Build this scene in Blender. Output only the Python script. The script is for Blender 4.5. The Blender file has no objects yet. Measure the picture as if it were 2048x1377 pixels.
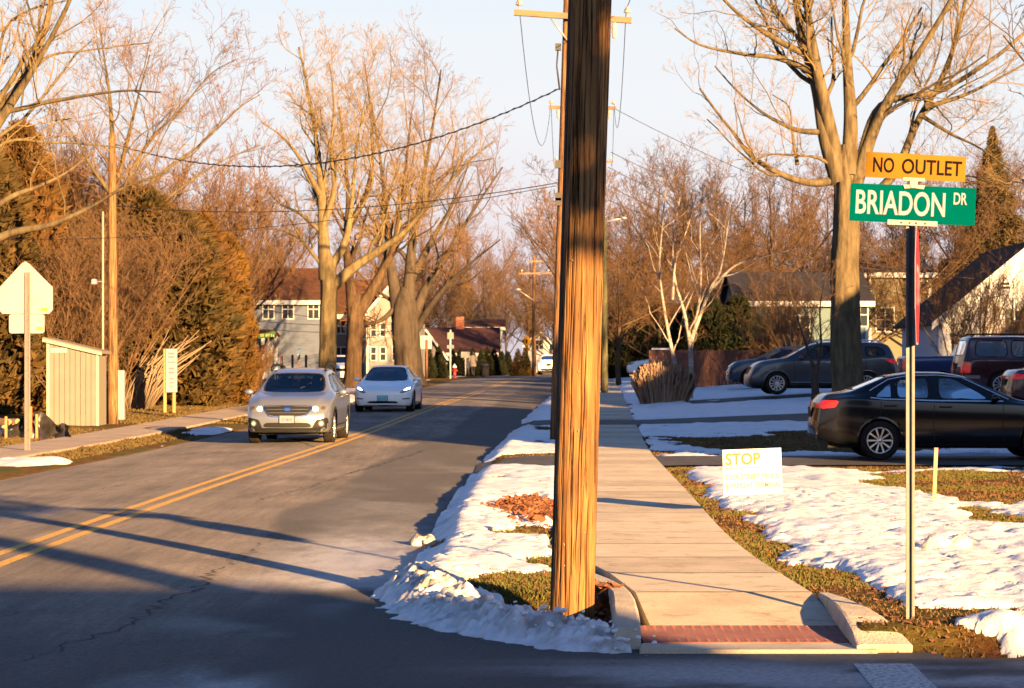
import bpy, bmesh, math, random
import numpy as np
from mathutils import Vector, Matrix
from mathutils.bvhtree import BVHTree
random.seed(7); np.random.seed(7)
scene = bpy.context.scene
C = scene.collection

# ------------------------------------------------------------------ camera
F = 5000.0; HZ = 720.0; CH = 1.7           # focal length and horizon in photo pixels, eye height
cd = bpy.data.cameras.new('camera'); cam = bpy.data.objects.new('camera', cd); C.objects.link(cam)
cd.sensor_width = 36.0; cd.lens = F / 2048.0 * 36.0
cd.shift_y = (HZ - 688.5) / 2048.0
cd.clip_start = 0.5; cd.clip_end = 3000
cam.location = (0, 0, CH); cam.rotation_euler = (math.radians(90), 0, 0)
cd.dof.use_dof = True; cd.dof.focus_distance = 16.0; cd.dof.aperture_fstop = 13.0
scene.camera = cam

# ------------------------------------------------------------------ light
SUN_EL = math.radians(11.0); SUN_AZ = math.radians(28.3)     # low sun behind the camera's right shoulder
sd = Vector((-math.sin(SUN_AZ)*math.cos(SUN_EL), math.cos(SUN_AZ)*math.cos(SUN_EL), -math.sin(SUN_EL)))
world = bpy.data.worlds.new('World'); scene.world = world; world.use_nodes = True
wn = world.node_tree.nodes; wl = world.node_tree.links; wn.clear()
sky = wn.new('ShaderNodeTexSky'); sky.sky_type = 'NISHITA'; sky.sun_disc = False
sky.sun_elevation = SUN_EL; sky.sun_rotation = math.radians(180) - SUN_AZ
sky.altitude = 20; sky.air_density = 1.0; sky.dust_density = 2.0; sky.ozone_density = 5.0
bg = wn.new('ShaderNodeBackground'); bg.inputs[1].default_value = 0.05
wo = wn.new('ShaderNodeOutputWorld')
# the low band of the sky all round the horizon is pale, milky and a little pink (evening haze)
wtc = wn.new('ShaderNodeTexCoord'); wsp = wn.new('ShaderNodeSeparateXYZ'); wl.new(wtc.outputs['Generated'], wsp.inputs[0])
wcr = wn.new('ShaderNodeValToRGB'); we = wcr.color_ramp.elements
we[0].position = 0.0; we[0].color = (.76,.66,.74,1); we[1].position = 1.0; we[1].color = (.90,.945,.975,1)
for p_, c_ in ((.18,(.84,.74,.80)),(.36,(.92,.86,.89)),(.6,(.94,.945,.96))): q_ = we.new(p_); q_.color = (*c_, 1)
wmr = wn.new('ShaderNodeMapRange'); wmr.inputs[1].default_value = 0.0; wmr.inputs[2].default_value = 0.16; wl.new(wsp.outputs[2], wmr.inputs[0]); wl.new(wmr.outputs[0], wcr.inputs[0])
wgn = wn.new('ShaderNodeMix'); wgn.data_type = 'RGBA'; wgn.blend_type = 'MULTIPLY'; wgn.inputs[0].default_value = 1; wl.new(wcr.outputs[0], wgn.inputs[6]); wgn.inputs[7].default_value = (2.95,2.95,2.95,1)
wfc = wn.new('ShaderNodeMapRange'); wfc.inputs[1].default_value = 0.13; wfc.inputs[2].default_value = 0.34; wfc.inputs[3].default_value = 0.95; wfc.inputs[4].default_value = 0.0; wl.new(wsp.outputs[2], wfc.inputs[0])
wmx = wn.new('ShaderNodeMix'); wmx.data_type = 'RGBA'; wl.new(wfc.outputs[0], wmx.inputs[0]); wdk = wn.new('ShaderNodeMix'); wdk.data_type = 'RGBA'; wdk.blend_type = 'MULTIPLY'; wdk.inputs[0].default_value = 1; wl.new(sky.outputs[0], wdk.inputs[6]); wdk.inputs[7].default_value = (.66,.69,.76,1)   # deep evening blue overhead
wl.new(wdk.outputs[2], wmx.inputs[6]); wl.new(wgn.outputs[2], wmx.inputs[7])
wl.new(wmx.outputs[2], bg.inputs[0]); wl.new(bg.outputs[0], wo.inputs[0])
ld = bpy.data.lights.new('sun', 'SUN'); ld.energy = 5.0; ld.angle = math.radians(0.55); ld.color = (1.0, 0.58, 0.22)
lo = bpy.data.objects.new('sun', ld); C.objects.link(lo); lo.rotation_euler = sd.to_track_quat('-Z', 'Y').to_euler()
lo.location = (20, -40, 30)
scene.view_settings.view_transform = 'Standard'; scene.view_settings.look = 'None'
scene.view_settings.exposure = 2.75; scene.view_settings.gamma = 1.0
scene.render.engine = 'CYCLES'
scene.cycles.max_bounces = 5; scene.cycles.diffuse_bounces = 2; scene.cycles.glossy_bounces = 3
scene.cycles.transparent_max_bounces = 12; scene.cycles.transmission_bounces = 4
scene.cycles.caustics_reflective = False; scene.cycles.caustics_refractive = False
scene.cycles.use_denoising = True
scene.cycles.sample_clamp_indirect = 6.0

# ------------------------------------------------------------------ helpers
def tag(o, label=None, cat=None, group=None, kind=None):
    if label: o['label'] = label
    if cat: o['category'] = cat
    if group: o['group'] = group
    if kind: o['kind'] = kind
    return o

def empty(name, loc=(0, 0, 0), rz=0.0, parent=None):
    o = bpy.data.objects.new(name, None); C.objects.link(o)
    o.location = loc; o.rotation_euler = (0, 0, rz); o.empty_display_size = 0.2
    if parent: o.parent = parent
    return o

def link(me, name, mats, parent=None):
    o = bpy.data.objects.new(name, me); C.objects.link(o)
    if mats is not None:
        for m in (mats if isinstance(mats, (list, tuple)) else [mats]): me.materials.append(m)
    if parent: o.parent = parent
    return o

def np_mesh(name, V, Fs, mats=None, parent=None, smooth=False, midx=None):
    """fast mesh from arrays; Fs is (n,3) or (n,4)"""
    V = np.asarray(V, dtype=np.float32); Fs = np.asarray(Fs, dtype=np.int32)
    me = bpy.data.meshes.new(name); k = Fs.shape[1]; n = len(Fs)
    me.vertices.add(len(V)); me.vertices.foreach_set('co', V.ravel())
    me.loops.add(n*k); me.loops.foreach_set('vertex_index', Fs.ravel())
    me.polygons.add(n); me.polygons.foreach_set('loop_start', np.arange(0, n*k, k, dtype=np.int32))
    me.polygons.foreach_set('loop_total', np.full(n, k, dtype=np.int32))
    if smooth: me.polygons.foreach_set('use_smooth', np.ones(n, dtype=bool))
    if midx is not None: me.polygons.foreach_set('material_index', np.asarray(midx, dtype=np.int32))
    me.update(calc_edges=True); me.validate()
    return link(me, name, mats, parent)

def attr(o, name, vals):
    a = o.data.attributes.new(name, 'FLOAT', 'POINT'); a.data.foreach_set('value', np.asarray(vals, dtype=np.float32))

def rot_to(d):
    return Vector(d).to_track_quat('Z', 'Y').to_matrix().to_4x4()

class MB:
    """collects simple solids, then links them as one mesh object"""
    def __init__(s): s.v = []; s.f = []; s.m = []; s.sm = []; s.cm = 0; s.xf = None
    def add(s, vs, fs, smooth=False):
        b = len(s.v)
        if s.xf is not None: vs = [tuple(s.xf @ Vector(p)) for p in vs]
        s.v += [tuple(p) for p in vs]
        for f in fs: s.f.append(tuple(b+i for i in f)); s.m.append(s.cm); s.sm.append(smooth)
        return s
    def box(s, x0, x1, y0, y1, z0, z1, bev=0.0):
        if bev <= 0:
            vs = [(x0,y0,z0),(x1,y0,z0),(x1,y1,z0),(x0,y1,z0),(x0,y0,z1),(x1,y0,z1),(x1,y1,z1),(x0,y1,z1)]
            return s.add(vs, [(0,3,2,1),(4,5,6,7),(0,1,5,4),(1,2,6,5),(2,3,7,6),(3,0,4,7)])
        b = bev
        vs = [(x0,y0,z0),(x1,y0,z0),(x1,y1,z0),(x0,y1,z0),(x0,y0,z1-b),(x1,y0,z1-b),(x1,y1,z1-b),(x0,y1,z1-b),
              (x0+b,y0+b,z1),(x1-b,y0+b,z1),(x1-b,y1-b,z1),(x0+b,y1-b,z1)]
        return s.add(vs, [(0,3,2,1),(8,9,10,11),(0,1,5,4),(1,2,6,5),(2,3,7,6),(3,0,4,7),(4,5,9,8),(5,6,10,9),(6,7,11,10),(7,4,8,11)])
    def tube(s, pts, radii, n=8, cap=True, smooth=True):
        P = [Vector(p) for p in pts]
        if not isinstance(radii, (list, tuple, np.ndarray)): radii = [radii]*len(P)
        vs = []; fs = []
        up = None
        for i, p in enumerate(P):
            t = (P[min(i+1, len(P)-1)] - P[max(i-1, 0)])
            t = t.normalized() if t.length > 1e-9 else Vector((0,0,1))
            if up is None: up = Vector((0,0,1)) if abs(t.z) < 0.9 else Vector((1,0,0))
            a = t.cross(up); a = a.normalized() if a.length > 1e-6 else t.orthogonal().normalized()
            b = t.cross(a).normalized(); up = -b if False else up
            for k in range(n):
                q = 2*math.pi*k/n
                vs.append(p + (a*math.cos(q) + b*math.sin(q))*radii[i])
        for i in range(len(P)-1):
            for k in range(n):
                fs.append((i*n+k, i*n+(k+1)%n, (i+1)*n+(k+1)%n, (i+1)*n+k))
        s.add(vs, fs, smooth)
        if cap:
            s.add([], []); b = len(s.v) - len(vs)
            s.f.append(tuple(b+k for k in range(n-1, -1, -1))); s.m.append(s.cm); s.sm.append(False)
            s.f.append(tuple(b+(len(P)-1)*n+k for k in range(n))); s.m.append(s.cm); s.sm.append(False)
        return s
    def lathe(s, prof, n=24, axis='z', c=(0,0,0), smooth=True, close=True):
        """prof: list of (r, h)"""
        vs = []; fs = []
        for r, h in prof:
            for k in range(n):
                q = 2*math.pi*k/n; a = r*math.cos(q); b = r*math.sin(q)
                p = (a, b, h) if axis == 'z' else ((h, a, b) if axis == 'x' else (a, h, b))
                vs.append((p[0]+c[0], p[1]+c[1], p[2]+c[2]))
        m = len(prof)
        for i in range(m-1):
            for k in range(n): fs.append((i*n+k, i*n+(k+1)%n, (i+1)*n+(k+1)%n, (i+1)*n+k))
        s.add(vs, fs, smooth)
        return s
    def prism(s, poly, axis, a, b):
        """poly in the plane across axis, extruded a..b.  axis x: poly=(y,z); y: (x,z); z: (x,y)"""
        n = len(poly)
        def P(p, h): return (h, p[0], p[1]) if axis == 'x' else ((p[0], h, p[1]) if axis == 'y' else (p[0], p[1], h))
        vs = [P(p, a) for p in poly] + [P(p, b) for p in poly]
        fs = [tuple(range(n-1, -1, -1)), tuple(range(n, 2*n))] + [(i, (i+1) % n, n+(i+1) % n, n+i) for i in range(n)]
        return s.add(vs, fs)
    def build(s, name, mats, parent=None, loc=None, fixn=True):
        me = bpy.data.meshes.new(name); me.from_pydata(s.v, [], s.f)
        for p, mi, sm in zip(me.polygons, s.m, s.sm): p.material_index = mi; p.use_smooth = sm
        if fixn:
            bm = bmesh.new(); bm.from_mesh(me); bmesh.ops.recalc_face_normals(bm, faces=bm.faces); bm.to_mesh(me); bm.free()
        me.update()
        o = link(me, name, mats, parent)
        if loc: o.location = loc
        return o

def smooth_line(P, k):
    """Catmull-Rom through control points"""
    P = np.asarray(P, float); n = len(P)
    if n < 3:
        t = np.linspace(0, 1, k); return P[0]*(1-t)[:,None] + P[-1]*t[:,None]
    Q = np.vstack([2*P[0]-P[1], P, 2*P[-1]-P[-2]]); out = []
    per = max(2, k//(n-1))
    for i in range(n-1):
        p0, p1, p2, p3 = Q[i:i+4]
        for j in range(per):
            t = j/per; out.append(.5*((2*p1)+(-p0+p2)*t+(2*p0-5*p1+4*p2-p3)*t*t+(-p0+3*p1-3*p2+p3)*t**3))
    out.append(P[-1]); return np.array(out)
def hsh(x, y, s):
    h = (x.astype(np.int64)*374761393 + y.astype(np.int64)*668265263 + s*144269504) & 0xffffffff
    h = ((h ^ (h >> 13)) * 1274126177) & 0xffffffff
    return ((h ^ (h >> 16)) & 0xffff) / 65535.0
def vn(x, y, s=0):
    x = np.asarray(x, float); y = np.asarray(y, float)
    xi = np.floor(x); yi = np.floor(y); fx = x-xi; fy = y-yi
    fx = fx*fx*(3-2*fx); fy = fy*fy*(3-2*fy)
    a = hsh(xi, yi, s); b = hsh(xi+1, yi, s); c = hsh(xi, yi+1, s); d = hsh(xi+1, yi+1, s)
    return (a*(1-fx)+b*fx)*(1-fy) + (c*(1-fx)+d*fx)*fy
def fbm(x, y, s=0, o=4, g=0.5):
    t = 0; a = 1; n = 0
    for k in range(o):
        t = t + a*vn(x*2**k+17.3*k, y*2**k-9.1*k, s+k*31); n += a; a *= g
    return t/n
def sstep(a, b, x): t = np.clip((np.asarray(x, float)-a)/(b-a), 0, 1); return t*t*(3-2*t)

# ------------------------------------------------------------------ materials
MATS = {}
def nodes_of(name):
    m = bpy.data.materials.new(name); m.use_nodes = True
    nt = m.node_tree; b = nt.nodes['Principled BSDF']
    return m, nt, b
def mat(name, c, rough=0.7, c2=None, scale=8.0, bump=0.0, bscale=None, metal=0.0, spec=0.5, stretch=(1,1,1), coord='Object', detail=6.0,
        emit=None, estr=0.0, coat=0.0, lo=0.35, hi=0.65):
    if name in MATS: return MATS[name]
    m, nt, b = nodes_of(name); N = nt.nodes; L = nt.links
    b.inputs['Roughness'].default_value = rough; b.inputs['Metallic'].default_value = metal
    b.inputs['Specular IOR Level'].default_value = spec
    if coat: b.inputs['Coat Weight'].default_value = coat; b.inputs['Coat Roughness'].default_value = 0.04
    b.inputs['Base Color'].default_value = (*c, 1)
    if emit: b.inputs['Emission Color'].default_value = (*emit, 1); b.inputs['Emission Strength'].default_value = estr
    if c2 is not None or bump:
        if coord == 'World':
            src = N.new('ShaderNodeNewGeometry').outputs['Position']
        else:
            src = N.new('ShaderNodeTexCoord').outputs[coord]
        mp = N.new('ShaderNodeMapping'); mp.inputs['Scale'].default_value = stretch; L.new(src, mp.inputs[0])
        if c2 is not None:
            nz = N.new('ShaderNodeTexNoise'); nz.inputs['Scale'].default_value = scale; nz.inputs['Detail'].default_value = detail
            nz.inputs['Roughness'].default_value = 0.6
            L.new(mp.outputs[0], nz.inputs['Vector'])
            cr = N.new('ShaderNodeValToRGB'); cr.color_ramp.elements[0].position = lo; cr.color_ramp.elements[1].position = hi
            cr.color_ramp.elements[0].color = (*c, 1); cr.color_ramp.elements[1].color = (*c2, 1)
            L.new(nz.outputs['Fac'], cr.inputs[0]); L.new(cr.outputs[0], b.inputs['Base Color'])
        if bump:
            n2 = N.new('ShaderNodeTexNoise'); n2.inputs['Scale'].default_value = bscale or scale*4; n2.inputs['Detail'].default_value = 5
            L.new(mp.outputs[0], n2.inputs['Vector'])
            bp = N.new('ShaderNodeBump'); bp.inputs['Strength'].default_value = bump; bp.inputs['Distance'].default_value = 0.02
            L.new(n2.outputs['Fac'], bp.inputs['Height']); L.new(bp.outputs[0], b.inputs['Normal'])
    MATS[name] = m
    return m

# ------------------------------------------------------------------ the lie of the land
def _curve(pts, sig=6.0):
    ys = np.arange(-400, 1500, 1.0)
    p = np.array(pts, float); v = np.interp(ys, p[:,0], p[:,1])
    k = np.arange(-25, 26); w = np.exp(-0.5*(k/sig)**2); w /= w.sum()
    vs = np.convolve(np.pad(v, 25, mode='edge'), w, 'valid')
    return lambda Y: np.interp(Y, ys, vs)
xc = _curve([(-400,-4.3),(0,-4.3),(20.7,-4.28),(38,-4.15),(56,-3.63),(80,-2.7),(112,-1.43),(149,-.1),(185,1.9),(230,5),(300,12),(400,25),(1500,200)])
zr = _curve([(-400,0),(16,0),(25,-.03),(38,-.1),(52,-.14),(66,-.06),(77,.05),(112,.22),(149,.44),(185,.52),(230,.45),(300,.2),(1500,.2)])
xsr = _curve([(-400,2.05),(16.5,2.05),(19,1.9),(23,1.93),(27.6,2.07),(34,2.23),(45.4,2.5),(58,2.95),(71.8,3.42),(111,4.82),(148,5.97),(300,19),(1500,210)], 1.5)
def xsl(Y): return xsr(Y) - 1.5 + 0.32*sstep(21.5, 17.0, Y)
HALF = 3.45
def dedge(Y): return xsr(Y)
def T(X, Y):
    """ground height (grass level) at X, Y"""
    X = np.asarray(X, float); Y = np.asarray(Y, float)
    u = X - xc(Y); z = zr(Y)
    right = z + 0.13*sstep(3.5, 3.8, u) + 0.42*np.clip((X-xsr(Y)-0.4)/7, 0, 1.25)*sstep(45, 80, Y)
    left = z + 0.04*sstep(3.5, 4.2, -u) + 0.06*sstep(6.4, 9, -u) + 0.5*sstep(10, 40, -u)
    t = np.where(u > 0, right, left)
    t = np.where(np.abs(u) < HALF+0.02, z-0.06, t)
    walk = (X > xsl(Y)-.02) & (X < xsr(Y)+.02) & (Y > 14.3) & (Y < 152) & (u > 0)
    t = np.where(walk, z + .05 - .14*sstep(17.2, 15.2, Y), t)
    # the side street at the bottom, with its corner
    near = (u > 0) & (Y < 19.5) & (Y > 5) & ~walk
    t = np.where(near, np.minimum(t, z - .02 + .15*sstep(.0, .35, lawn_sd(X, Y))), t)
    st = (u > 0) & side_street(X, Y)
    t = np.where(st, -0.06, t)
    return t
def side_street(X, Y):
    # true where the asphalt of the side street lies (corner rounded)
    cx, cy, r = 0.95, 18.35, 1.82
    arc = (X < cx) & (Y < cy) & ((X-cx)**2 + (Y-cy)**2 > r*r)
    edge = np.where(X > 2.2, 14.52 - 0.55*sstep(2.2, 5, X), 14.52)
    return (Y > 5) & ((Y < edge) | (arc & (Y < 18.4)))
def lawn_sd(X, Y):
    cx, cy, r = 0.95, 18.35, 1.82
    edge = np.where(X > 2.2, 14.52 - 0.55*sstep(2.2, 5, X), 14.52)
    a = r - np.hypot(X-cx, Y-cy)
    return np.where((X < cx) & (Y < cy), a, np.where(X >= cx, Y-edge, X-xc(Y)-3.47))
def gp(px, py, lift=0.0):
    """ground point seen at a photo pixel"""
    Y = 30.0
    for _ in range(60):
        X = (px-1024)*Y/F
        z = float(T(X, Y)) + lift
        if (abs(X - xc(Y)) < HALF+0.02): z = float(zr(Y))
        Yn = F*(CH - z)/(py-HZ); Y = 0.5*Y + 0.5*Yn
    return np.array([(px-1024)*Y/F, Y])
def at(px, py, Y): return Vector(((px-1024)*Y/F, Y, CH + (HZ-py)*Y/F))
def gz(X, Y): return float(T(X, Y))
# ------------------------------------------------------------------ ground sheet
def ground_material():
    m, nt, b = nodes_of('lawn_soil'); N = nt.nodes; L = nt.links
    pos = N.new('ShaderNodeNewGeometry').outputs['Position']
    n1 = N.new('ShaderNodeTexNoise'); n1.inputs['Scale'].default_value = 0.9; n1.inputs['Detail'].default_value = 8; L.new(pos, n1.inputs['Vector'])
    n2 = N.new('ShaderNodeTexNoise'); n2.inputs['Scale'].default_value = 14; n2.inputs['Detail'].default_value = 8; n2.inputs['Roughness'].default_value = 0.7; L.new(pos, n2.inputs['Vector'])
    r1 = N.new('ShaderNodeValToRGB'); e = r1.color_ramp.elements
    e[0].position = 0.36; e[0].color = (.085,.040,.016,1); e[1].position = 0.62; e[1].color = (.060,.062,.014,1)
    x = e.new(0.5); x.color = (.105,.075,.022,1)
    L.new(n1.outputs['Fac'], r1.inputs[0])
    r2 = N.new('ShaderNodeValToRGB'); r2.color_ramp.elements[0].position = .3; r2.color_ramp.elements[1].position = .75
    r2.color_ramp.elements[0].color = (.45,.42,.38,1); r2.color_ramp.elements[1].color = (1.5,1.35,1.1,1); L.new(n2.outputs['Fac'], r2.inputs[0])
    mx = N.new('ShaderNodeMix'); mx.data_type = 'RGBA'; mx.blend_type = 'MULTIPLY'; mx.inputs[0].default_value = 1
    L.new(r1.outputs[0], mx.inputs[6]); L.new(r2.outputs[0], mx.inputs[7]); L.new(mx.outputs[2], b.inputs['Base Color'])
    b.inputs['Roughness'].default_value = .95; b.inputs['Specular IOR Level'].default_value = .1
    bp = N.new('ShaderNodeBump'); bp.inputs['Strength'].default_value = .9; bp.inputs['Distance'].default_value = .05
    L.new(n2.outputs['Fac'], bp.inputs['Height']); L.new(bp.outputs[0], b.inputs['Normal'])
    return m
M_ground = ground_material()
us = np.concatenate([-np.array([900,500,300,200,140,100,75,60,50,42,36,31,27,24,21,19,17,15.5,14,13,12,11.2,10.4,9.7,9,8.4,7.8,7.3,6.8,6.4,6,5.6,5.2,4.8,4.5,4.2,4,3.8,3.65,3.5,3.46]),
                     [-2.5,0,2.5], np.array([3.46,3.5,3.65]), np.arange(3.8,13,.15), np.arange(13,30,.7), [32,36,42,50,60,75,100,140,200,300,500,900]])
ysr = np.concatenate([[-200,-120,-80,-60,-45,-35,-28,-22,-16,-12,-9,-6,-3,0,3,4.95,5.05,7,9,11,12.5,13.3], np.arange(13.6,24,.12), np.arange(24,40,.3), np.arange(40,90,.7), np.arange(90,200,2.0), [205,215,230,250,280,320,380,460,600,800,1100]])
UU, YY = np.meshgrid(us, ysr); XX = UU + xc(YY); ZZ = T(XX, YY)
ZZ = ZZ + (fbm(XX*1.3, YY*1.3, 5)-.5)*.05*(np.abs(UU) > 3.7)*(~side_street(XX, YY))
nr, nc = XX.shape
idx = np.arange(nr*nc).reshape(nr, nc)
FQ = np.stack([idx[:-1,:-1], idx[:-1,1:], idx[1:,1:], idx[1:,:-1]], -1).reshape(-1, 4)
ground = np_mesh('ground', np.stack([XX, YY, ZZ], -1).reshape(-1, 3), FQ, M_ground, smooth=True)
tag(ground, kind='structure')

# ------------------------------------------------------------------ roads
def asphalt(name, base=(.115,.100,.088), pale=(.215,.185,.158), dark=(.045,.045,.047)):
    m, nt, b = nodes_of(name); N = nt.nodes; L = nt.links
    pos = N.new('ShaderNodeNewGeometry').outputs['Position']
    mp = N.new('ShaderNodeMapping'); mp.inputs['Scale'].default_value = (1.6, .16, 1); L.new(pos, mp.inputs[0])
    def nz(sc, det, src, ro=.55):
        n = N.new('ShaderNodeTexNoise'); n.inputs['Scale'].default_value = sc; n.inputs['Detail'].default_value = det; n.inputs['Roughness'].default_value = ro
        L.new(src, n.inputs['Vector']); return n.outputs['Fac']
    mp2 = N.new('ShaderNodeMapping'); mp2.inputs['Scale'].default_value = (11, .55, 1); L.new(pos, mp2.inputs[0]); fine = nz(1.0, 6, mp2.outputs[0], .7)
    streak = nz(1.0, 5, mp.outputs[0]); blotch = nz(.35, 6, pos, .65); grain = nz(70, 4, pos, .85); speck = nz(22, 4, pos, .75)
    r = N.new('ShaderNodeValToRGB'); r.color_ramp.elements[0].position = .34; r.color_ramp.elements[1].position = .68
    r.color_ramp.elements[0].color = (*base, 1); r.color_ramp.elements[1].color = (*pale, 1); L.new(streak, r.inputs[0])
    r2 = N.new('ShaderNodeValToRGB'); r2.color_ramp.elements[0].position = .35; r2.color_ramp.elements[1].position = .7
    r2.color_ramp.elements[0].color = (.62,.62,.64,1); r2.color_ramp.elements[1].color = (1.22,1.2,1.17,1); L.new(blotch, r2.inputs[0])
    def mul(a, bb, f=1.0, t='MULTIPLY'):
        x = N.new('ShaderNodeMix'); x.data_type = 'RGBA'; x.blend_type = t; x.inputs[0].default_value = f
        L.new(a, x.inputs[6]); L.new(bb, x.inputs[7]); return x
    r5 = N.new('ShaderNodeValToRGB'); r5.color_ramp.elements[0].position = .3; r5.color_ramp.elements[1].position = .7; r5.color_ramp.elements[0].color = (.68,.68,.7,1); r5.color_ramp.elements[1].color = (1.28,1.27,1.25,1); L.new(fine, r5.inputs[0])
    x1 = mul(mul(r.outputs[0], r2.outputs[0]).outputs[2], r5.outputs[0])
    r3 = N.new('ShaderNodeValToRGB'); r3.color_ramp.elements[0].position = .3; r3.color_ramp.elements[1].position = .72
    r3.color_ramp.elements[0].color = (.35,.35,.36,1); r3.color_ramp.elements[1].color = (1.7,1.7,1.65,1); L.new(grain, r3.inputs[0])
    pa = N.new('ShaderNodeAttribute'); pa.attribute_name = 'patch'
    x0 = N.new('ShaderNodeMix'); x0.data_type = 'RGBA'; L.new(pa.outputs['Fac'], x0.inputs[0]); L.new(x1.outputs[2], x0.inputs[6]); x0.inputs[7].default_value = (*dark, 1)
    r4 = N.new('ShaderNodeValToRGB'); r4.color_ramp.elements[0].position = .32; r4.color_ramp.elements[1].position = .70; r4.color_ramp.elements[0].color = (.68,.68,.70,1); r4.color_ramp.elements[1].color = (1.3,1.28,1.25,1); L.new(speck, r4.inputs[0])
    x3 = mul(mul(x0.outputs[2], r3.outputs[0]).outputs[2], r4.outputs[0])
    sa = N.new('ShaderNodeAttribute'); sa.attribute_name = 'salt'
    ms = N.new('ShaderNodeMath'); ms.operation = 'MULTIPLY'; ms.use_clamp = True; L.new(sa.outputs['Fac'], ms.inputs[0]); sk = N.new('ShaderNodeMath'); sk.operation = 'MULTIPLY'; L.new(speck, sk.inputs[0]); sk.inputs[1].default_value = 1.7; L.new(sk.outputs[0], ms.inputs[1])
    x4 = N.new('ShaderNodeMix'); x4.data_type = 'RGBA'; L.new(ms.outputs[0], x4.inputs[0]); L.new(x3.outputs[2], x4.inputs[6]); x4.inputs[7].default_value = (.36,.36,.37,1)
    L.new(x4.outputs[2], b.inputs['Base Color'])
    wa = N.new('ShaderNodeAttribute'); wa.attribute_name = 'wet'
    wm = N.new('ShaderNodeMapRange'); wm.inputs[3].default_value = .88; wm.inputs[4].default_value = .22; L.new(wa.outputs['Fac'], wm.inputs[0])
    L.new(wm.outputs[0], b.inputs['Roughness']); b.inputs['Specular IOR Level'].default_value = .45
    bp = N.new('ShaderNodeBump'); bp.inputs['Strength'].default_value = .55; bp.inputs['Distance'].default_value = .012
    L.new(grain, bp.inputs['Height']); L.new(bp.outputs[0], b.inputs['Normal'])
    return m
M_road = asphalt('old_asphalt')
M_road2 = asphalt('dark_asphalt', (.036,.036,.038), (.058,.057,.058))
ru = np.concatenate([np.linspace(-3.47, 1.0, 26), np.linspace(1.1, 3.47, 34)])
ry = np.concatenate([[-200,-100,-50,-20,0,5,9,12], np.arange(12.5,32,.12), np.arange(32,60,.4), np.arange(60,200,1.5), [205,215,230,250,280,320,380]])
RU, RY = np.meshgrid(ru, ry); RX = RU + xc(RY)
RZ = zr(RY) + .06*(1-(RU/3.47)**2)*sstep(6, 22, RY)
n0, n1 = RX.shape; ii = np.arange(n0*n1).reshape(n0, n1)
RF = np.stack([ii[:-1,:-1], ii[:-1,1:], ii[1:,1:], ii[1:,:-1]], -1).reshape(-1, 4)
road = np_mesh('road', np.stack([RX, RY, RZ], -1).reshape(-1, 3), RF, M_road, smooth=True); tag(road, kind='structure')
fr = fbm(RX*.9, RY*.25, 11)
# newer, darker strip of asphalt along the gutter, melt water and dried salt
pe = 1.75 + (fbm(RY*.12, RY*0, 3)-.5)*.9 + .5*sstep(30, 22, RY)
patch = sstep(-.10, .10, RU-pe)*sstep(20.5, 22, RY)*.85
patch = np.maximum(patch, sstep(0, 1.3, RU-1.6+(fbm(RX*1.2, RY*.8, 14)-.5)*1.6)*sstep(19.6, 17.6, RY+(fbm(RX*2, RY, 15)-.5)*1.5))
patch = np.maximum(patch, sstep(2.4, 3.2, RU)*sstep(19.0, 18.4, RY))
patch = np.maximum(patch, .75*sstep(17.5, 14.5, RY+(fbm(RX*.8, RY*.5, 16)-.5)*3))  # near end of the old asphalt darkened in colour to deepen its shade
saltv = np.exp(-((RU-2.9)/.75)**2)*np.clip((fbm(RX*.8, RY*.35, 21)-.42)*5, 0, 1)*sstep(60, 35, RY)
def lbump(px, py, rx, ry_, X=None, Y=None):
    c = gp(px, py); sx = rx*c[1]/F; sy = ry_*c[1]**2/(F*1.6)
    X = RX if X is None else X; Y = RY if Y is None else Y
    return np.exp(-(((X-c[0])/sx)**2 + ((Y-c[1])/sy)**2)**2)
saltv = np.maximum(saltv, .95*lbump(745, 1122, 120, 38)*np.clip((fbm(RX*3, RY*1.2, 4)-.25)*2.5, 0, 1))
saltv = np.maximum(saltv, .8*lbump(740, 1215, 110, 30)*np.clip((fbm(RX*3, RY*1.2, 9)-.3)*3, 0, 1))
saltv = saltv*(1-sstep(2.7, 3.3, RU)*sstep(18.8, 18.2, RY))
saltv = saltv*(.3+.7*sstep(28, 22, RY+(fbm(RX*1.5, RY*.6, 44)-.5)*6))*np.clip(.35+1.3*fbm(RX*9, RY*3, 66, 3), 0, 1.2)
wet = np.clip(.55*lbump(745, 1122, 130, 42), 0, 1)
attr(road, 'patch', patch.ravel()); attr(road, 'salt', saltv.ravel()); attr(road, 'wet', wet.ravel())

gx = np.concatenate([np.arange(-1.0, 3.2, .12), np.arange(3.2, 42, .7)]); gy = np.concatenate([[4.5], np.arange(5, 18.7, .15)])
SX, SY = np.meshgrid(gx, gy); SZ = np.full_like(SX, -.005) - .01*sstep(3, 20, SX)
keep = side_street(SX, SY) | ((SY < 18.5) & (SX < 0.0)) | ((SY < 14.7))
n0, n1 = SX.shape; ii = np.arange(n0*n1).reshape(n0, n1)
SF = np.stack([ii[:-1,:-1], ii[:-1,1:], ii[1:,1:], ii[1:,:-1]], -1).reshape(-1, 4)
kf = keep.ravel()[SF].all(1) & (SX.ravel()[SF] < 2.4).any(1) | (keep.ravel()[SF].all(1) & (SY.ravel()[SF] < 14.4).all(1))
side = np_mesh('side_street', np.stack([SX, SY, SZ], -1).reshape(-1, 3), SF[kf], M_road, smooth=True); tag(side, kind='structure')
attr(side, 'patch', np.ones(SX.size)); attr(side, 'wet', np.zeros(SX.size))
attr(side, 'salt', (np.clip((fbm(SX*.8, SY*3.0, 41, 5, .6)-.46)*5, 0, .9)*sstep(14.6, 13.6, SY)*sstep(-.8, 1.2, SX)).ravel())

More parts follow.
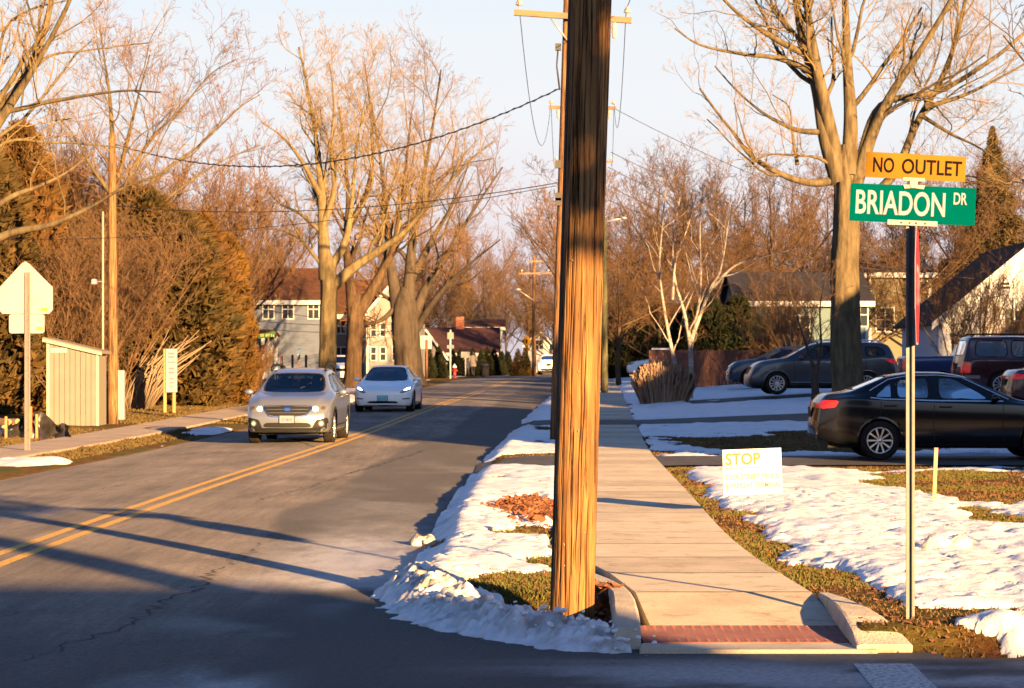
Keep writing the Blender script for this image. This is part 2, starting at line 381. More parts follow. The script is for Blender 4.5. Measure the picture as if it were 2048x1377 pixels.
def ribbon(name, xs0, xs1, ys, m, lift, parent=None, zf=None):
    V = []; Fq = []
    for a, b, y in zip(xs0, xs1, ys):
        for x in (a, b):
            z = zf(x, y) if zf else float(zr(y)) + .06*(1-((x-float(xc(y)))/3.47)**2)*float(sstep(6, 22, y))
            V.append((x, y, z+lift))
    for i in range(len(ys)-1): Fq.append((2*i, 2*i+1, 2*i+3, 2*i+2))
    return np_mesh(name, V, np.array(Fq), m, parent)
def worn_paint(name, c, under, thr=.42):
    m, nt, b = nodes_of(name); N = nt.nodes; L = nt.links
    pos = N.new('ShaderNodeNewGeometry').outputs['Position']
    n = N.new('ShaderNodeTexNoise'); n.inputs['Scale'].default_value = 30; n.inputs['Detail'].default_value = 6; n.inputs['Roughness'].default_value = .75; L.new(pos, n.inputs['Vector'])
    r = N.new('ShaderNodeValToRGB'); r.color_ramp.elements[0].position = thr-.06; r.color_ramp.elements[1].position = thr+.08
    r.color_ramp.elements[0].color = (*under, 1); r.color_ramp.elements[1].color = (*c, 1)
    L.new(n.outputs['Fac'], r.inputs[0]); L.new(r.outputs[0], b.inputs['Base Color']); b.inputs['Roughness'].default_value = .75
    return m
M_yellow = worn_paint('worn_yellow_paint', (.55,.30,.015), (.13,.11,.08), .43)
M_white = worn_paint('worn_white_paint', (.50,.50,.50), (.06,.06,.065), .46)
for s in (-1, 1):
    for (a, b, st) in ((-30, 15, 3), (15, 113.5, .6), (118, 300, 2)):
        ys = np.arange(a, b+.01, st) if a != -30 else np.arange(a, b+.01, 1.5)
        c = xc(ys) + s*.125
        wig = (fbm(ys*.8, ys*0+s, 77)-.5)*.015
        o = ribbon('yellow_line', c-.055+wig, c+.055+wig, ys, M_yellow, .005, road)
ys = np.arange(8.0, 14.01, .3)
ribbon('crosswalk_line', 1.50+.034*(ys-4)+.07, 1.83+.034*(ys-4)+.07, ys, M_white, .004, side, lambda x, y: -.005)
# cracks in the old asphalt: irregular tar-dark strips
M_tar = mat('tar_crack', (.018,.018,.02), .9)
def crack(pts, w, seed):
    rnd = random.Random(seed); P = []
    for (a, b) in zip(pts[:-1], pts[1:]):
        A = gp(*a); B = gp(*b)
        k = max(3, int(np.linalg.norm(B-A)/.12))
        for i in range(k):
            t = i/k; p = A*(1-t)+B*t; P.append((p[0]+rnd.uniform(-.07,.07), p[1]+rnd.uniform(-.04,.04)))
    P.append(tuple(gp(*pts[-1])))
    P.sort(key=lambda q: q[1])
    ysl = [p[1] for p in P]; ww = [w*rnd.uniform(.3,1.3) for _ in P]
    ribbon('crack', [p[0]-q for p, q in zip(P, ww)], [p[0]+q for p, q in zip(P, ww)], ysl, M_tar, .003, road)
crack([(250,1262),(330,1215),(395,1185),(430,1150)], .013, 1)
crack([(690,955),(760,935),(850,905)], .02, 2)
crack([(640,905),(600,890),(560,870)], .02, 3)
crack([(60,1330),(160,1290),(250,1262)], .010, 4); crack([(430,1150),(520,1105),(560,1075)], .007, 5); crack([(0,1245),(140,1228),(330,1222)], .006, 6); crack([(520,1010),(640,975),(760,935)], .009, 7); crack([(180,990),(330,965)], .012, 8)

# ------------------------------------------------------------------ concrete
def concrete_mat(name, c1, c2):
    m, nt, b = nodes_of(name); N = nt.nodes; L = nt.links; pos = N.new('ShaderNodeNewGeometry').outputs['Position']
    def layer(sc, det, lo, hi, a, d, ro=.6):
        n = N.new('ShaderNodeTexNoise'); n.inputs['Scale'].default_value = sc; n.inputs['Detail'].default_value = det; n.inputs['Roughness'].default_value = ro; L.new(pos, n.inputs['Vector'])
        r = N.new('ShaderNodeValToRGB'); r.color_ramp.elements[0].position = lo; r.color_ramp.elements[1].position = hi; r.color_ramp.elements[0].color = (*a, 1); r.color_ramp.elements[1].color = (*d, 1); L.new(n.outputs['Fac'], r.inputs[0]); return r.outputs[0], n.outputs['Fac']
    def mul(p, q):
        x = N.new('ShaderNodeMix'); x.data_type = 'RGBA'; x.blend_type = 'MULTIPLY'; x.inputs[0].default_value = 1; L.new(p, x.inputs[6]); L.new(q, x.inputs[7]); return x.outputs[2]
    base, _ = layer(1.7, 5, .35, .65, c1, c2); grain, gf = layer(95, 4, .28, .72, (.72,.72,.72), (1.2,1.2,1.2), .75); stain, _ = layer(4.5, 7, .30, .46, (.62,.56,.50), (1,1,1), .7); spots, _ = layer(26, 3, .24, .33, (.45,.40,.36), (1,1,1))
    L.new(mul(mul(mul(base, grain), stain), spots), b.inputs['Base Color']); b.inputs['Roughness'].default_value = .92; b.inputs['Specular IOR Level'].default_value = .2
    bp = N.new('ShaderNodeBump'); bp.inputs['Strength'].default_value = .35; bp.inputs['Distance'].default_value = .006; L.new(gf, bp.inputs['Height']); L.new(bp.outputs[0], b.inputs['Normal']); return m
M_conc = concrete_mat('concrete', (.42,.365,.28), (.53,.465,.365)); M_conc2 = concrete_mat('concrete_stained', (.36,.31,.24), (.47,.41,.32)); M_conc3 = concrete_mat('concrete_pale', (.46,.40,.31), (.56,.49,.385))
M_kerb = mat('kerb_concrete', (.30,.265,.215), .92, (.43,.385,.32), 7, .5, 60, coord='World')
def walk_z(Y): return float(zr(Y)) + .155 - .13*float(sstep(16.9, 14.7, Y))
sidewalk = empty('sidewalk'); tag(sidewalk, kind='structure')
yy = [14.50, 15.47, 16.75]
while yy[-1] < 150: yy.append(yy[-1]+1.52)
slab_mats = [M_conc, M_conc2, M_conc3]
for i in range(len(yy)-1):
    a, b = yy[i], yy[i+1]
    if 62 < a < 66.3: continue
    g = .0; rnd = random.Random(i)
    if i == 0:
        pieces = [(14.50, 14.83)]   # lip below the tactile mat
    else: pieces = [(a, b)]
    for a, b in pieces:
        def co(y, s): return (float(xsl(y)) if s == 0 else float(xsr(y)))
        tz = 0.0
        za, zb = walk_z(a)+tz, walk_z(b)+tz
        
        ch = .001; A = a+g; B = b-g
        xl0, xr0, xl1, xr1 = co(a,0), co(a,1), co(b,0), co(b,1)
        if i == 0: xl0, xl1, xr0, xr1 = .74, .77, 2.12, 2.06
        vs = [(xl0,A,za-.12),(xr0,A,za-.12),(xr1,B,zb-.12),(xl1,B,zb-.12),
              (xl0,A,za-ch),(xr0,A,za-ch),(xr1,B,zb-ch),(xl1,B,zb-ch),
              (xl0+ch,A+ch,za),(xr0-ch,A+ch,za),(xr1-ch,B-ch,zb),(xl1+ch,B-ch,zb)]
        mb = MB(); mb.add(vs, [(8,9,10,11),(0,1,5,4),(1,2,6,5),(2,3,7,6),(3,0,4,7),(4,5,9,8),(5,6,10,9),(6,7,11,10),(7,4,8,11)])
        mb.build('slab', slab_mats[(i*7+i//3) % 3], sidewalk)
# dirt-filled joints between the slabs
M_joint = mat('joint_dirt', (.045,.035,.025), .95)
for i, y in enumerate(yy[1:-1]):
    if 62 < y < 66.3 or i == 0: continue
    w = .011+.003*math.sin(i*7.1); ribbon('joint', [float(xsl(y))+.01]*2, [float(xsr(y))-.01]*2, [y-w, y+w], M_joint, .0022, sidewalk, lambda x, q: walk_z(y) + (walk_z(q)-walk_z(y)))
# tactile mat of the kerb ramp
tact = empty('tactile_mat', (0,0,0)); tag(tact, 'brick red tactile warning mat at foot of the kerb ramp', 'tactile mat')
M_red = mat('brick_red_mat', (.15,.050,.042), .85, (.20,.085,.072), 9, .2, 50, coord='World')
mb = MB(); A, B = 14.84, 15.46; xl, xr = .78, 2.03
mb.add([(xl,A,walk_z(A)+.004),(xr,A,walk_z(A)+.004),(xr,B,walk_z(B)+.004),(xl,B,walk_z(B)+.004),
        (xl,A,walk_z(A)-.1),(xr,A,walk_z(A)-.1),(xr,B,walk_z(B)-.1),(xl,B,walk_z(B)-.1)], [(0,1,2,3),(4,5,1,0),(5,6,2,1),(6,7,3,2),(7,4,0,3)])
mb.build('mat_panel', M_red, tact)
mb = MB()
for ix in range(21):
    for iy in range(10):
        x = xl+.035+ix*(xr-xl-.07)/20; y = A+.035+iy*(B-A-.07)/9; z = walk_z(y)+.004
        vs = []; 
        for (r, h) in ((.016,-.002),(.012,.0045)):
            for k in range(8): vs.append((x+r*math.cos(k*math.pi/4), y+r*math.sin(k*math.pi/4), z+h))
        mb.add(vs, [(k,(k+1)%8,8+(k+1)%8,8+k) for k in range(8)] + [tuple(range(8,16))])
o = mb.build('domes', mat('brick_red_domes', (.20,.050,.038), .8, (.13,.036,.03), 6, coord='World'), tact); tag(o, kind='stuff')

def kerb(name, path, width, top, label, bot=-.06):
    """rounded kerb swept along path [(x,y)], width and top height per point"""
    mb = MB(); vs = []; n = len(path)
    prof = [(-.5,0),(-.5,.90),(-.46,.975),(-.38,1),(.38,1),(.46,.975),(.5,.90),(.5,0)]
    for i in range(n):
        p = Vector((*path[i], 0)); t = Vector((*path[min(i+1,n-1)],0)) - Vector((*path[max(i-1,0)],0)); t.normalize(); s = Vector((t.y, -t.x, 0))
        for (a, h) in prof:
            q = p + s*a*width[i]; q.z = bot + (top[i]-bot)*h; vs.append(q)
    k = len(prof); fs = [(i*k+j, i*k+j+1, (i+1)*k+j+1, (i+1)*k+j) for i in range(n-1) for j in range(k-1)]
    fs += [tuple(range(k)), tuple((n-1)*k+j for j in range(k-1,-1,-1))]
    mb.add(vs, fs, False)
    o = mb.build(name, M_kerb); tag(o, label, 'kerb'); return o
kerb('kerb', [(.42,19.3),(.52,18.6),(.64,17.6),(.70,17.0),(.72,16.5),(.715,16.0),(.70,15.5),(.69,15.05),(.68,14.72)], [.13]*5+[.15,.16,.16,.16],
     [.10,.13,.155,.165,.17,.175,.175,.16,.12], 'curved concrete kerb between the pole and the sidewalk ramp')
kerb('kerb', [(2.07,16.6),(2.09,16.1),(2.11,15.6),(2.13,15.15),(2.15,14.8),(2.17,14.55)], [.08,.13,.19,.25,.30,.33],
     [.155,.170,.170,.150,.105,.045], 'worn concrete kerb end flaring beside the red ramp mat')

lwalk = empty('sidewalk'); tag(lwalk, kind='structure')
M_walk2 = mat('old_walk', (.20,.155,.12), .9, (.30,.24,.19), 1.2, .3, 40, coord='World')
yl = 36.0
while yl < 150:
    a, b = yl+.01, yl+1.8; mb = MB(); vs = []
    for z in (-.08, .0):
        for (u, y) in ((-6.4,a),(-4.85,a),(-4.85,b),(-6.4,b)): vs.append((float(xc(y))+u, y, float(zr(y))+.09+z))
    mb.add(vs, [(4,5,6,7),(0,1,5,4),(1,2,6,5),(2,3,7,6),(3,0,4,7)]); mb.build('slab', M_walk2, lwalk); yl += 1.81

# driveways that cross the right-hand walk
def drive(name, y0, y1, x0, x1, lab, m=M_road2):
    gxs = np.linspace(x0, x1, 40); gys = np.linspace(y0, y1, 5); V = []
    for y in gys:
        for x in gxs:
            u = x - float(xc(y))
            if float(xsl(y))-.12 < x < float(xsr(y))+.12: V.append((x, y, walk_z(y)-.006)); continue
            V.append((x, y, gz(x, y)*min(1, 1) + .03 if u > 3.9 else float(zr(y))+.012+.13*max(0,(u-3.46)/.44)))
    Fq = [(j*40+i, j*40+i+1, (j+1)*40+i+1, (j+1)*40+i) for j in range(4) for i in range(39)]
    o = np_mesh(name, V, np.array(Fq), m, smooth=True); tag(o, kind='structure')
    k = len(V); attr(o,'patch',np.zeros(k)); attr(o,'wet',np.full(k,.2)); attr(o,'salt',np.zeros(k)); return o
drive('driveway', 38.9, 43.0, float(xc(40))+3.46, 16, '')
drive('driveway', 62.0, 66.4, float(xc(64))+3.46, 20, '')
drive('driveway', 78.0, 83.5, float(xc(80))+6.5, 30, '')
# ------------------------------------------------------------------ snow
def bumps(X, Y, lst):
    t = np.zeros_like(X)
    for (px, py, rx, ry_, a) in lst:
        c = gp(px, py, .05); sx = rx*c[1]/F; sy = ry_*c[1]**2/(F*1.55)
        t += a*np.exp(-((X-c[0])/sx)**2 - ((Y-c[1])/sy)**2)
    return t
BARE = [(1490,1018,55,9,-1.6),(1820,1222,110,16,-2.6),(1960,1215,130,13,-2.2),(1950,1292,55,14,-3.2),(1990,962,140,18,-1.9),(1930,985,60,22,-1.1),(2010,1030,75,17,-2.2),
        (1650,924,230,6,-2.2),(1850,928,120,5,-1.2),(1470,882,130,13,-2.2),(1620,882,110,15,-2.2),(1780,870,150,14,-1.5),(1560,828,60,4,-.9),(1280,735,20,6,-.4),
        (1060,1012,55,15,-2.1),(1040,1052,70,9,-1.5),(1090,1110,40,10,-1.0),(1010,1180,95,13,-2.2),(1090,1165,110,22,-2.8),(1195,1190,70,30,-3.0),(1065,909,70,5,-1.6),(1085,855,40,4,-1.4),(1075,880,40,4,-.8),
        (960,1150,45,7,-.6),(1700,1010,70,3,-.8),(1930,1010,50,6,-.9),(1620,960,40,4,-.5),(1700,1080,40,4,-.5),(1910,1155,40,4,-1.3),(2030,1160,30,5,-1.0),(1590,1075,40,5,-.6)]
FULL = [(1700,1000,200,40,.5),(1700,1120,220,40,.6),(1400,840,160,14,.5),(1640,745,200,15,.5),(1290,765,40,15,.6),(1860,1265,130,22,1.6),(2010,1318,110,14,1.6),(1790,1290,60,16,1.2),(900,1130,90,30,.6),(1050,960,60,20,.5)]
RIDGE = [(-.70,18.9,.09),(-.70,18.2,.13),(-.58,17.3,.16),(-.36,16.4,.19),(-.06,15.75,.21),(.24,15.25,.22),(.46,15.0,.21),(.62,14.75,.12),(.70,14.62,.04)]
def ridge_field(X, Y):
    best = np.full(X.shape, 9.0); hh = np.zeros(X.shape); P = np.array(RIDGE)
    for a, b in zip(P[:-1], P[1:]):
        d = b[:2]-a[:2]; t = np.clip(((X-a[0])*d[0]+(Y-a[1])*d[1])/(d@d), 0, 1)
        dist = np.hypot(X-(a[0]+d[0]*t), Y-(a[1]+d[1]*t)); h = a[2]+(b[2]-a[2])*t
        m = dist < best; best = np.where(m, dist, best); hh = np.where(m, h, hh)
    return hh*np.exp(-(best/.26)**2), best
def snow_t(X, Y):
    u = X - xc(Y); d = X - xsr(Y); dl = xsl(Y) - X
    nz = (fbm(X*.9, Y*.55, 50, 5, .55)-.5)*2.6 + (fbm(X*5, Y*2.2, 61, 3)-.5)*.7
    lawn = .85 - 1.9*sstep(.50, .08, d + (fbm(X*0, Y*.8, 71)-.5)*.5 - .25*sstep(26,18,Y))*sstep(50, 36, Y) - .3*sstep(.3, .0, d)
    lawn = lawn - .95*sstep(29, 33, Y)*sstep(39, 36, Y)*sstep(4.0, 5.5, X) - .25*sstep(43.5,45,Y)*sstep(60,52,Y)
    verge = .50 - 1.6*sstep(.16, .0, dl) - 1.2*sstep(3.5, 3.3, u)
    far = sstep(70, 90, Y)
    s = np.where(d > 0, lawn, verge) + bumps(X, Y, BARE) + bumps(X, Y, FULL) + nz*(1-.5*far) + .15*far
    on_walk = (d < 0.0) & (dl < 0.0)
    s = np.where(on_walk, -3, s)
    rf, rd = ridge_field(X, Y)
    # ploughed edge along the road
    edge = np.exp(-((u-3.62)/.3)**2)*sstep(18, 19, Y)*np.clip((fbm(X*.4, Y*.45, 90)-.25)*2.5, 0, 1)
    s = np.where(u < 3.3 + .35*(fbm(X*2, Y*1.6, 8)-.5)*2 - .5*np.exp(-((Y-18.6)/.7)**2), -3, s)
    for (y0, y1) in ((38.7,43.2),(61.8,66.6)):
        s = np.where((Y > y0+.3*(vn(X*1.5,Y*0,3)-.5)) & (Y < y1+.3*(vn(X*1.5,Y*0+4,3)-.5)), -3, s)
    s = np.where((Y > 77.8) & (Y < 83.7) & (d > 2), s-1.3, s)
    st = side_street(X, Y)
    sd_ = lawn_sd(X, Y); s = s - 4*sstep(.22, -.02, sd_ + (fbm(X*4, Y*4, 88)-.5)*.3)*(Y < 19.5); s = np.where(sd_ < -.02, -3, s)
    t = np.clip(s, -1, 1.4)*.045
    t = np.where(s > 0, t + .012, t)
    t = t + edge*.045*(s > -2)
    lump = np.abs(fbm(X*7, Y*5.5, 101, 4, .6)-.5)*2
    kerbside = (X > .66) & (Y < 15.6) & (X < 2.3)
    fine = np.abs(fbm(X*17, Y*13, 107, 3, .6)-.5)*2
    rf = rf*(1-sstep(.60, .74, X)*sstep(14.62, 14.78, Y))
    rr = np.where(kerbside & (Y > 15.3), -.03, rf*(.62+.60*lump+.30*fine) - .022 + (fbm(X*5,Y*4,119)-.5)*.04)
    rr = np.where(rd < .55, rr, -.05)
    t = np.maximum(t, np.where(on_walk & (Y > 15), -.05, rr))
    t = np.where((X > .70) & (X < 2.4) & (Y > 14.4) & (Y < 16.9), -.05, t)
    t = t + np.where(t > 0, (fbm(X*9, Y*7, 111, 3)-.5)*.035 + (fbm(X*26, Y*20, 121, 2)-.5)*.016 - .022*sstep(.60, .72, fbm(X*6.5, Y*5, 141, 3))*sstep(60, 35, Y), 0)
    dirt = np.clip(1.0*np.exp(-(rd/.3)**2)*(fbm(X*9, Y*8, 130, 5, .7)-.40)*3.2 + edge*.5*(fbm(X*5,Y*4,7)-.2), 0, .8)
    return t, dirt
def snow_material():
    m, nt, b = nodes_of('old_snow'); N = nt.nodes; L = nt.links
    pos = N.new('ShaderNodeNewGeometry').outputs['Position']
    n = N.new('ShaderNodeTexNoise'); n.inputs['Scale'].default_value = 40; n.inputs['Detail'].default_value = 5; L.new(pos, n.inputs['Vector'])
    a = N.new('ShaderNodeAttribute'); a.attribute_name = 'dirt'
    x = N.new('ShaderNodeMix'); x.data_type = 'RGBA'; L.new(a.outputs['Fac'], x.inputs[0]); x.inputs[6].default_value = (.60,.62,.66,1); x.inputs[7].default_value = (.22,.18,.14,1)
    n3 = N.new('ShaderNodeTexNoise'); n3.inputs['Scale'].default_value = 55; n3.inputs['Detail'].default_value = 3; n3.inputs['Roughness'].default_value = .7; L.new(pos, n3.inputs['Vector'])
    r3 = N.new('ShaderNodeValToRGB'); r3.color_ramp.elements[0].position = .27; r3.color_ramp.elements[1].position = .34; r3.color_ramp.elements[0].color = (.35,.29,.23,1); r3.color_ramp.elements[1].color = (1,1,1,1); L.new(n3.outputs['Fac'], r3.inputs[0])
    n4 = N.new('ShaderNodeTexNoise'); n4.inputs['Scale'].default_value = 2.2; n4.inputs['Detail'].default_value = 5; L.new(pos, n4.inputs['Vector'])
    r4 = N.new('ShaderNodeValToRGB'); r4.color_ramp.elements[0].position = .32; r4.color_ramp.elements[1].position = .55; r4.color_ramp.elements[0].color = (.86,.84,.82,1); r4.color_ramp.elements[1].color = (1,1,1,1); L.new(n4.outputs['Fac'], r4.inputs[0])
    y1 = N.new('ShaderNodeMix'); y1.data_type = 'RGBA'; y1.blend_type = 'MULTIPLY'; y1.inputs[0].default_value = 1; L.new(x.outputs[2], y1.inputs[6]); L.new(r3.outputs[0], y1.inputs[7])
    y2 = N.new('ShaderNodeMix'); y2.data_type = 'RGBA'; y2.blend_type = 'MULTIPLY'; y2.inputs[0].default_value = 1; L.new(y1.outputs[2], y2.inputs[6]); L.new(r4.outputs[0], y2.inputs[7])
    L.new(y2.outputs[2], b.inputs['Base Color']); b.inputs['Roughness'].default_value = .55; b.inputs['Specular IOR Level'].default_value = .3
    b.inputs['Subsurface Weight'].default_value = .15; b.inputs['Subsurface Radius'].default_value = (.02,.025,.03); b.inputs['Subsurface Scale'].default_value = 1.0
    bp = N.new('ShaderNodeBump'); bp.inputs['Strength'].default_value = .5; bp.inputs['Distance'].default_value = .012
    L.new(n.outputs['Fac'], bp.inputs['Height']); L.new(bp.outputs[0], b.inputs['Normal'])
    return m
M_snow = snow_material()
def snow_sheet(name, x0, x1, y0, y1, dx, dy, fn, label, cut=None):
    X, Y = np.meshgrid(np.arange(x0, x1+dx/2, dx), np.arange(y0, y1+dy/2, dy))
    t, dirt = fn(X, Y)
    g = T(X, Y); u = X-xc(Y)
    # the ridge lies on asphalt as well
    sdl = lawn_sd(X, Y)
    near = (Y < 19.5) & (u > 2)
    g = np.where(near, np.where(X > 1.5, zr(Y) - .012 + .15*sstep(0, .35, sdl), zr(Y) + .13*sstep(-.22, .14, sdl)), np.where(np.abs(u) < HALF+.05, zr(Y), g))
    g = g + (fbm(X*1.3, Y*1.3, 5)-.5)*.05*(np.abs(u) > 3.7)*(~side_street(X, Y))
    Z = g + np.where(t > 0, t, -.03)
    n0, n1 = X.shape; ii = np.arange(n0*n1).reshape(n0, n1)
    Q = np.stack([ii[:-1,:-1], ii[:-1,1:], ii[1:,1:], ii[1:,:-1]], -1).reshape(-1, 4)
    Q = Q[(t.ravel()[Q] > 0).any(1)]
    if cut is not None:
        rd = ridge_field(X, Y)[1].ravel()[Q].mean(1); Q = Q[(rd > .46) if cut == 'out' else (rd < .50)]
    used = np.unique(Q); rm = np.full(n0*n1, -1); rm[used] = np.arange(len(used))
    V = np.stack([X, Y, Z], -1).reshape(-1, 3)[used]
    o = np_mesh(name, V, rm[Q], M_snow, smooth=True); attr(o, 'dirt', dirt.ravel()[used])
    tag(o, label, 'snow', kind='stuff'); return o
snow_sheet('snow', -1.3, 7.2, 13.7, 30, .035, .05, snow_t, 'patchy old snow on the lawn and verge near the street sign', 'out')
snow_sheet('snow', -1.5, 1.2, 14.2, 19.6, .017, .022, snow_t, 'ploughed ridge of lumpy snow round the street corner', 'in')
snow_sheet('snow', -1.5, 15, 30, 60, .08, .11, snow_t, 'patchy old snow around the black sedan driveway')
snow_sheet('snow', 0, 34, 60, 150, .2, .3, snow_t, 'old snow on the far lawn behind the grey suv')
LEFT = [(60,922,60,7,3.0),(10,918,40,7,2.5),(120,920,25,4,2.2),(395,862,45,5,2.4),(440,858,30,4,2.6),(700,780,60,12,3.0),(690,800,25,6,2.4),(1000,742,60,5,4),(880,752,60,2,2.5),(170,908,14,2,2),(340,893,25,2,2),(130,876,25,2,1.6),(240,852,16,2,1.5),(360,838,25,2,1.5),(940,746,40,3,2.5)]
def snow_left(X, Y):
    u = X - xc(Y)
    nz = (fbm(X*1.3, Y*.4, 150, 5, .55)-.5)*2.2 + (fbm(X*6, Y*2, 161, 3)-.5)*1.0
    s = -1.5 + bumps(X, Y, LEFT)*1.0 + nz
    s = np.where(u > -3.6, -3, s)
    t = np.clip(s, -1, 2.2)*.05
    t = t + np.where(t > 0, (fbm(X*5, Y*3, 171, 3)-.5)*.05, 0)
    return t, np.clip((fbm(X*2, Y*2, 3)-.5)*1.5, 0, .5)
snow_sheet('snow', -14, -5.5, 36, 75, .07, .2, snow_left, 'thin leftover snow strips on the verge by the shed')
snow_sheet('snow', -14, 2, 75, 175, .2, .5, snow_left, 'leftover snow along the far verge by the street trees')

# loose ice lumps
def lump(name, px, py, w, h, seed, label, m, lift=0.0, n=9):
    rnd = random.Random(seed); c = gp(px, py); X0, Y0 = c
    z0 = max(gz(X0, Y0), float(zr(Y0)) if X0-xc(Y0) < 3.6 else -1) + lift
    bm = bmesh.new()
    for i in range(n):
        r = w*rnd.uniform(.16,.34)
        bmesh.ops.create_icosphere(bm, subdivisions=2, radius=r, matrix=Matrix.Translation((X0+rnd.uniform(-.42,.42)*w, Y0+rnd.uniform(-.25,.25)*w, z0+r*.45*h/w*rnd.uniform(.3,1.6))))
    for v in bm.verts:
        k = .035*w/.25
        v.co += Vector(((vn(v.co.y*23,v.co.z*23,seed)-.5), (vn(v.co.x*23,v.co.z*23,seed+1)-.5), (vn(v.co.x*23,v.co.y*23,seed+2)-.5)))*k*2
    me = bpy.data.meshes.new(name); bm.to_mesh(me); bm.free()
    me.shade_smooth()
    o = link(me, name, m); tag(o, label, 'ice lump', 'loose ice lumps at the kerb'); return o
M_dirtyice = mat('dirty_ice', (.52,.46,.40), .5, (.16,.11,.08), 9, .6, 40, coord='World')
M_ice = mat('yellowed_ice', (.72,.66,.56), .5, (.50,.42,.32), 7, .6, 40, coord='World')
lump('ice_lump', 862, 1092, .26, .2, 1, 'dirty lump of ice at the road edge, farther from the pole', M_dirtyice)
lump('ice_lump', 800, 1160, .15, .14, 2, 'small dirty ice clod lying on the asphalt by the snow ridge', M_dirtyice, n=6)
lump('ice_lump', 1008, 1062, .16, .14, 3, 'pale ice clod on the snowy verge behind the pole', M_ice, n=6)
lump('ice_lump', 1898, 1105, .34, .22, 4, 'yellowish slab of ice on the snow right of the sign post', M_ice)
# clods along the ploughed ridge
bm = bmesh.new(); rnd = random.Random(5)
for i in range(70):
    k = rnd.uniform(0, len(RIDGE)-1.001); a = RIDGE[int(k)]; b = RIDGE[int(k)+1]; f = k-int(k)
    x = a[0]+(b[0]-a[0])*f+rnd.gauss(0,.10); y = a[1]+(b[1]-a[1])*f+rnd.gauss(0,.16); h = a[2]+(b[2]-a[2])*f
    r = rnd.uniform(.008,.026)*(1 if rnd.random() < .85 else 1.6)
    _, dd = ridge_field(np.array([x]), np.array([y]))
    z = .02 + max(0, h*math.exp(-(dd[0]/.26)**2)*.75)
    M = Matrix.Translation((x,y,z)) @ Matrix.Rotation(rnd.uniform(0,6),4,'Z') @ Matrix.Diagonal((rnd.uniform(.7,1.3),rnd.uniform(.7,1.3),rnd.uniform(.5,.8),1))
    bmesh.ops.create_icosphere(bm, subdivisions=2, radius=r, matrix=M)
for v in bm.verts:
    v.co += Vector(((vn(v.co.y*30,v.co.z*30,4)-.5), (vn(v.co.x*30,v.co.z*30,6)-.5), (vn(v.co.x*30,v.co.y*30,9)-.5)))*.022
me = bpy.data.meshes.new('snow_clods'); bm.to_mesh(me); bm.free(); me.shade_smooth()
o = link(me, 'snow_clods', M_snow); tag(o, 'clods of ploughed snow in the ridge round the corner', 'snow', kind='stuff')

# ------------------------------------------------------------------ grass and leaves on the bare ground
def blades(name, n, box, m, hgt, seed, label, cond, wid=.006):
    r = np.random.RandomState(seed)
    X = r.uniform(box[0], box[1], n); k = r.uniform(0, 1, n); Y = box[2]*(box[3]/box[2])**k
    t, _ = snow_t(X, Y) if box[1] > -2 else snow_left(X, Y)
    u = X-xc(Y); d = X-xsr(Y); dl = xsl(Y)-X
    ok = (t < .004) & (~side_street(X, Y)) & (np.abs(u) > 3.75) & ((d > .02) | (dl > .10)) & cond(X, Y, u)
    for (y0, y1) in ((38.8,43.1),(61.9,66.5)): ok &= ~((Y > y0) & (Y < y1))
    if box[1] < -2: ok &= (u < -3.9) & ((u > -4.8) | (u < -6.45))
    X, Y = X[ok], Y[ok]; n = len(X); Z = T(X, Y) + (fbm(X*1.3, Y*1.3, 5)-.5)*.05 - .008
    h = hgt*r.uniform(.5, 1.2, n)*(.6+.8*fbm(X*1.5, Y*1.5, 9)); a = r.uniform(0, 6.283, n); lean = h*r.uniform(.2, 1.0, n); b = r.uniform(0, 6.283, n)
    w = wid*(1+Y/30)
    dx, dy = np.cos(a)*w, np.sin(a)*w
    V = np.empty((n*3, 3)); V[0::3] = np.stack([X-dx, Y-dy, Z], -1); V[1::3] = np.stack([X+dx, Y+dy, Z], -1)
    V[2::3] = np.stack([X+np.cos(b)*lean, Y+np.sin(b)*lean, Z+h], -1)
    o = np_mesh(name, V, np.arange(n*3).reshape(-1, 3), m); tag(o, label, 'grass', kind='stuff'); return o
def blade_mat(name, c1, c2):
    m = mat(name, c1, .8, c2, 3.0, coord='World', spec=.15); return m
M_gr = blade_mat('grass_green', (.052,.066,.014), (.09,.078,.022)); M_gb = blade_mat('grass_straw', (.115,.070,.030), (.065,.038,.018))
allc = lambda X, Y, u: np.ones(X.shape, bool)
blades('grass', 260000, (-1.0, 7, 14, 38), M_gr, .032, 1, 'short green grass showing through the snow', lambda X, Y, u: fbm(X*.9, Y*.6, 201) > .42)
blades('grass', 130000, (-1.0, 9, 14, 62), M_gb, .032, 2, 'dead straw coloured grass at the snow edges', allc)
M_gl = blade_mat('grass_muddy', (.085,.06,.022), (.05,.035,.016)); blades('grass', 60000, (-13, -7, 36, 90), M_gl, .055, 3, 'dry brown grass on the verge across the road', allc, .012)
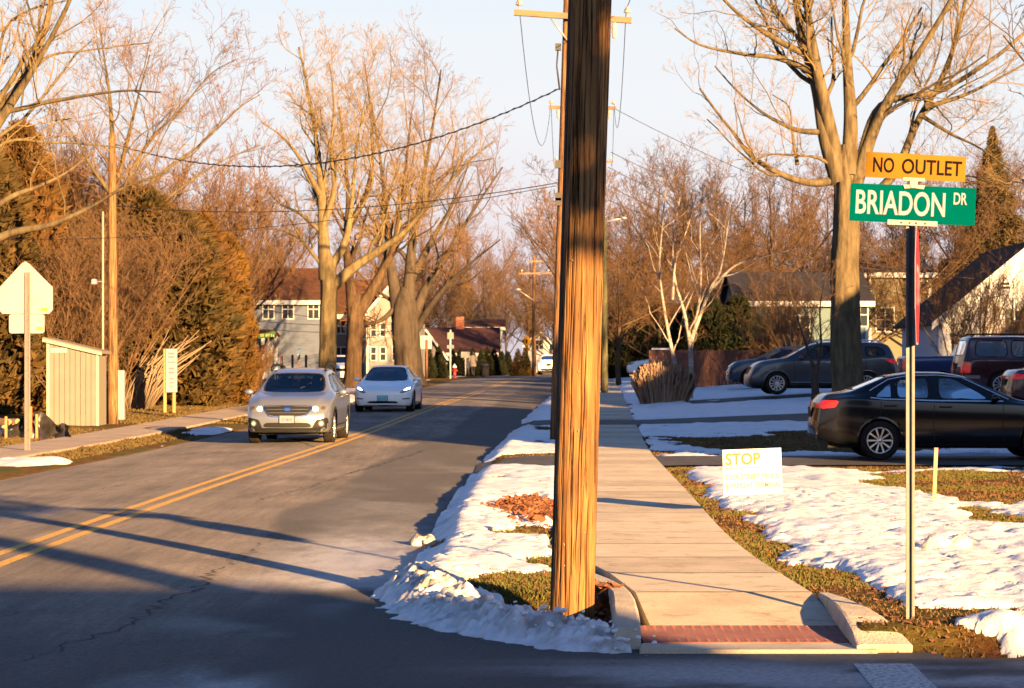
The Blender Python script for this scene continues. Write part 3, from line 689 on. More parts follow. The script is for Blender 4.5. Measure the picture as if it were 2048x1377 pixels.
def leaf_litter(name, n, box, seed, label):
    r = np.random.RandomState(seed); X = r.uniform(box[0], box[1], n); Y = r.uniform(box[2], box[3], n)
    t, _ = snow_t(X, Y); d = X-xsr(Y); dl = xsl(Y)-X; u = X-xc(Y)
    edge = np.exp(-(np.minimum(np.abs(d-.35), np.abs(dl-.35))/.35)**2)
    ok = (~side_street(X, Y)) & (u > 3.7) & (((t < .004) & (r.rand(n) < .35+.65*edge)) | (r.rand(n) < .006)) & ((d > -.05) | (dl > .1))
    X, Y = X[ok], Y[ok]; n = len(X); t = np.maximum(t[ok], 0); Z = T(X, Y)+t+.012+r.uniform(0,.02,n)
    s = r.uniform(.011,.024,n); a = r.uniform(0,6.283,n); tl = r.uniform(-.7,.7,(2,n)); V = np.empty((n*4,3))
    for j,(p,q) in enumerate(((-1,-.6),(1,-.5),(.8,.7),(-.7,.6))):
        x = (p*np.cos(a)-q*np.sin(a))*s; y = (p*np.sin(a)+q*np.cos(a))*s
        V[j::4] = np.stack([X+x, Y+y, Z+(tl[0]*p+tl[1]*q)*s*.6], -1)
    o = np_mesh(name, V, np.arange(n*4).reshape(-1,4), mat('dead_leaf', (.24,.085,.03), .8, (.10,.04,.018), 5, coord='World')); tag(o, label, 'leaves', kind='stuff')
leaf_litter('leaves', 16000, (-.9, 6.5, 14.3, 36), 4, 'brown fallen leaves along the sidewalk edges')
# leafy brown debris on the verge behind the pole
def debris(px, py, rx, ry_, n, seed, label):
    r = np.random.RandomState(seed); c = gp(px, py, .05); X = c[0]+r.normal(0,1,n)*rx*c[1]/F*.5; Y = c[1]+r.normal(0,1,n)*ry_*c[1]**2/(F*1.55)*.5
    ok = (xsl(Y)-X > .05) & (X-xc(Y) > 3.7); X, Y = X[ok], Y[ok]; n = len(X)
    Z = T(X,Y)+.02+r.uniform(0,.06,n)*np.exp(-((X-c[0])/.3)**2); s = r.uniform(.02,.05,n); a = r.uniform(0,6.28,n); tl = r.uniform(-1,1,(2,n)); V = np.empty((n*4,3))
    for j,(p,q) in enumerate(((-1,-.6),(1,-.5),(.8,.7),(-.7,.6))):
        x = (p*np.cos(a)-q*np.sin(a))*s; y = (p*np.sin(a)+q*np.cos(a))*s
        V[j::4] = np.stack([X+x, Y+y, Z+(tl[0]*p+tl[1]*q)*s*.8], -1)
    o = np_mesh('leaves', V, np.arange(n*4).reshape(-1,4), MATS['dead_leaf']); tag(o, label, 'leaves', kind='stuff')
debris(1062, 1014, 75, 18, 2500, 9, 'heap of wet brown leaves on the snowy verge behind the pole')
debris(1490, 1018, 60, 8, 1200, 10, 'brown leaves at the foot of the small yard sign')
debris(1215, 1190, 40, 10, 220, 11, 'brown leaves round the foot of the big wooden pole')
# ------------------------------------------------------------------ text
def text_geo(s, w, h, bold=0.0, xs=None):
    """2D text mesh fitted to a w x h box centred on the origin (w None keeps the shape, xs squeezes it)"""
    cu = bpy.data.curves.new('t', 'FONT'); cu.body = s; cu.offset = bold; cu.fill_mode = 'FRONT'; cu.resolution_u = 4
    ob = bpy.data.objects.new('t', cu); C.objects.link(ob); bpy.context.view_layer.update()
    me = bpy.data.meshes.new_from_object(ob.evaluated_get(bpy.context.evaluated_depsgraph_get()))
    V = np.array([v.co[:2] for v in me.vertices]); Fp = [tuple(p.vertices) for p in me.polygons]
    bpy.data.objects.remove(ob); bpy.data.meshes.remove(me); bpy.data.curves.remove(cu)
    lo = V.min(0); hi = V.max(0); k = h/(hi[1]-lo[1]); kx = k if w is None else w/(hi[0]-lo[0])
    V = (V-(lo+hi)/2)*np.array([kx, k]); return V, Fp
def sign_text(name, s, w, h, cx, cz, y, m, parent, bold=0.0):
    V, Fp = text_geo(s, w, h, bold)
    me = bpy.data.meshes.new(name); me.from_pydata([(cx+a, y, cz+b) for a, b in V], [], Fp); me.update()
    return link(me, name, m, parent)
def rounded(w, h, r, n=5):
    P = []
    for (sx, sy, a0) in ((1,1,0),(-1,1,90),(-1,-1,180),(1,-1,270)):
        for i in range(n+1):
            a = math.radians(a0+90*i/n); P.append((sx*(w/2-r)+r*math.cos(a), sy*(h/2-r)+r*math.sin(a)))
    return P

# ------------------------------------------------------------------ the big wooden pole
def wood_pole_mat(name, a, b_, dark, gray=0.0):
    m, nt, b = nodes_of(name); N = nt.nodes; L = nt.links
    tc = N.new('ShaderNodeTexCoord').outputs['Object']
    def nz(scl, sc, det, ro=.6):
        mp = N.new('ShaderNodeMapping'); mp.inputs['Scale'].default_value = scl; L.new(tc, mp.inputs[0])
        n = N.new('ShaderNodeTexNoise'); n.inputs['Scale'].default_value = sc; n.inputs['Detail'].default_value = det; n.inputs['Roughness'].default_value = ro
        L.new(mp.outputs[0], n.inputs['Vector']); return n.outputs['Fac']
    g1 = nz((1,1,.04), 34, 6); g2 = nz((1,1,.022), 42, 5, .7); g3 = nz((1,1,.14), 9, 5)
    r1 = N.new('ShaderNodeValToRGB'); e = r1.color_ramp.elements; e[0].position = .36; e[0].color = (*dark, 1); e[1].position = .60; e[1].color = (*a, 1)
    x = e.new(.46); x.color = (*b_, 1)
    L.new(g1, r1.inputs[0])
    r2 = N.new('ShaderNodeValToRGB'); e = r2.color_ramp.elements; e[0].position = .40; e[0].color = (.10,.07,.06,1); e[1].position = .46; e[1].color = (1,1,1,1); L.new(g2, r2.inputs[0])
    r3 = N.new('ShaderNodeValToRGB'); e = r3.color_ramp.elements; e[0].position = .3; e[0].color = (.55,.5,.46,1); e[1].position = .65; e[1].color = (1.2,1.15,1.0,1); L.new(g3, r3.inputs[0])
    def mul(p, q):
        mx = N.new('ShaderNodeMix'); mx.data_type = 'RGBA'; mx.blend_type = 'MULTIPLY'; mx.inputs[0].default_value = 1; L.new(p, mx.inputs[6]); L.new(q, mx.inputs[7]); return mx.outputs[2]
    L.new(mul(mul(r1.outputs[0], r2.outputs[0]), r3.outputs[0]), b.inputs['Base Color'])
    b.inputs['Roughness'].default_value = .85; b.inputs['Specular IOR Level'].default_value = .25
    bp = N.new('ShaderNodeBump'); bp.inputs['Strength'].default_value = .8; bp.inputs['Distance'].default_value = .012
    L.new(g2, bp.inputs['Height']); L.new(bp.outputs[0], b.inputs['Normal'])
    return m
M_pole = wood_pole_mat('pole_wood', (.22,.125,.052), (.16,.082,.032), (.072,.036,.020))
M_pole2 = wood_pole_mat('pole_wood_brown', (.20,.115,.06), (.14,.075,.04), (.05,.03,.02))
M_pole3 = wood_pole_mat('pole_wood_green', (.10,.105,.06), (.075,.075,.045), (.035,.033,.022))

PX, PY = .385, 16.15
pole = empty('utility_pole', (PX, PY, gz(PX, PY))); tag(pole, 'big cracked wooden utility pole standing at the street corner', 'utility pole')
nth, nz_ = 470, 300; Hp = 11.0
zs = np.concatenate([np.linspace(-.3, 4.6, nz_-20), np.linspace(4.7, Hp, 20)])
ths = np.concatenate([np.linspace(-np.pi*1.06, np.pi*.06, 390), np.linspace(np.pi*.06, np.pi*.94, 82)[1:-1]]); TH, ZZ_ = np.meshgrid(ths, zs)
R0 = .138 - .0022*ZZ_ + .012*np.exp(-(ZZ_-.0)/.25)*(ZZ_ > -.5)*.5
cx_ = (.031)*ZZ_                                # the pole leans to the right
rad = R0 + (fbm(np.cos(TH)*2.2+5, np.sin(TH)*2.2+ZZ_*.35, 9)-.5)*.022 + (fbm(TH*9, ZZ_*.5, 19, 3)-.5)*.006
r = np.random.RandomState(3)
for k in range(110):
    th0 = r.uniform(-np.pi, 0) if k < 90 else r.uniform(0, np.pi); z0 = r.uniform(-.2, 4.3); ln = r.choice([.25,.5,.9,1.6,2.4])*r.uniform(.7,1.3); w = r.uniform(.012,.028); dp = r.choice([.006,.012,.02,.03])*r.uniform(.7,1.2)
    th = th0 + (fbm(ZZ_*1.7+k*9, ZZ_*0+k, 40+k, 2)-.5)*.22
    dth = (TH-th+np.pi) % (2*np.pi) - np.pi
    fade = sstep(z0-.02, z0+.18, ZZ_)*sstep(z0+ln, z0+ln-.18, ZZ_)
    rad -= dp*fade*np.exp(-(dth/w)**2)
V = np.stack([cx_+rad*np.cos(TH), rad*np.sin(TH), ZZ_], -1).reshape(-1, 3)
ii = np.arange(nth*nz_).reshape(nz_, nth); jj = np.roll(ii, -1, 1)
np_mesh('shaft', V, np.stack([ii[:-1], jj[:-1], jj[1:], ii[1:]], -1).reshape(-1, 4), M_pole, pole, smooth=True)
M_gal = mat('galvanised', (.45,.45,.44), .45, (.33,.33,.33), 12, metal=.6); M_black = mat('black_rubber', (.018,.018,.02), .6)
M_porc = mat('porcelain', (.62,.58,.50), .25)
rnd = random.Random(8)
for i in range(9):
    z = rnd.uniform(.4, 2.4); a = math.radians(rnd.uniform(-150, -30)); R = .136-.0022*z
    mb = MB(); mb.xf = Matrix.Translation((.031*z+R*math.cos(a), R*math.sin(a), z)) @ rot_to((math.cos(a), math.sin(a), 0)); mb.lathe([(.006,-.004),(.006,.004),(.0,.005)], 8)
    mb.xf = None; mb.build('nail', mat('nail_steel', (.2,.19,.18), .5, metal=.5), pole)
# ground wire moulding down its far-left side
mb = MB(); mb.tube([(-.13+.031*z-.001*z, .02, z) for z in np.linspace(0, 8, 12)], .016, 6); mb.build('conduit', M_black, pole)

# ------------------------------------------------------------------ street name sign
SX_, SY_ = 2.42, 15.2; sz = gz(SX_, SY_)
sp = empty('street_sign', (SX_, SY_, sz)); tag(sp, 'green BRIADON DR street sign with yellow NO OUTLET plate on post', 'street sign')
M_post = mat('post_steel', (.13,.125,.125), .6, (.10,.095,.095), 20, metal=.2)
mb = MB()   # U channel post: flanges and web
for (x0, x1, y0, y1) in ((-.026,-.012,-.016,.0),(.012,.026,-.016,.0)): mb.box(x0, x1, y0, y1, -.1, 2.44)
mb.box(-.012, .012, .008, .014, -.1, 2.44); mb.box(-.0125, -.009, -.014, .010, -.1, 2.44); mb.box(.009, .0125, -.014, .010, -.1, 2.44)
mb.build('post', M_post, sp)
M_green = mat('sign_green', (.0,.060,.060), .6, (.0,.050,.050), 2.5, spec=0.0); M_signw = mat('sign_white', (.20,.18,.24), .6, spec=.1)
M_syel = mat('sign_yellow', (.16,.080,.0005), .5, (.14,.068,.0005), 2, spec=.08); M_sblk = mat('sign_black', (.006,.003,.005), .7, spec=.03)
def plate(name, w, h, z, tilt, th, m, xoff, parent, y=-.03):
    o = empty(name, (xoff, y, z), parent=parent); o.rotation_euler = (0, math.radians(tilt), 0)
    mb = MB(); mb.prism(rounded(w, h, .006, 2), 'y', -th/2, th/2); mb.build('plate', m, o); return o
SW, SH = .762, .228
g = plate('name_plate', SW, SH, 0, 2.4, .004, M_green, .012, sp); g.location.z = CH + (720-410)*SY_/F - sz
sign_text('lettering', 'BRIADON', .543, .148, -.075, .004, -.0035, M_signw, g, .018)
sign_text('lettering', 'DR', .082, .072, .287, .046, -.0035, M_signw, g, .016)
yl_ = plate('warning_plate', .606, .154, 0, 3.0, .004, M_syel, .03, sp); yl_.location.z = CH + (720-335)*SY_/F - sz
sign_text('lettering', 'NO', .128, .092, -.195, .001, -.0035, M_sblk, yl_, .016)
sign_text('lettering', 'OUTLET', .365, .092, .098, .001, -.0035, M_sblk, yl_, .016)
M_brk = mat('sign_bracket', (.22,.19,.19), .5, (.15,.13,.13), 30)
br = empty('bracket', (0,0,0), parent=sp)
zb = g.location.z
mb = MB(); mb.xf = Matrix.Translation((.012,-.034,zb)) @ Matrix.Rotation(math.radians(2.4),4,'Y')
mb.box(-.150,.152,-.006,.02,-.128,-.098); mb.xf = None; mb.build('lower_clamp', M_brk, br)
mb = MB(); mb.xf = Matrix.Translation((.012,-.034,zb)) @ Matrix.Rotation(math.radians(2.4),4,'Y')
mb.prism([(-.065,.118),(-.055,.094),(.0,.10),(.06,.094),(.068,.118)],'y',-.006,.02); mb.box(-.025,.022,-.01,.024,.112,.150); mb.box(-.07,.065,-.005,.02,.142,.162); mb.xf = None
mb.lathe([(.024,zb+.10),(.024,zb+.15),(.016,zb+.155)],12,'z',(.005,-.02,0)); mb.build('upper_clamp', M_brk, br)
for x in (-.07,-.02,.02,.075):
    mb = MB(); mb.xf = Matrix.Translation((.012+x,-.042,zb-.113-x*.042)); mb.lathe([(.006,0),(.006,-.004),(0,-.005)],8,'y')
    mb.xf = None; mb.build('bolt', mat('bolt_dark', (.12,.10,.09), .5, metal=.5), br)
# the octagonal stop sign, seen edge on, on the same post
st_ = empty('stop_plate', (.043, .0, 2.10-.10), parent=sp)
oc = [(.381*math.cos(math.radians(22.5+45*k))/math.cos(math.radians(22.5))*.95, .381*math.sin(math.radians(22.5+45*k))/math.cos(math.radians(22.5))*.95) for k in range(8)]
mb = MB(); mb.cm = 0; mb.prism([(p[0], p[1]+.03) for p in oc], 'x', -.002, .002); mb.build('plate', M_signw, st_)
mb = MB(); mb.prism([(p[0]*.96, p[1]*.96+.03) for p in oc], 'x', .0025, .004); mb.build('red_face', mat('sign_red', (.42,.012,.02), .4), st_)
st_.rotation_euler = (0, 0, math.radians(-11.0))
V, Fp = text_geo('STOP', .5, .25, .02)
me = bpy.data.meshes.new('lettering'); me.from_pydata([(.0052, a, b+.03) for a, b in V], [], Fp); link(me, 'lettering', M_signw, st_)

# ------------------------------------------------------------------ yard sign and survey stake
yc = gp(1508, 1032, .0); ys_ = empty('yard_sign', (yc[0], yc[1], gz(*yc)), math.radians(-8)); tag(ys_, 'white corrugated yard sign reading STOP on thin wire legs in snow', 'yard sign')
ys_.rotation_euler = (0, math.radians(-2.0), math.radians(4))
mb = MB(); mb.box(-.305,.305,-.002,.002,.22,.69); mb.build('panel', mat('sign_plastic', (.46,.44,.46), .6, spec=.1), ys_)
M_ylet = mat('yard_letter', (.25,.125,.05), .7, spec=.05)
sign_text('lettering', 'STOP', .365, .125, -.095, .59, -.0032, M_ylet, ys_, .03)
mb = MB(); mb.box(-.285,.075,-.0036,-.0032,.495,.502); mb.build('rule', M_ylet, ys_)
M_ylet2 = mat('yard_letter_small', (.22,.10,.04), .7, spec=.05)
sign_text('lettering', 'DEER STREET TRUCK', .56, .055, .005, .405, -.0032, M_ylet2, ys_, .012)
sign_text('lettering', '& FREIGHT TERMINAL', .585, .055, .005, .315, -.0032, M_ylet2, ys_, .012)
for x in (-.12, .12):
    mb = MB(); mb.tube([(x,.0,-.08),(x,0,.45)], .003, 6); mb.build('leg', M_gal, ys_)
sc_ = gp(1868, 1008); stk = empty('survey_stake', (sc_[0], sc_[1], gz(*sc_))); tag(stk, 'thin wooden survey stake with pink painted tip in the lawn', 'stake')
stk.rotation_euler = (0, math.radians(2.2), 0)
M_lath = mat('lath_wood', (.46,.27,.13), .8, (.38,.21,.10), 30, stretch=(1,1,.1))
mb = MB(); mb.box(-.02,.02,-.008,.008,-.1,.585); mb.build('lath', M_lath, stk)
mb = MB(); mb.box(-.0205,.0205,-.0085,.0085,.585,.63); mb.build('painted_tip', mat('pink_paint', (.80,.12,.12), .6), stk)
# ------------------------------------------------------------------ houses
def hx(px, Y): return (px-1024)*Y/F
def hz(py, Y): return CH+(HZ-py)*Y/F
def siding(name, c, pitch=.12):
    if name in MATS: return MATS[name]
    m, nt, b = nodes_of(name); N = nt.nodes; L = nt.links
    tc = N.new('ShaderNodeTexCoord').outputs['Object']; sx = N.new('ShaderNodeSeparateXYZ'); L.new(tc, sx.inputs[0])
    d = N.new('ShaderNodeMath'); d.operation = 'DIVIDE'; L.new(sx.outputs[2], d.inputs[0]); d.inputs[1].default_value = pitch
    fr = N.new('ShaderNodeMath'); fr.operation = 'FRACT'; L.new(d.outputs[0], fr.inputs[0])
    bp = N.new('ShaderNodeBump'); bp.inputs['Strength'].default_value = .8; bp.inputs['Distance'].default_value = .02; L.new(fr.outputs[0], bp.inputs['Height']); L.new(bp.outputs[0], b.inputs['Normal'])
    nz = N.new('ShaderNodeTexNoise'); nz.inputs['Scale'].default_value = .8; L.new(tc, nz.inputs['Vector'])
    r = N.new('ShaderNodeValToRGB'); r.color_ramp.elements[0].color = tuple(x*.85 for x in c)+(1,); r.color_ramp.elements[1].color = (*c, 1); L.new(nz.outputs['Fac'], r.inputs[0]); L.new(r.outputs[0], b.inputs['Base Color'])
    b.inputs['Roughness'].default_value = .7; MATS[name] = m; return m
def shingle(name, c): return mat(name, c, .9, tuple(x*1.5 for x in c), 3, .5, 22, stretch=(1,1,2.2), spec=.08)
M_trimw = mat('trim_white', (.32,.33,.36), .6); M_pane = mat('window_pane', (.02,.025,.03), .08, spec=.8)
M_chim = mat('chimney_brick', (.26,.09,.05), .9, (.17,.06,.04), 9, .4)
def window(parent, x, z, w, h, y, bars=1, frame=M_trimw, shutters=None):
    e = empty('window', (x, y, z), parent=parent); t = .06*max(1, w/.9)
    mb = MB()
    for (a, b, c, d) in ((-w/2-t,-w/2,-h/2-t,h/2+t),(w/2,w/2+t,-h/2-t,h/2+t),(-w/2,w/2,h/2,h/2+t),(-w/2,w/2,-h/2-t,-h/2)): mb.box(a, b, -.05, .02, c, d)
    mb.box(-w/2, w/2, -.035, .0, -.025, .025)
    for k in range(bars): xx = -w/2+w*(k+1)/(bars+1); mb.box(xx-.025, xx+.025, -.034, .0, -h/2, -.026); mb.box(xx-.025, xx+.025, -.034, .0, .026, h/2)
    mb.build('frame', frame, e)
    for (z0, z1) in ((-h/2, -.025), (.025, h/2)):
        mb = MB(); mb.box(-w/2, w/2, -.012, .012, z0, z1); mb.build('pane', M_pane, e)
    if shutters:
        for sg in (-1, 1): mb = MB(); mb.box(min(sg*(w/2+t),sg*(w/2+t+.3)), max(sg*(w/2+t),sg*(w/2+t+.3)), -.04, .02, -h/2-t, h/2+t); mb.build('shutter', shutters, e)
    return e
def house(name, label, x0, x1, y0, y1, z0, eave, ridge, axis, mw, mr, wins=(), over=.3, trim=M_trimw, cx=None, cat='house', th=.12, group=None):
    """gabled house; axis is the direction of its ridge.  wins: (x, z, w, h, bars, shutter)"""
    ox, oy = (x0+x1)/2, y0; o = empty(name, (ox, oy, z0)); tag(o, label, cat, group)
    a, b, d = x0-ox, x1-ox, y1-y0; e, r = eave-z0, ridge-z0; mb = MB()
    if axis == 'x':
        m = d/2; mb.prism([(0,-.5),(d,-.5),(d,e),(m,r),(0,e)], 'x', a, b); mb.build('wall', mw, o)
        sl = (r-e)/m
        for (p, q) in (((-over, e-over*sl), (m, r)), ((m, r), (d+over, e-over*sl))):
            mb = MB(); mb.prism([(p[0], p[1]+.02), (q[0], q[1]+.02), (q[0], q[1]+th+.02), (p[0], p[1]+th+.02)], 'x', a-over, b+over); mb.build('roof', mr, o)
        mb = MB(); mb.box(a-over, b+over, -over-.06, -over-.003, e-over*sl-.16, e-over*sl+.10); mb.build('gutter', trim, o)
    else:
        c = (a+b)/2 if cx is None else cx-ox; mb.prism([(a,-.5),(b,-.5),(b,e),(c,r),(a,e)], 'y', 0, d); mb.build('wall', mw, o)
        for (p, q, s) in (((a, e), (c, r), -1), ((c, r), (b, e), 1)):
            k = (q[1]-p[1])/(q[0]-p[0]); P = (p[0]-over, p[1]-over*k) if s < 0 else p; Q = q if s < 0 else (q[0]+over, q[1]+over*k)
            mb = MB(); mb.prism([(P[0],P[1]+.02),(Q[0],Q[1]+.02),(Q[0],Q[1]+th+.02),(P[0],P[1]+th+.02)], 'y', -over, d+over); mb.build('roof', mr, o)
            mb = MB(); mb.prism([(P[0],P[1]-.12),(Q[0],Q[1]-.12),(Q[0],Q[1]+th+.03),(P[0],P[1]+th+.03)], 'y', -over-.05, -over-.003); mb.build('rake_board', trim, o)
    for (xx, sg) in ((a, 1), (b, -1)):
        mb = MB(); mb.box(min(xx-.012*sg, xx+.12*sg), max(xx-.012*sg, xx+.12*sg), -.03, -.002, -.4, e-.02); mb.build('corner_board', trim, o)
    for w in wins: window(o, w[0]-ox, w[1]-z0, w[2], w[3], -.02, w[4] if len(w) > 4 else 1, trim, w[5] if len(w) > 5 else None)
    return o
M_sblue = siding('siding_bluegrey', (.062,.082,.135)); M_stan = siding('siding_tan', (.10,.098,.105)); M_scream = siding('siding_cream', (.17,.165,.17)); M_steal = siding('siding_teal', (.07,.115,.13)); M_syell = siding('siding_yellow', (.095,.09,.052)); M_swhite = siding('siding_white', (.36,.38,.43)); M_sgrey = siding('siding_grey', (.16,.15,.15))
M_rbrown = shingle('roof_brown', (.05,.024,.015)); M_rdark = shingle('roof_dark', (.018,.018,.024)); M_rpurp = shingle('roof_plum', (.035,.018,.020)); M_shut = mat('shutter_dark', (.03,.045,.045), .6)
wa = [(hx(p,150), hz(619,150), .62, 1.1, 1) for p in (420, 470, 537, 576, 627)] + [(hx(p,150), hz(700,150), .7, 1.1, 1) for p in (430, 478)]
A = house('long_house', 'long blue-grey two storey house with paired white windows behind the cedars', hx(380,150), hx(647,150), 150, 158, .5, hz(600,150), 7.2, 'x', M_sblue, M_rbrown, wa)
ox = A.location.x; mb = MB(); Yp = -2.2
mb.prism([(hx(495,148)-ox, hz(672,148)-.5), (hx(556,148)-ox, hz(672,148)-.5), (hx(545,148)-ox, hz(660,148)-.5), (hx(505,148)-ox, hz(660,148)-.5)], 'y', Yp, -.05); mb.build('porch_roof', M_rbrown, A)
for p in (498, 526, 552): mb = MB(); xx = hx(p,148)-ox; mb.box(xx-.1, xx+.1, Yp+.1, Yp+.3, -.5, hz(672,148)-.52); mb.build('porch_post', M_trimw, A)
house('tan_house', 'tan shingled wing between the blue-grey house and cream gable', hx(648.5,152), hx(731,152), 152.3, 161, .5, hz(628,152), 6.6, 'x', M_stan, M_rbrown, [(hx(681,152), hz(653,152), .55, .85, 1), (hx(681,152), hz(712,152), .8, 1.0, 1), (hx(709,152), hz(705,152), .45, 1.3, 0)])
house('cream_house', 'cream gabled house front lit by the sun behind the street trees', hx(733,148), hx(836,148), 148, 160, .5, hz(628,148), hz(568,148), 'y', M_scream, M_rbrown, [(hx(p,148), hz(q,148), .28, .75, 0, None) for p in (747, 766, 790) for q in (660, 708)] )
D = house('plum_house', 'low house with dark plum roof and brick chimney at the bend', hx(850,192), hx(992,192), 192, 202, .6, hz(706,192), hz(658,194), 'x', M_sgrey, M_rpurp, [(hx(900,192), hz(716,192), .8, .8, 1)])
ox = D.location.x; mb = MB(); xx = hx(920,197)-ox; mb.box(xx-.32, xx+.32, 4.6, 5.2, 1.5, hz(634,197)-.6); mb.build('chimney', M_chim, D)
house('gable_wing', 'grey gable wing with white rake boards left of the plum roof', hx(812,188), hx(890,188), 188.4, 191.9, .6, hz(712,188), hz(660,188), 'y', M_sgrey, M_rpurp, [(hx(839,188), hz(682,188), .6, .8, 1)])
house('white_house', 'white sided house wall lit by sun behind the plum roof', hx(932,214), hx(1004,214), 214, 222, .6, hz(656,214), hz(642,218), 'x', M_swhite, M_rbrown, [(hx(975,214), hz(672,214), .6, .9, 1)])
house('small_white_house', 'small white gabled house beyond the yellow crossing sign', hx(1050,262), hx(1106,262), 262, 270, .5, hz(690,262), hz(662,262), 'y', M_swhite, M_rdark, [(hx(1078,262), hz(690,262), .8, .9, 1)])
house('yellow_house', 'pale yellow house under dark roof right of the maple', hx(1738,132), hx(1862,132), 132, 141, .9, hz(548,132), hz(524,134), 'x', M_syell, M_rdark, [(hx(1770,132), hz(640,132), .9, 1.2, 1), (hx(1840,132), hz(585,132), .8, 1.1, 1)])
house('teal_house', 'teal sided house with dark roof behind the maple and suv', hx(1478,123), hx(1736,123), 123, 131.5, .9, hz(603,123), hz(548,126), 'x', M_steal, M_rdark, [(hx(1524,123), hz(662,123), .5, 1.0, 1), (hx(1600,123), hz(655,123), .9, 1.1, 1), (hx(1720,123), hz(630,123), .7, 1.1, 1)])
house('gabled_house', 'white gabled house with brown roof at the right edge', hx(1878,100), hx(2252,100), 100, 109.5, .8, hz(640,100), hz(488,100), 'y', M_swhite, M_rbrown, [(hx(2010,100), hz(572,100), .35, .25, 0), (hx(2045,100), hz(642,100), .6, .8, 1, M_shut), (hx(2140,100), hz(590,100), .9, 1.2, 1)], over=.35)
house('rear_gable_house', 'pale gable peeping over the brown roof at right', hx(1902,142), hx(2030,142), 142, 150, .9, hz(560,142), hz(512,142), 'y', siding('siding_pale', (.34,.33,.33)), M_rbrown, [], cx=hx(1935,142))

# brown board fence
fy = 106.0; fence = empty('board_fence', (hx(1400,fy), fy, gz(hx(1400,fy), fy))); tag(fence, 'tall brown board fence behind the birch and snow', 'fence')
M_fence = mat('fence_brown', (.085,.035,.026), .85, (.065,.028,.022), 8, .3, 30, stretch=(1,1,.1)); x = hx(1298,fy); k = 0
bd = MB(); bd.box(0, .145, 0, .025, -.1, 1.62); pb = bd.build('board', M_fence, fence); me = pb.data; pb.location = (x-fence.location.x, 0, .0)
while x < hx(1512, fy):
    x += .152; k += 1; c = bpy.data.objects.new('board', me); C.objects.link(c); c.parent = fence; c.location = (x-fence.location.x, 0, random.Random(k).uniform(-.01,.01))
for z in (.35, 1.45): mb = MB(); mb.box(hx(1298,fy)-fence.location.x, x-fence.location.x+.15, .026, .07, z, z+.09); mb.build('rail', M_fence, fence)
mb = MB(); mb.box(hx(1303,fy)-fence.location.x, hx(1342,fy)-fence.location.x, -.04, .07, 1.63, 1.70, .03); o = mb.build('snow_cap', M_snow, fence); attr(o, 'dirt', np.zeros(len(o.data.vertices)))
# ------------------------------------------------------------------ utility poles and wires
def upole(name, label, px, Y, py_top, r, m, lean=0.0, base=None):
    x = hx(px, Y); z = gz(x, Y) if base is None else base; o = empty(name, (x, Y, z)); tag(o, label, 'utility pole')
    H = hz(py_top, Y)-z; mb = MB(); n = 10
    mb.tube([(lean*H*i/n, 0, -.2+(H+.2)*i/n) for i in range(n+1)], [r*(1-.35*i/n) for i in range(n+1)], 14); mb.build('shaft', m, o); return o, H
M_xarm = mat('crossarm_wood', (.17,.115,.065), .85, (.11,.075,.045), 12, stretch=(.15,1,1)); M_ins = mat('insulator', (.34,.28,.22), .3); M_wire = mat('wire_black', (.012,.012,.013), .6); M_wireg = mat('wire_grey', (.06,.055,.05), .6)
def crossarm(o, x0, z0, x1, z1, y=-.2, pins=(), hang=()):
    e = empty('crossarm', (0, 0, 0), parent=o); d = Vector((x1-x0, 0, z1-z0)); L = d.length; a = math.atan2(z1-z0, x1-x0)
    mb = MB(); mb.xf = Matrix.Translation((x0, y, z0)) @ Matrix.Rotation(-a, 4, 'Y'); mb.box(0, L, -.05, .05, -.06, .06); mb.build('beam', M_xarm, e)
    for t in pins:
        p = Vector((x0, y, z0))+d*t; mb = MB(); mb.lathe([(.012,.06),(.014,.14),(.05,.15),(.085,.17),(.05,.19),(.075,.21),(.045,.23),(.04,.27),(.02,.29),(0,.295)], 12, 'z', p); mb.build('insulator', M_ins, e)
    for t in hang:
        p = Vector((x0, y, z0))+d*t; mb = MB(); mb.lathe([(.015,-.06),(.06,-.10),(.04,-.13),(.07,-.16),(.045,-.2),(.06,-.24),(.045,-.34),(.055,-.36),(.02,-.40),(0,-.41)], 12, 'z', p); mb.build('cutout', M_ins, e)
    return e
def wire(name, a, b, sag, r, label, m=M_wire, twist=0, group='overhead wires'):
    a = Vector(a); b = Vector(b); n = 26; P = []
    for i in range(n+1):
        t = i/n; p = a*(1-t)+b*t; p.z -= sag*4*t*(1-t); P.append(p)
    mb = MB(); mb.tube(P, r, 5)
    if twist:
        m2 = 160; Q = []
        for i in range(m2+1):
            t = i/m2; p = a*(1-t)+b*t; p.z -= sag*4*t*(1-t); q = t*2*math.pi*twist; p.y += r*1.6*math.cos(q); p.z += r*1.6*math.sin(q); Q.append(p)
        mb.tube(Q, r*.8, 5)
    o = mb.build(name, m); tag(o, label, 'wire', group); return o
Y2 = 52.0; p2, H2 = upole('utility_pole', 'brown utility pole half hidden behind the big foreground pole', 1113, Y2, -90, .15, M_pole2, .027)
b2 = p2.location
def lp(o, px, py, Y): w = at(px, py, Y); return (w.x-o.location.x, w.y-o.location.y, w.z-o.location.z)
l0 = lp(p2,1028,28,Y2); l1 = lp(p2,1262,44,Y2); crossarm(p2, l0[0], l0[2], l1[0], l1[2], -.2, (.045,.965), (.855,))
mb = MB(); q0 = lp(p2,1102,40,Y2); q1 = lp(p2,1137,86,Y2); mb.tube([(q0[0],-.2,q0[2]),(q1[0],-.12,q1[2])], .02, 6); mb.build('brace', M_gal, p2)
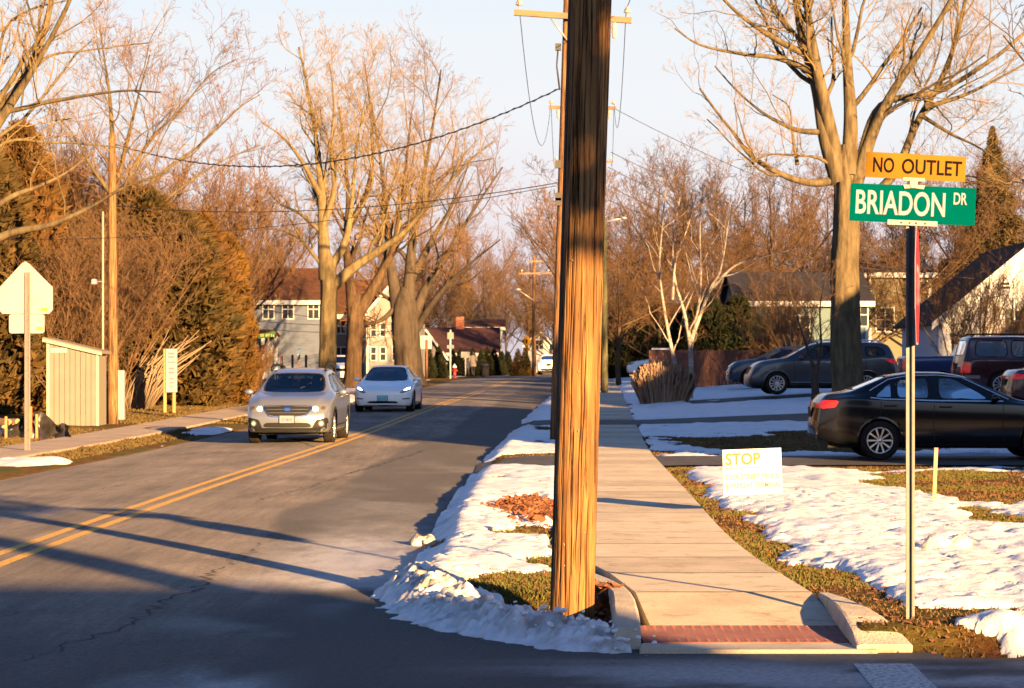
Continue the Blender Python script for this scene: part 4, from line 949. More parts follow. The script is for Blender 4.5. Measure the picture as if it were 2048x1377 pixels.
mb = MB(); q = lp(p2,1122,95,Y2); mb.tube([(q[0]-.06,-.1,q[2]),(q[0]-.09,-.12,q[2]-.4),(q[0]-.03,-.1,q[2]-.9)], .02, 6); mb.box(q[0]-.12,q[0]+.0,-.18,-.06,q[2]-.08,q[2]+.06); mb.build('cable_loop', M_wire, p2)
mb = MB(); 
for py in (395, 405, 330): q = lp(p2,1117,py,Y2); mb.box(q[0]-.07,q[0]+.05,-.2,-.08,q[2]-.08,q[2]+.08)
mb.build('splice_box', M_wire, p2)
mb = MB(); mb.tube([(.10+.027*z, -.08, z) for z in np.linspace(-.1, 9, 10)], .035, 8); mb.build('riser_conduit', M_wire, p2)
Y3 = 91.0; p3, H3 = upole('utility_pole', 'third utility pole in line, hidden behind the foreground pole', 1166, Y3, 150, .14, M_pole2)
l0 = lp(p3,1097,216,Y3); l1 = lp(p3,1232,218,Y3); crossarm(p3, l0[0], l0[2], l1[0], l1[2], -.2, (.04,.96), (.14,.90))
Y4 = 138.0; p4, H4 = upole('utility_pole', 'fourth utility pole in line, deep behind the foreground pole', 1168, Y4, 280, .14, M_pole2)
l0 = lp(p4,1108,325,Y4); l1 = lp(p4,1226,325,Y4); crossarm(p4, l0[0], l0[2], l1[0], l1[2], -.2, (.04,.96), ())
Y5 = 104.0; p5, H5 = upole('utility_pole', 'greenish grey pole with street lamp arm right of the foreground pole', 1209, Y5, 436, .155, M_pole3, -.0)
mb = MB(); q = lp(p5,1212,446,Y5); mb.tube([(0,-.1,q[2]),(.4,-.1,q[2]+.12),(.75,-.1,q[2]+.17)], .03, 7); mb.build('lamp_arm', M_gal, p5)
mb = MB(); mb.lathe([(.0,-.04),(.12,-.02),(.14,.03),(.06,.08),(0,.09)], 12, 'z', (.8,-.1,q[2]+.17)); mb.build('lamp_head', M_gal, p5)
Y6 = 172.0; p6, H6 = upole('utility_pole', 'distant utility pole with two crossarms at the road end', 1068, Y6, 512, .16, M_pole2)
l0 = lp(p6,1037,548,Y6); l1 = lp(p6,1103,547,Y6); crossarm(p6, l0[0], l0[2], l1[0], l1[2], -.2, (.1,.9), ())
l0 = lp(p6,1056,524,Y6); l1 = lp(p6,1084,523,Y6); crossarm(p6, l0[0], l0[2], l1[0], l1[2], -.2, (), ())
mb = MB(); q = lp(p6,1064,602,Y6); q1 = lp(p6,1036,580,Y6); mb.tube([(0,-.1,q[2]),(q1[0],-.3,q1[2])], .04, 6); mb.lathe([(0,-.06),(.2,-.03),(.2,.04),(0,.1)], 10, 'z', (q1[0],-.3,q1[2])); mb.build('street_lamp', M_gal, p6)
Y7 = 66.0; p7, H7 = upole('utility_pole', 'thin weathered utility pole beside the beige shed', 226, Y7, 268, .145, wood_pole_mat('pole_wood_tan', (.20,.125,.065), (.14,.08,.04), (.06,.03,.02)), -.003)
mb = MB(); mb.tube([(lp(p7,207,0,Y7)[0], -.1, z) for z in (-.1, 2.5, 5.6)], .03, 8); mb.build('riser_conduit', mat('conduit_grey', (.22,.19,.16), .5), p7)
mb = MB(); q = lp(p7,190,564,Y7); mb.box(q[0]-.05,q[0]+.08,-.25,-.12,q[2]-.07,q[2]+.07,.02); mb.tube([(q[0]+.05,-.15,q[2]),(q[0]+.2,-.1,q[2])], .015, 6); mb.build('floodlight', M_signw, p7)
wire('overhead_cable', at(1118,178,Y2), at(228,288,Y7), 1.05, .013, 'thick twisted black service cable crossing above the road', twist=40)
wire('overhead_wire', at(1116,366,Y2), at(232,412,Y7), .35, .010, 'lower thin wire crossing the road below the thick cable')
wire('overhead_wire', at(1112,372,Y2), at(-200,470,70), .5, .008, 'lowest thin wire crossing the road towards the cedars')
def arm(px, py, Y): return at(px, py, Y)
wire('overhead_wire', arm(1038,10,Y2), arm(1102,205,Y3), 2.2, .009, 'wire drooping from left arm end between first crossarms', M_wireg); wire('overhead_wire', arm(1252,20,Y2), arm(1228,205,Y3), 1.6, .009, 'wire drooping from right arm end between first crossarms', M_wireg)
wire('overhead_wire', arm(1102,205,Y3), arm(1112,318,Y4), 1.2, .011, 'wire from left end of the second crossarm going away', M_wireg); wire('overhead_wire', arm(1228,205,Y3), arm(1222,318,Y4), 1.2, .011, 'wire from right end of the second crossarm going away', M_wireg)
wire('overhead_wire', arm(1038,10,Y2), at(900,-1500,16), .8, .008, 'wire from left end of first crossarm passing overhead', M_wireg); wire('overhead_wire', arm(1252,20,Y2), at(1500,-1500,16), .8, .008, 'wire from right end of first crossarm passing overhead', M_wireg)
for (px, py, qx, qy, sg, lab) in ((1224,215,1880,470,.5,'topmost service wire slanting down towards the white gabled house'),(1222,305,1890,520,.6,'second service wire slanting down to the right-hand houses'),(1216,335,1990,560,.9,'third service wire slanting down across the maple'),(1216,372,1900,545,.9,'fourth service wire slanting past the birch'),(1216,400,2150,640,.8,'lowest service wire slanting past the birch')):
    wire('overhead_wire', at(px, py, 96), at(qx, qy, 101), sg, .013, lab)
for (py, qy, lab) in ((600,632,'upper wire crossing in front of the far wood'),(612,648,'middle wire crossing in front of the far wood'),(620,600,'lower wire crossing in front of the far wood')):
    wire('overhead_wire', at(1066, py, Y6), at(420, qy, 118), 1.0, .016, lab)
for (py, qy, lab) in ((604,612,'upper line running right from the distant pole'),(616,628,'lower line running right from the distant pole')):
    wire('overhead_wire', at(1070, py, Y6), at(1700, qy, 150), .5, .014, lab)

# ------------------------------------------------------------------ signs across the road
M_alumback = mat('sign_back', (.24,.235,.25), .5, (.20,.195,.21), 3); M_stick = mat('yellow_sticker', (.45,.36,.02), .5); M_brownpost = mat('brown_post', (.10,.030,.020), .7)
def uchannel(o, H, m=None, w=.03):
    mb = MB(); mb.box(-w, -w*.45, -.012, .0, -.1, H); mb.box(w*.45, w, -.012, .0, -.1, H); mb.box(-w*.45, w*.45, .012, .02, -.1, H); mb.box(-w*.46, -w*.3, -.01, .014, -.1, H); mb.box(w*.3, w*.46, -.01, .014, -.1, H); return mb.build('post', m or M_post, o)
Yp = 47.8; xp = hx(55, Yp); zp = gz(xp, Yp); o = empty('school_sign', (xp, Yp, zp)); tag(o, 'back of a pentagonal road sign with small plate on steel post', 'road sign')
uchannel(o, hz(545,Yp)-zp, None, .055)
pent = [(hx(a,Yp)-xp, hz(b,Yp)-zp) for a, b in ((-2,576),(-4,618),(4,628),(98,628),(105,620),(105,575),(58,528),(50,523),(42,528))]
mb = MB(); mb.prism(pent, 'y', .025, .03); mb.build('pentagon_plate', M_alumback, o)
mb = MB(); P = rounded((88-17)*Yp/F, 38*Yp/F, .05); mb.prism([(a+hx(53,Yp)-xp, b+hz(648,Yp)-zp) for a, b in P], 'y', .025, .03); mb.build('lower_plate', M_alumback, o)
for (a, b) in ((88,619),(78,657)): mb = MB(); mb.box(hx(a-6,Yp)-xp, hx(a+7,Yp)-xp, .0215, .0245, hz(b+4,Yp)-zp, hz(b-3,Yp)-zp); mb.build('sticker', M_stick, o)
Yn = 75.5; xn = hx(339, Yn); zn = gz(xn, Yn); o = empty('notice_board', (xn, Yn, zn), math.radians(12)); tag(o, 'narrow white notice board on two timber posts under the cedars', 'sign'); M_timb = mat('sawn_timber', (.26,.17,.06), .8, (.20,.12,.045), 20, stretch=(1,1,.1))
for px in (330, 348): mb = MB(); xx = hx(px,Yn)-xn; mb.box(xx-.045, xx+.045, -.045, .045, -.1, hz(698 if px < 340 else 700,Yn)-zn); mb.build('post', M_timb, o)
mb = MB(); mb.box(hx(331,Yn)-xn, hx(354,Yn)-xn, -.09, -.07, hz(785,Yn)-zn, hz(698,Yn)-zn); mb.build('panel', mat('panel_pale', (.085,.11,.17), .6), o)
for i, (py, hh, a, b) in enumerate(((706,3,336,348),(713,3,336,348),(724,2,335,350),(736,3,337,348),(744,3,337,347),(757,2,338,347),(765,2,338,347),(773,1.5,339,346))): mb = MB(); mb.box(hx(a,Yn)-xn, hx(b,Yn)-xn, -.0935, -.0905, hz(py+hh,Yn)-zn, hz(py,Yn)-zn); mb.build('printed_line', mat('faded_print', (.035,.04,.06), .6), o)
# shed
Ys = 64.0; xs0, xs1 = hx(94,Ys), hx(197,Ys); zs0 = gz(xs0, Ys)-.02; o = empty('garden_shed', ((xs0+xs1)/2, Ys, zs0)); tag(o, 'small beige lean-to shed with vertical siding beside the thin pole', 'shed')
ha, hb = hz(682,Ys)-zs0, hz(706,Ys)-zs0; wS = xs1-xs0; M_shed = mat('shed_beige', (.125,.115,.10), .7, (.108,.10,.088), 2); M_shedt = mat('shed_trim', (.26,.235,.19), .6)
for i in range(9):
    a = -wS/2+.05+i*(wS-.1)/9; b = a+(wS-.1)/9-.012; f = lambda x: ha+(hb-ha)*((x+wS/2)/wS)
    mb = MB(); mb.prism([(a,0),(b,0),(b,f(b)),(a,f(a))], 'y', 0, .03); mb.build('siding_board', M_shed, o)
mb = MB(); mb.prism([(-wS/2+.02,0),(wS/2-.02,0),(wS/2-.02,hb-.02),(-wS/2+.02,ha-.02)], 'y', .024, 1.35); mb.build('wall', mat('shed_side', (.15,.13,.10), .8), o)
for sg in (-1, 1): xx = sg*(wS/2-.025); mb = MB(); mb.box(xx-.035, xx+.035, -.02, .022, 0, (ha if sg < 0 else hb)-.03); mb.build('corner_trim', M_shedt, o)
mb = MB(); mb.prism([(-wS/2-.10,ha+.02),(wS/2+.10,hb-.03),(wS/2+.10,hb+.04),(-wS/2-.10,ha+.09)], 'y', -.08, 1.5); mb.build('roof', mat('shed_roof', (.15,.12,.09), .8), o)
mb = MB(); mb.prism([(-wS/2-.10,ha-.02),(wS/2+.10,hb-.07),(wS/2+.10,hb-.0),(-wS/2-.10,ha+.05)], 'y', -.10, -.082); mb.build('fascia', M_shedt, o)
mb = MB(); mb.box(hx(101,Ys)-(xs0+xs1)/2, hx(134,Ys)-(xs0+xs1)/2, -.03, -.012, hz(706,Ys)-zs0, hz(697,Ys)-zs0); mb.build('name_board', mat('board_pale', (.34,.30,.24), .6), o)
Ym = 66.4; xm = hx(222, Ym); zm = gz(xm, Ym); o = empty('meter_cabinet', (xm, Ym, zm)); tag(o, 'grey electric meter cabinet behind the thin utility pole', 'meter box')
mb = MB(); mb.box(-.32, .12, 0, .3, 0, hz(742,Ym)-zm, .02); mb.build('cabinet', mat('cabinet_grey', (.10,.11,.105), .5), o); mb = MB(); mb.box(.13, .34, .05, .25, .1, hz(741,Ym)-zm, .02); mb.build('side_panel', mat('cabinet_pale', (.25,.22,.24), .5), o); mb = MB(); mb.lathe([(.0,-.06),(.11,-.06),(.12,.0)], 14, 'y', (-.06,.0,1.05)); mb.build('meter_dial', M_gal, o)
# black silt fence roll, stakes and logs at the left edge
Yk = 56.0; o = empty('silt_fence', (hx(75,Yk), Yk, gz(hx(75,Yk), Yk))); tag(o, 'crumpled black plastic silt fence in front of the shed', 'silt fence')
n = 60; V = []; rs = np.random.RandomState(2)
for i in range(n):
    t = i/(n-1); x = hx(-60+205*t, Yk)-o.location.x; yy = .25*math.sin(t*17)+.12*math.sin(t*41); top = (.42+.16*math.sin(t*11+1)+.08*math.sin(t*29))*(1 if t > .25 else .75)
    for k in range(6): f = k/5; V.append((x+.06*math.sin(f*5+t*20), yy-.25*(1-f)**2+.06*math.sin(f*9+t*33), f*top))
np_mesh('plastic_sheet', V, np.array([(i*6+k, (i+1)*6+k, (i+1)*6+k+1, i*6+k+1) for i in range(n-1) for k in range(5)]), mat('black_plastic_film', (.012,.011,.012), .35, (.03,.025,.022), 6), o, smooth=True)
for i, (px, c, hgt) in enumerate(((69,(.50,.14,.03),.72),(81,(.30,.15,.06),.55),(20,(.30,.15,.06),.5))): mb = MB(); xx = hx(px,Yk)-o.location.x; mb.box(xx-.025, xx+.025, -.45, -.41, -.1, hgt); mb.build('stake', mat('stake_%d' % i, c, .8), o)
M_log = mat('log_bark', (.10,.06,.035), .9, (.16,.10,.06), 9); M_logend = mat('log_end', (.30,.17,.07), .8)
for i, (px, py, r, l) in enumerate(((6,864,.13,1.2),(22,858,.11,1.0),(36,866,.10,.9),(46,852,.09,1.0),(12,848,.10,1.1),(30,845,.08,.8))):
    g = gp(px, 872); x, y = g[0]+.0, g[1]+.3; z = gz(x, y)+(872-py)/89+.0; o = empty('log', (x, y, max(z, gz(x,y)+r*.9)), .35+i*.12); tag(o, ['thickest firewood log at the bottom of the left-edge pile','second thickest firewood log beside the thickest one','low firewood log nearest the black plastic','high firewood log nearest the black plastic','high firewood log at the very left edge','thinnest firewood log on top of the pile'][i], 'log', 'log pile at the left edge')
    mb = MB(); mb.tube([(0,0,0),(0,l*.5,.0),(0,l,.02)], [r,r*.97,r*.93], 12, cap=False); mb.build('bark', M_log, o); mb = MB(); mb.lathe([(0,0.002),(r*.98,0.002)], 12, 'y'); mb.build('cut_end', M_logend, o)
# far signs
def post_sign(name, label, px, Y, pyb, pyt, m, w=.025): 
    x = hx(px, Y); z = gz(x, Y); o = empty(name, (x, Y, z)); tag(o, label, 'road sign'); mb = MB(); mb.box(-w, w, -w, w, -.1, hz(pyt, Y)-z); mb.build('post', m, o); return o, x, z
Yg = 122; o, x, z = post_sign('street_sign', 'small green street sign on a far post by the porch', 537, Yg, 740, 668, M_post, .04)
mb = MB(); mb.prism([(hx(a,Yg)-x, hz(b,Yg)-z) for a, b in ((517,668),(551,664),(551,674),(517,678))], 'y', -.06, -.045); mb.build('name_plate', mat('far_green', (.004,.10,.03), .5), o)
mb = MB()
for (a, b) in ((520,528),(531,540),(542,544),(546,549)): mb.box(hx(a,Yg)-x, hx(b,Yg)-x, -.064, -.0605, hz(674,Yg)-z, hz(668.5,Yg)-z)
tag(mb.build('lettering', mat('far_letter', (.25,.30,.10), .5), o), kind='stuff')
mb = MB(); mb.xf = Matrix.Rotation(math.radians(62), 4, 'Z'); zc = hz(699,Yg)-z; mb.prism([(.42*math.cos(math.radians(22.5+45*k)), zc+.42*math.sin(math.radians(22.5+45*k))) for k in range(8)], 'y', -.06, -.045); mb.build('stop_plate', M_alumback, o)
o, x, z = post_sign('no_entry_sign', 'tiny red no-entry disc by the porch', 523, 128, 740, 694, M_brownpost, .03)
mb = MB(); mb.lathe([(0,-.05),(.26,-.05),(.26,-.03)], 20, 'y', (0,0,hz(700,128)-z)); d = mb.build('disc', mat('sign_red_far', (.28,.012,.008), .5), o); mb = MB(); mb.box(-.18,.18,-.062,-.052,hz(701.2,128)-z,hz(699,128)-z); mb.build('bar', M_signw, d)
o, x, z = post_sign('parking_sign', 'small blue parking sign over a white plate before the blue-grey house', 598, 138, 740, 698, M_brownpost, .03)
mb = MB(); mb.box(-.08,.08,-.05,-.035,hz(708,138)-z,hz(696,138)-z); mb.build('blue_plate', mat('sign_blue', (.02,.075,.19), .5), o); mb = MB(); mb.box(-.07,.07,-.05,-.035,hz(722,138)-z,hz(709,138)-z); mb.build('white_plate', M_alumback, o)
for px, lab in ((563,'dark bollard post near the porch'),(585,'dark bollard post left of the blue sign'),(612,'dark bollard post right of the blue sign')):
    x = hx(px,140); mb = MB(); mb.tube([(0,0,-.1),(0,0,1.45),(0,0,1.5)], [.07,.07,.03], 10); q = mb.build('bollard', M_brownpost); q.location = (x,140,gz(x,140)); tag(q, lab, 'bollard')
o, x, z = post_sign('road_sign', 'blank back of a square sign on a brown post', 854, 150, 755, 680, M_brownpost, .05)
mb = MB(); P = rounded(.68, .80, .06); mb.prism([(a-.06, b+hz(685,150)-z) for a, b in P], 'y', .055, .07); mb.build('plate', M_alumback, o)
o, x, z = post_sign('road_sign', 'thin grey post with two small plates near the hydrant', 901, 160, 745, 660, M_gal, .04)
for py, w, h in ((672,.2,.42),(694,.22,.22)): mb = MB(); mb.box(-w,w,-.06,-.045,hz(py,160)-z-h/2,hz(py,160)-z+h/2); mb.build('plate', mat('plate_dull', (.10,.11,.115), .5), o)
o, x, z = post_sign('crossing_sign', 'yellow diamond crossing sign on a yellow post at the road end', 1053, 182, 742, 690, mat('post_yellow', (.22,.10,.01), .6), .05)
zc = hz(683,182)-z; mb = MB(); mb.prism([(-.36,zc),(0,zc-.5),(.36,zc),(0,zc+.5)], 'y', -.07, -.055); mb.build('diamond', M_syel, o); mb = MB(); mb.box(-.06,.06,-.078,-.072,zc-.16,zc+.14); mb.build('symbol', M_sblk, o); mb = MB(); mb.box(-.24,.24,-.07,-.055,hz(702,182)-z,hz(696,182)-z); mb.build('lower_plate', M_syel, o)
o, x, z = post_sign('notice_sign', 'small white board sign standing before the evergreen row', 931, 170, 745, 705, M_gal, .03); mb = MB(); mb.box(-.3,.3,-.05,-.035,hz(716,170)-z,hz(704,170)-z); mb.build('panel', mat('panel_dull', (.15,.16,.17), .6), o)
# hydrant
x = hx(909,163); o = empty('fire_hydrant', (x,163,gz(x,163))); tag(o, 'red fire hydrant with white cap on the far verge', 'hydrant')
mb = MB(); mb.lathe([(.16,0),(.16,.05),(.11,.06),(.11,.62),(.15,.63),(.15,.68)], 16); mb.lathe([(0,-.2),(.06,-.2),(.06,.2),(0,.2)], 10, 'x', (0,0,.48)); mb.build('barrel', mat('hydrant_red', (.22,.015,.02), .5), o); mb = MB(); mb.lathe([(.15,.685),(.13,.78),(.06,.85),(.03,.87),(.03,.92),(0,.92)], 16); mb.build('bonnet', mat('hydrant_white', (.5,.48,.45), .5), o)
x = hx(970,172); o = empty('litter_bin', (x,172,gz(x,172))); tag(o, 'dark litter bin beside the walking people', 'bin'); mb = MB(); mb.lathe([(.0,0),(.26,0),(.30,.85),(.32,.86),(.32,.92),(.24,1.0),(0,1.02)], 16); mb.build('drum', M_clad if False else mat('bin_dark', (.03,.03,.035), .6), o)
# ------------------------------------------------------------------ vehicles
def paint(name, c, metal=.0, rough=.28, c2=None): return mat(name, c, rough, c2, 3, metal=metal, coat=.6, spec=.5)
M_tyre = mat('tyre_rubber', (.010,.009,.009), .85, (.020,.016,.013), 14, spec=.15); M_rim = mat('alloy_rim', (.55,.55,.56), .3, metal=.8); M_rimd = mat('dark_rim', (.10,.10,.11), .4, metal=.6)
M_clad = mat('black_plastic', (.007,.007,.008), .65, (.011,.011,.011), 20, spec=.2); M_chrome = mat('chrome', (.68,.68,.68), .15, metal=1.0); M_well = mat('wheel_well_black', (.008,.008,.008), .9)
M_seat = mat('seat_cloth', (.05,.05,.055), .9); M_seatt = mat('seat_tan', (.20,.17,.13), .9); M_lens = mat('lamp_lens', (.13,.135,.14), .12, metal=.3); M_lampin = mat('lamp_dark', (.05,.05,.055), .2)
M_glow = mat('headlamp_glow', (1,.9,.7), .3, emit=(1,.72,.38), estr=3.0); M_glow2 = mat('daylamp_glow', (1,1,1), .3, emit=(.95,.97,1), estr=1.6)
M_tail = mat('tail_lamp', (.50,.012,.012), .2, emit=(1,.03,.02), estr=.03); M_tailon = mat('tail_lamp_lit', (.6,.02,.02), .2, emit=(1,.06,.03), estr=.9); M_plate = mat('plate_white', (.13,.15,.19), .6); M_plateb = mat('plate_blue', (.22,.46,.55), .5)
def glass_mat(name, tint, refl):
    m = bpy.data.materials.new(name); m.use_nodes = True; nt = m.node_tree; N = nt.nodes; L = nt.links; N.clear()
    out = N.new('ShaderNodeOutputMaterial'); tr = N.new('ShaderNodeBsdfTransparent'); tr.inputs[0].default_value = (*tint, 1)
    gl = N.new('ShaderNodeBsdfGlossy'); gl.inputs['Roughness'].default_value = .03; gl.inputs[0].default_value = (.9,.95,1,1)
    lw = N.new('ShaderNodeFresnel'); lw.inputs[0].default_value = refl; mx = N.new('ShaderNodeMixShader')
    L.new(lw.outputs[0], mx.inputs[0]); L.new(tr.outputs[0], mx.inputs[1]); L.new(gl.outputs[0], mx.inputs[2]); L.new(mx.outputs[0], out.inputs[0]); return m
M_glass = glass_mat('car_glass', (.42,.50,.52), 1.6); M_glassd = glass_mat('car_glass_tinted', (.10,.12,.13), 1.7); M_glassw = glass_mat('windscreen_glass', (.50,.56,.58), 1.55)
def cr1(pts, sig=.05):
    s = np.arange(-.6, 7, .01); p = np.array(pts, float); v = np.interp(s, p[:,0], p[:,1])
    k = np.arange(-30, 31); w = np.exp(-.5*(k*.01/sig)**2); w /= w.sum(); v = np.convolve(np.pad(v, 30, mode='edge'), w, 'valid')
    return lambda q: np.interp(q, s, v)
def in_poly(P, poly):
    x, y = P[:,0], P[:,1]; c = np.zeros(len(P), bool); n = len(poly)
    for i in range(n):
        x0, y0 = poly[i]; x1, y1 = poly[(i+1) % n]
        c ^= ((y0 > y) != (y1 > y)) & (x < (x1-x0)*(y-y0)/((y1-y0) if abs(y1-y0) > 1e-9 else 1e-9) + x0)
    return c
def chaikin(P, it=2, k=.12):
    for _ in range(it):
        Q = []
        for i in range(len(P)):
            a = np.array(P[i]); b = np.array(P[(i+1) % len(P)]); Q += [a*(1-k)+b*k, a*k+b*(1-k)]
        P = Q; k = .25
    return [tuple(p) for p in P]
WHEELS = {}
def wheel_meshes(r, w, style):
    key = (r, w, style)
    if key in WHEELS: return WHEELS[key]
    rr = r*.66
    t = MB(); t.lathe([(rr,-w*.42),(r*.86,-w*.5),(r*.965,-w*.46),(r,-w*.30),(r,w*.30),(r*.965,w*.46),(r*.86,w*.5),(rr,w*.42)], 40, 'y')
    # tread grooves
    for gy in (-.18, 0, .18): t.lathe([(r*1.002, w*gy-.006),(r*1.004, w*gy),(r*1.002, w*gy+.006)], 40, 'y')
    ot = t.build('tyre', M_tyre)
    m = MB(); m.lathe([(rr*1.01,w*.43),(rr*.98,w*.46),(rr*.93,w*.44),(rr*.9,w*.30),(rr*.88,-w*.1)], 40, 'y')
    ns = {'five':10, 'ten':10, 'multi':12, 'aero':5}[style]
    m.lathe([(0,w*.40),(rr*.17,w*.40),(rr*.20,w*.33),(rr*.2,w*.2)], 20, 'y')
    for k in range(ns):
        pair = (k % 2)*2-1 if style in ('five','multi') else 0
        a = 2*math.pi*((k//2)*2+.5)/ns + pair*.17 if pair else 2*math.pi*k/ns
        b = 2*math.pi*((k//2)*2+.5)/ns + pair*.30 if pair else a
        wd = rr*(.055 if style != 'aero' else .2)
        i0 = Vector((math.cos(a)*rr*.15, w*.38, math.sin(a)*rr*.15)); i1 = Vector((math.cos(b)*rr*.95, w*.42, math.sin(b)*rr*.95)); d = (i1-i0).normalized(); s = d.cross(Vector((0,1,0))).normalized()
        vs = [i0-s*wd*.8, i0+s*wd*.8, i1+s*wd*1.3, i1-s*wd*1.3]; vs += [v-Vector((0,.035,0)) for v in vs]
        m.add(vs, [(0,1,2,3),(4,7,6,5),(0,4,5,1),(1,5,6,2),(2,6,7,3),(3,7,4,0)])
    om = m.build('rim', M_rimd if style == 'aero' else M_rim)
    d = MB(); d.lathe([(0,-w*.05),(rr*.9,-w*.05)], 30, 'y'); d.lathe([(0,w*.05),(rr*.55,w*.05),(rr*.55,0)], 24, 'y'); od = d.build('brake', M_well)
    res = [o.data for o in (ot, om, od)]
    for o in (ot, om, od): bpy.data.objects.remove(o)
    WHEELS[key] = res; return res

class Car:
    def __init__(s, name, label, x, y, rz, sp, body, z=None, glass=None, group=None):
        s.sp = sp; L = s.L = sp['L']; W = s.W = sp['W']
        z = gz(x, y)+.03 if z is None else z
        s.o = empty(name, (x, y, z), rz); tag(s.o, label, sp.get('cat', 'car'), group); s.body_m = body; s.glass = glass or M_glass
        top = cr1(sp['top'], sp.get('sig', .05)); belt = cr1(sp['belt'], .08); hw = cr1(sp['hw'], .06); wt = cr1(sp['wt'], .06); zb = cr1(sp.get('bot', [(0,.24),(L,.26)]), .05)
        ff = cr1([(q[0]+.0, q[1]) for q in sp.get('fz', [(.2,.07),(.35,.0),(.6,0),(.78,.10),(1.0,.25)])], .04); rf = cr1(sp.get('rz', [(.2,.07),(.35,0),(.6,0),(.9,.05),(1.1,.08)]), .04)
        kf, kr = sp.get('kf', .16), sp.get('kr', .10)
        e = np.array([0,.008,.02,.04,.07,.11,.16,.22]); st = np.unique(np.round(np.concatenate([e, np.arange(.28, L-.25, .045), L-e[::-1]]), 4)); s.st = st
        def ring(q):
            t, b, w, wr, z0 = float(top(q)), float(belt(q)), float(hw(q)), float(wt(q)), float(zb(q)); b = min(b, t-.015)
            q0 = min(q, L-q); rn = math.sqrt(max(0, 1-(1-min(q0/.16, 1))**2)); w *= .93+.07*rn; wr *= .93+.07*rn
            dr = min(max((t-b)*.14, .010), .075)
            wr = min(wr, w*.93)
            P = [(0,z0),(w*.80,z0),(w*.93,z0+.03),(w*.985,z0+.14),(w,z0+(b-z0)*.62),(w*.985,b-.05),(w*.955,b),(wr+(w*.955-wr)*.42, b+(t-dr-b)*.55),(wr,t-dr),(wr*.88,t-dr*.35),(wr*.55,t-.004),(0,t)]
            Q = smooth_line([(p[0], p[1], 0) for p in P], 44)[:, :2]; return Q
        rings = [ring(q) for q in st]; nr = len(rings[0]); s.nr = nr
        def dx(q, y, zz):
            return -(float(ff(zz))*math.exp(-q/.30) + kf*(y/(W/2))**2*math.exp(-q/.45)) + (float(rf(zz))*math.exp(-(L-q)/.30) + kr*(y/(W/2))**2*math.exp(-(L-q)/.40))
        V = []; Fc = []
        for q, R in zip(st, rings):
            for (y, zz) in R: V.append((L/2-q+dx(q, y, zz), max(y, 0), zz))
        n = len(st)
        for i in range(n-1):
            for j in range(nr-1): Fc.append((i*nr+j, i*nr+j+1, (i+1)*nr+j+1, (i+1)*nr+j))
        N0 = len(V); V += [(a, -b, c) for a, b, c in V]
        Fc += [tuple(N0+k for k in f[::-1]) for f in Fc[:]]
        for (i, q) in ((0, 0.0), (n-1, L)):
            cols = 14; b0 = len(V)
            for j in range(nr):
                y1, zz = rings[i][j]
                for c in range(cols+1):
                    y = y1*(c/cols*2-1); V.append((L/2-q+dx(q, y, zz), y, zz))
            for j in range(nr-1):
                for c in range(cols): 
                    f = (b0+j*(cols+1)+c, b0+j*(cols+1)+c+1, b0+(j+1)*(cols+1)+c+1, b0+(j+1)*(cols+1)+c); Fc.append(f if i == 0 else f[::-1])
        s.V = np.array(V); s.F = Fc
        s.bvh = BVHTree.FromPolygons([Vector(v) for v in V], Fc); s.holes = []
        s.ax = [(L/2-sp['fo'], sp['r']), (L/2-sp['fo']-sp['wb'], sp['r'])]
    def X(s, q): return s.L/2-q
    def hit(s, a, b, ax):
        if ax[0] == 'x':
            sg = 1 if ax[1] == '+' else -1; h = s.bvh.ray_cast(Vector((sg*6, a, b)), Vector((-sg,0,0))); nv = Vector((sg,0,0))
        elif ax[0] == 'y':
            sg = 1 if ax[1] == '+' else -1; h = s.bvh.ray_cast(Vector((a, sg*4, b)), Vector((0,-sg,0))); nv = Vector((0,sg,0))
        else: h = s.bvh.ray_cast(Vector((a, b, 5)), Vector((0,0,-1))); nv = Vector((0,0,1))
        if h[0] is None:
            g = {'x': Vector((s.L/2 if ax[1]=='+' else -s.L/2, a, b)), 'y': Vector((a, s.W/2 if ax[1]=='+' else -s.W/2, b)), 'z': Vector((a, b, 1.5))}[ax[0]]
            h = s.bvh.find_nearest(g)
        return h[0], nv
    def patch(s, name, poly, ax, m, off=.004, parent=None, rings=(1,.72,.4), inset=None, both=False, smooth=2, hole=False):
        """a panel that follows the body surface inside an outline; inset gives only its border ring"""
        if both:
            mp = [(a, b) for a, b in poly]
            if ax[0] == 'y': s.patch(name, mp, 'y-', m, off, parent, rings, inset, False, smooth, hole); return s.patch(name, mp, 'y+', m, off, parent, rings, inset, False, smooth, hole)
            s.patch(name, [(-a, b) for a, b in mp], ax, m, off, parent, rings, inset, False, smooth, hole)
        P = chaikin(poly, smooth) if smooth else list(poly)
        # resample long edges
        Q = []
        for i in range(len(P)):
            a = np.array(P[i]); b = np.array(P[(i+1) % len(P)]); k = max(1, int(np.linalg.norm(b-a)/.06))
            for t in range(k): Q.append(a+(b-a)*t/k)
        Q = np.array(Q); c = Q.mean(0); n = len(Q)
        if hole: s.holes.append((c+(Q-c)*.97, ax))
        vs = []; fs = []
        fr = [1, inset] if inset else rings
        for f in fr:
            for p in Q:
                if inset and f != 1:
                    d = c-p; dl = np.linalg.norm(d); pp = p + d/dl*min(inset, dl*.9)
                else: pp = c+(p-c)*f
                h, nv = s.hit(pp[0], pp[1], ax); vs.append(h+nv*off)
        for i in range(len(fr)-1):
            for j in range(n): fs.append((i*n+j, i*n+(j+1) % n, (i+1)*n+(j+1) % n, (i+1)*n+j))
        if not inset:
            h, nv = s.hit(c[0], c[1], ax); vs.append(h+nv*off); b = (len(fr)-1)*n
            for j in range(n): fs.append((b+j, b+(j+1) % n, len(vs)-1))
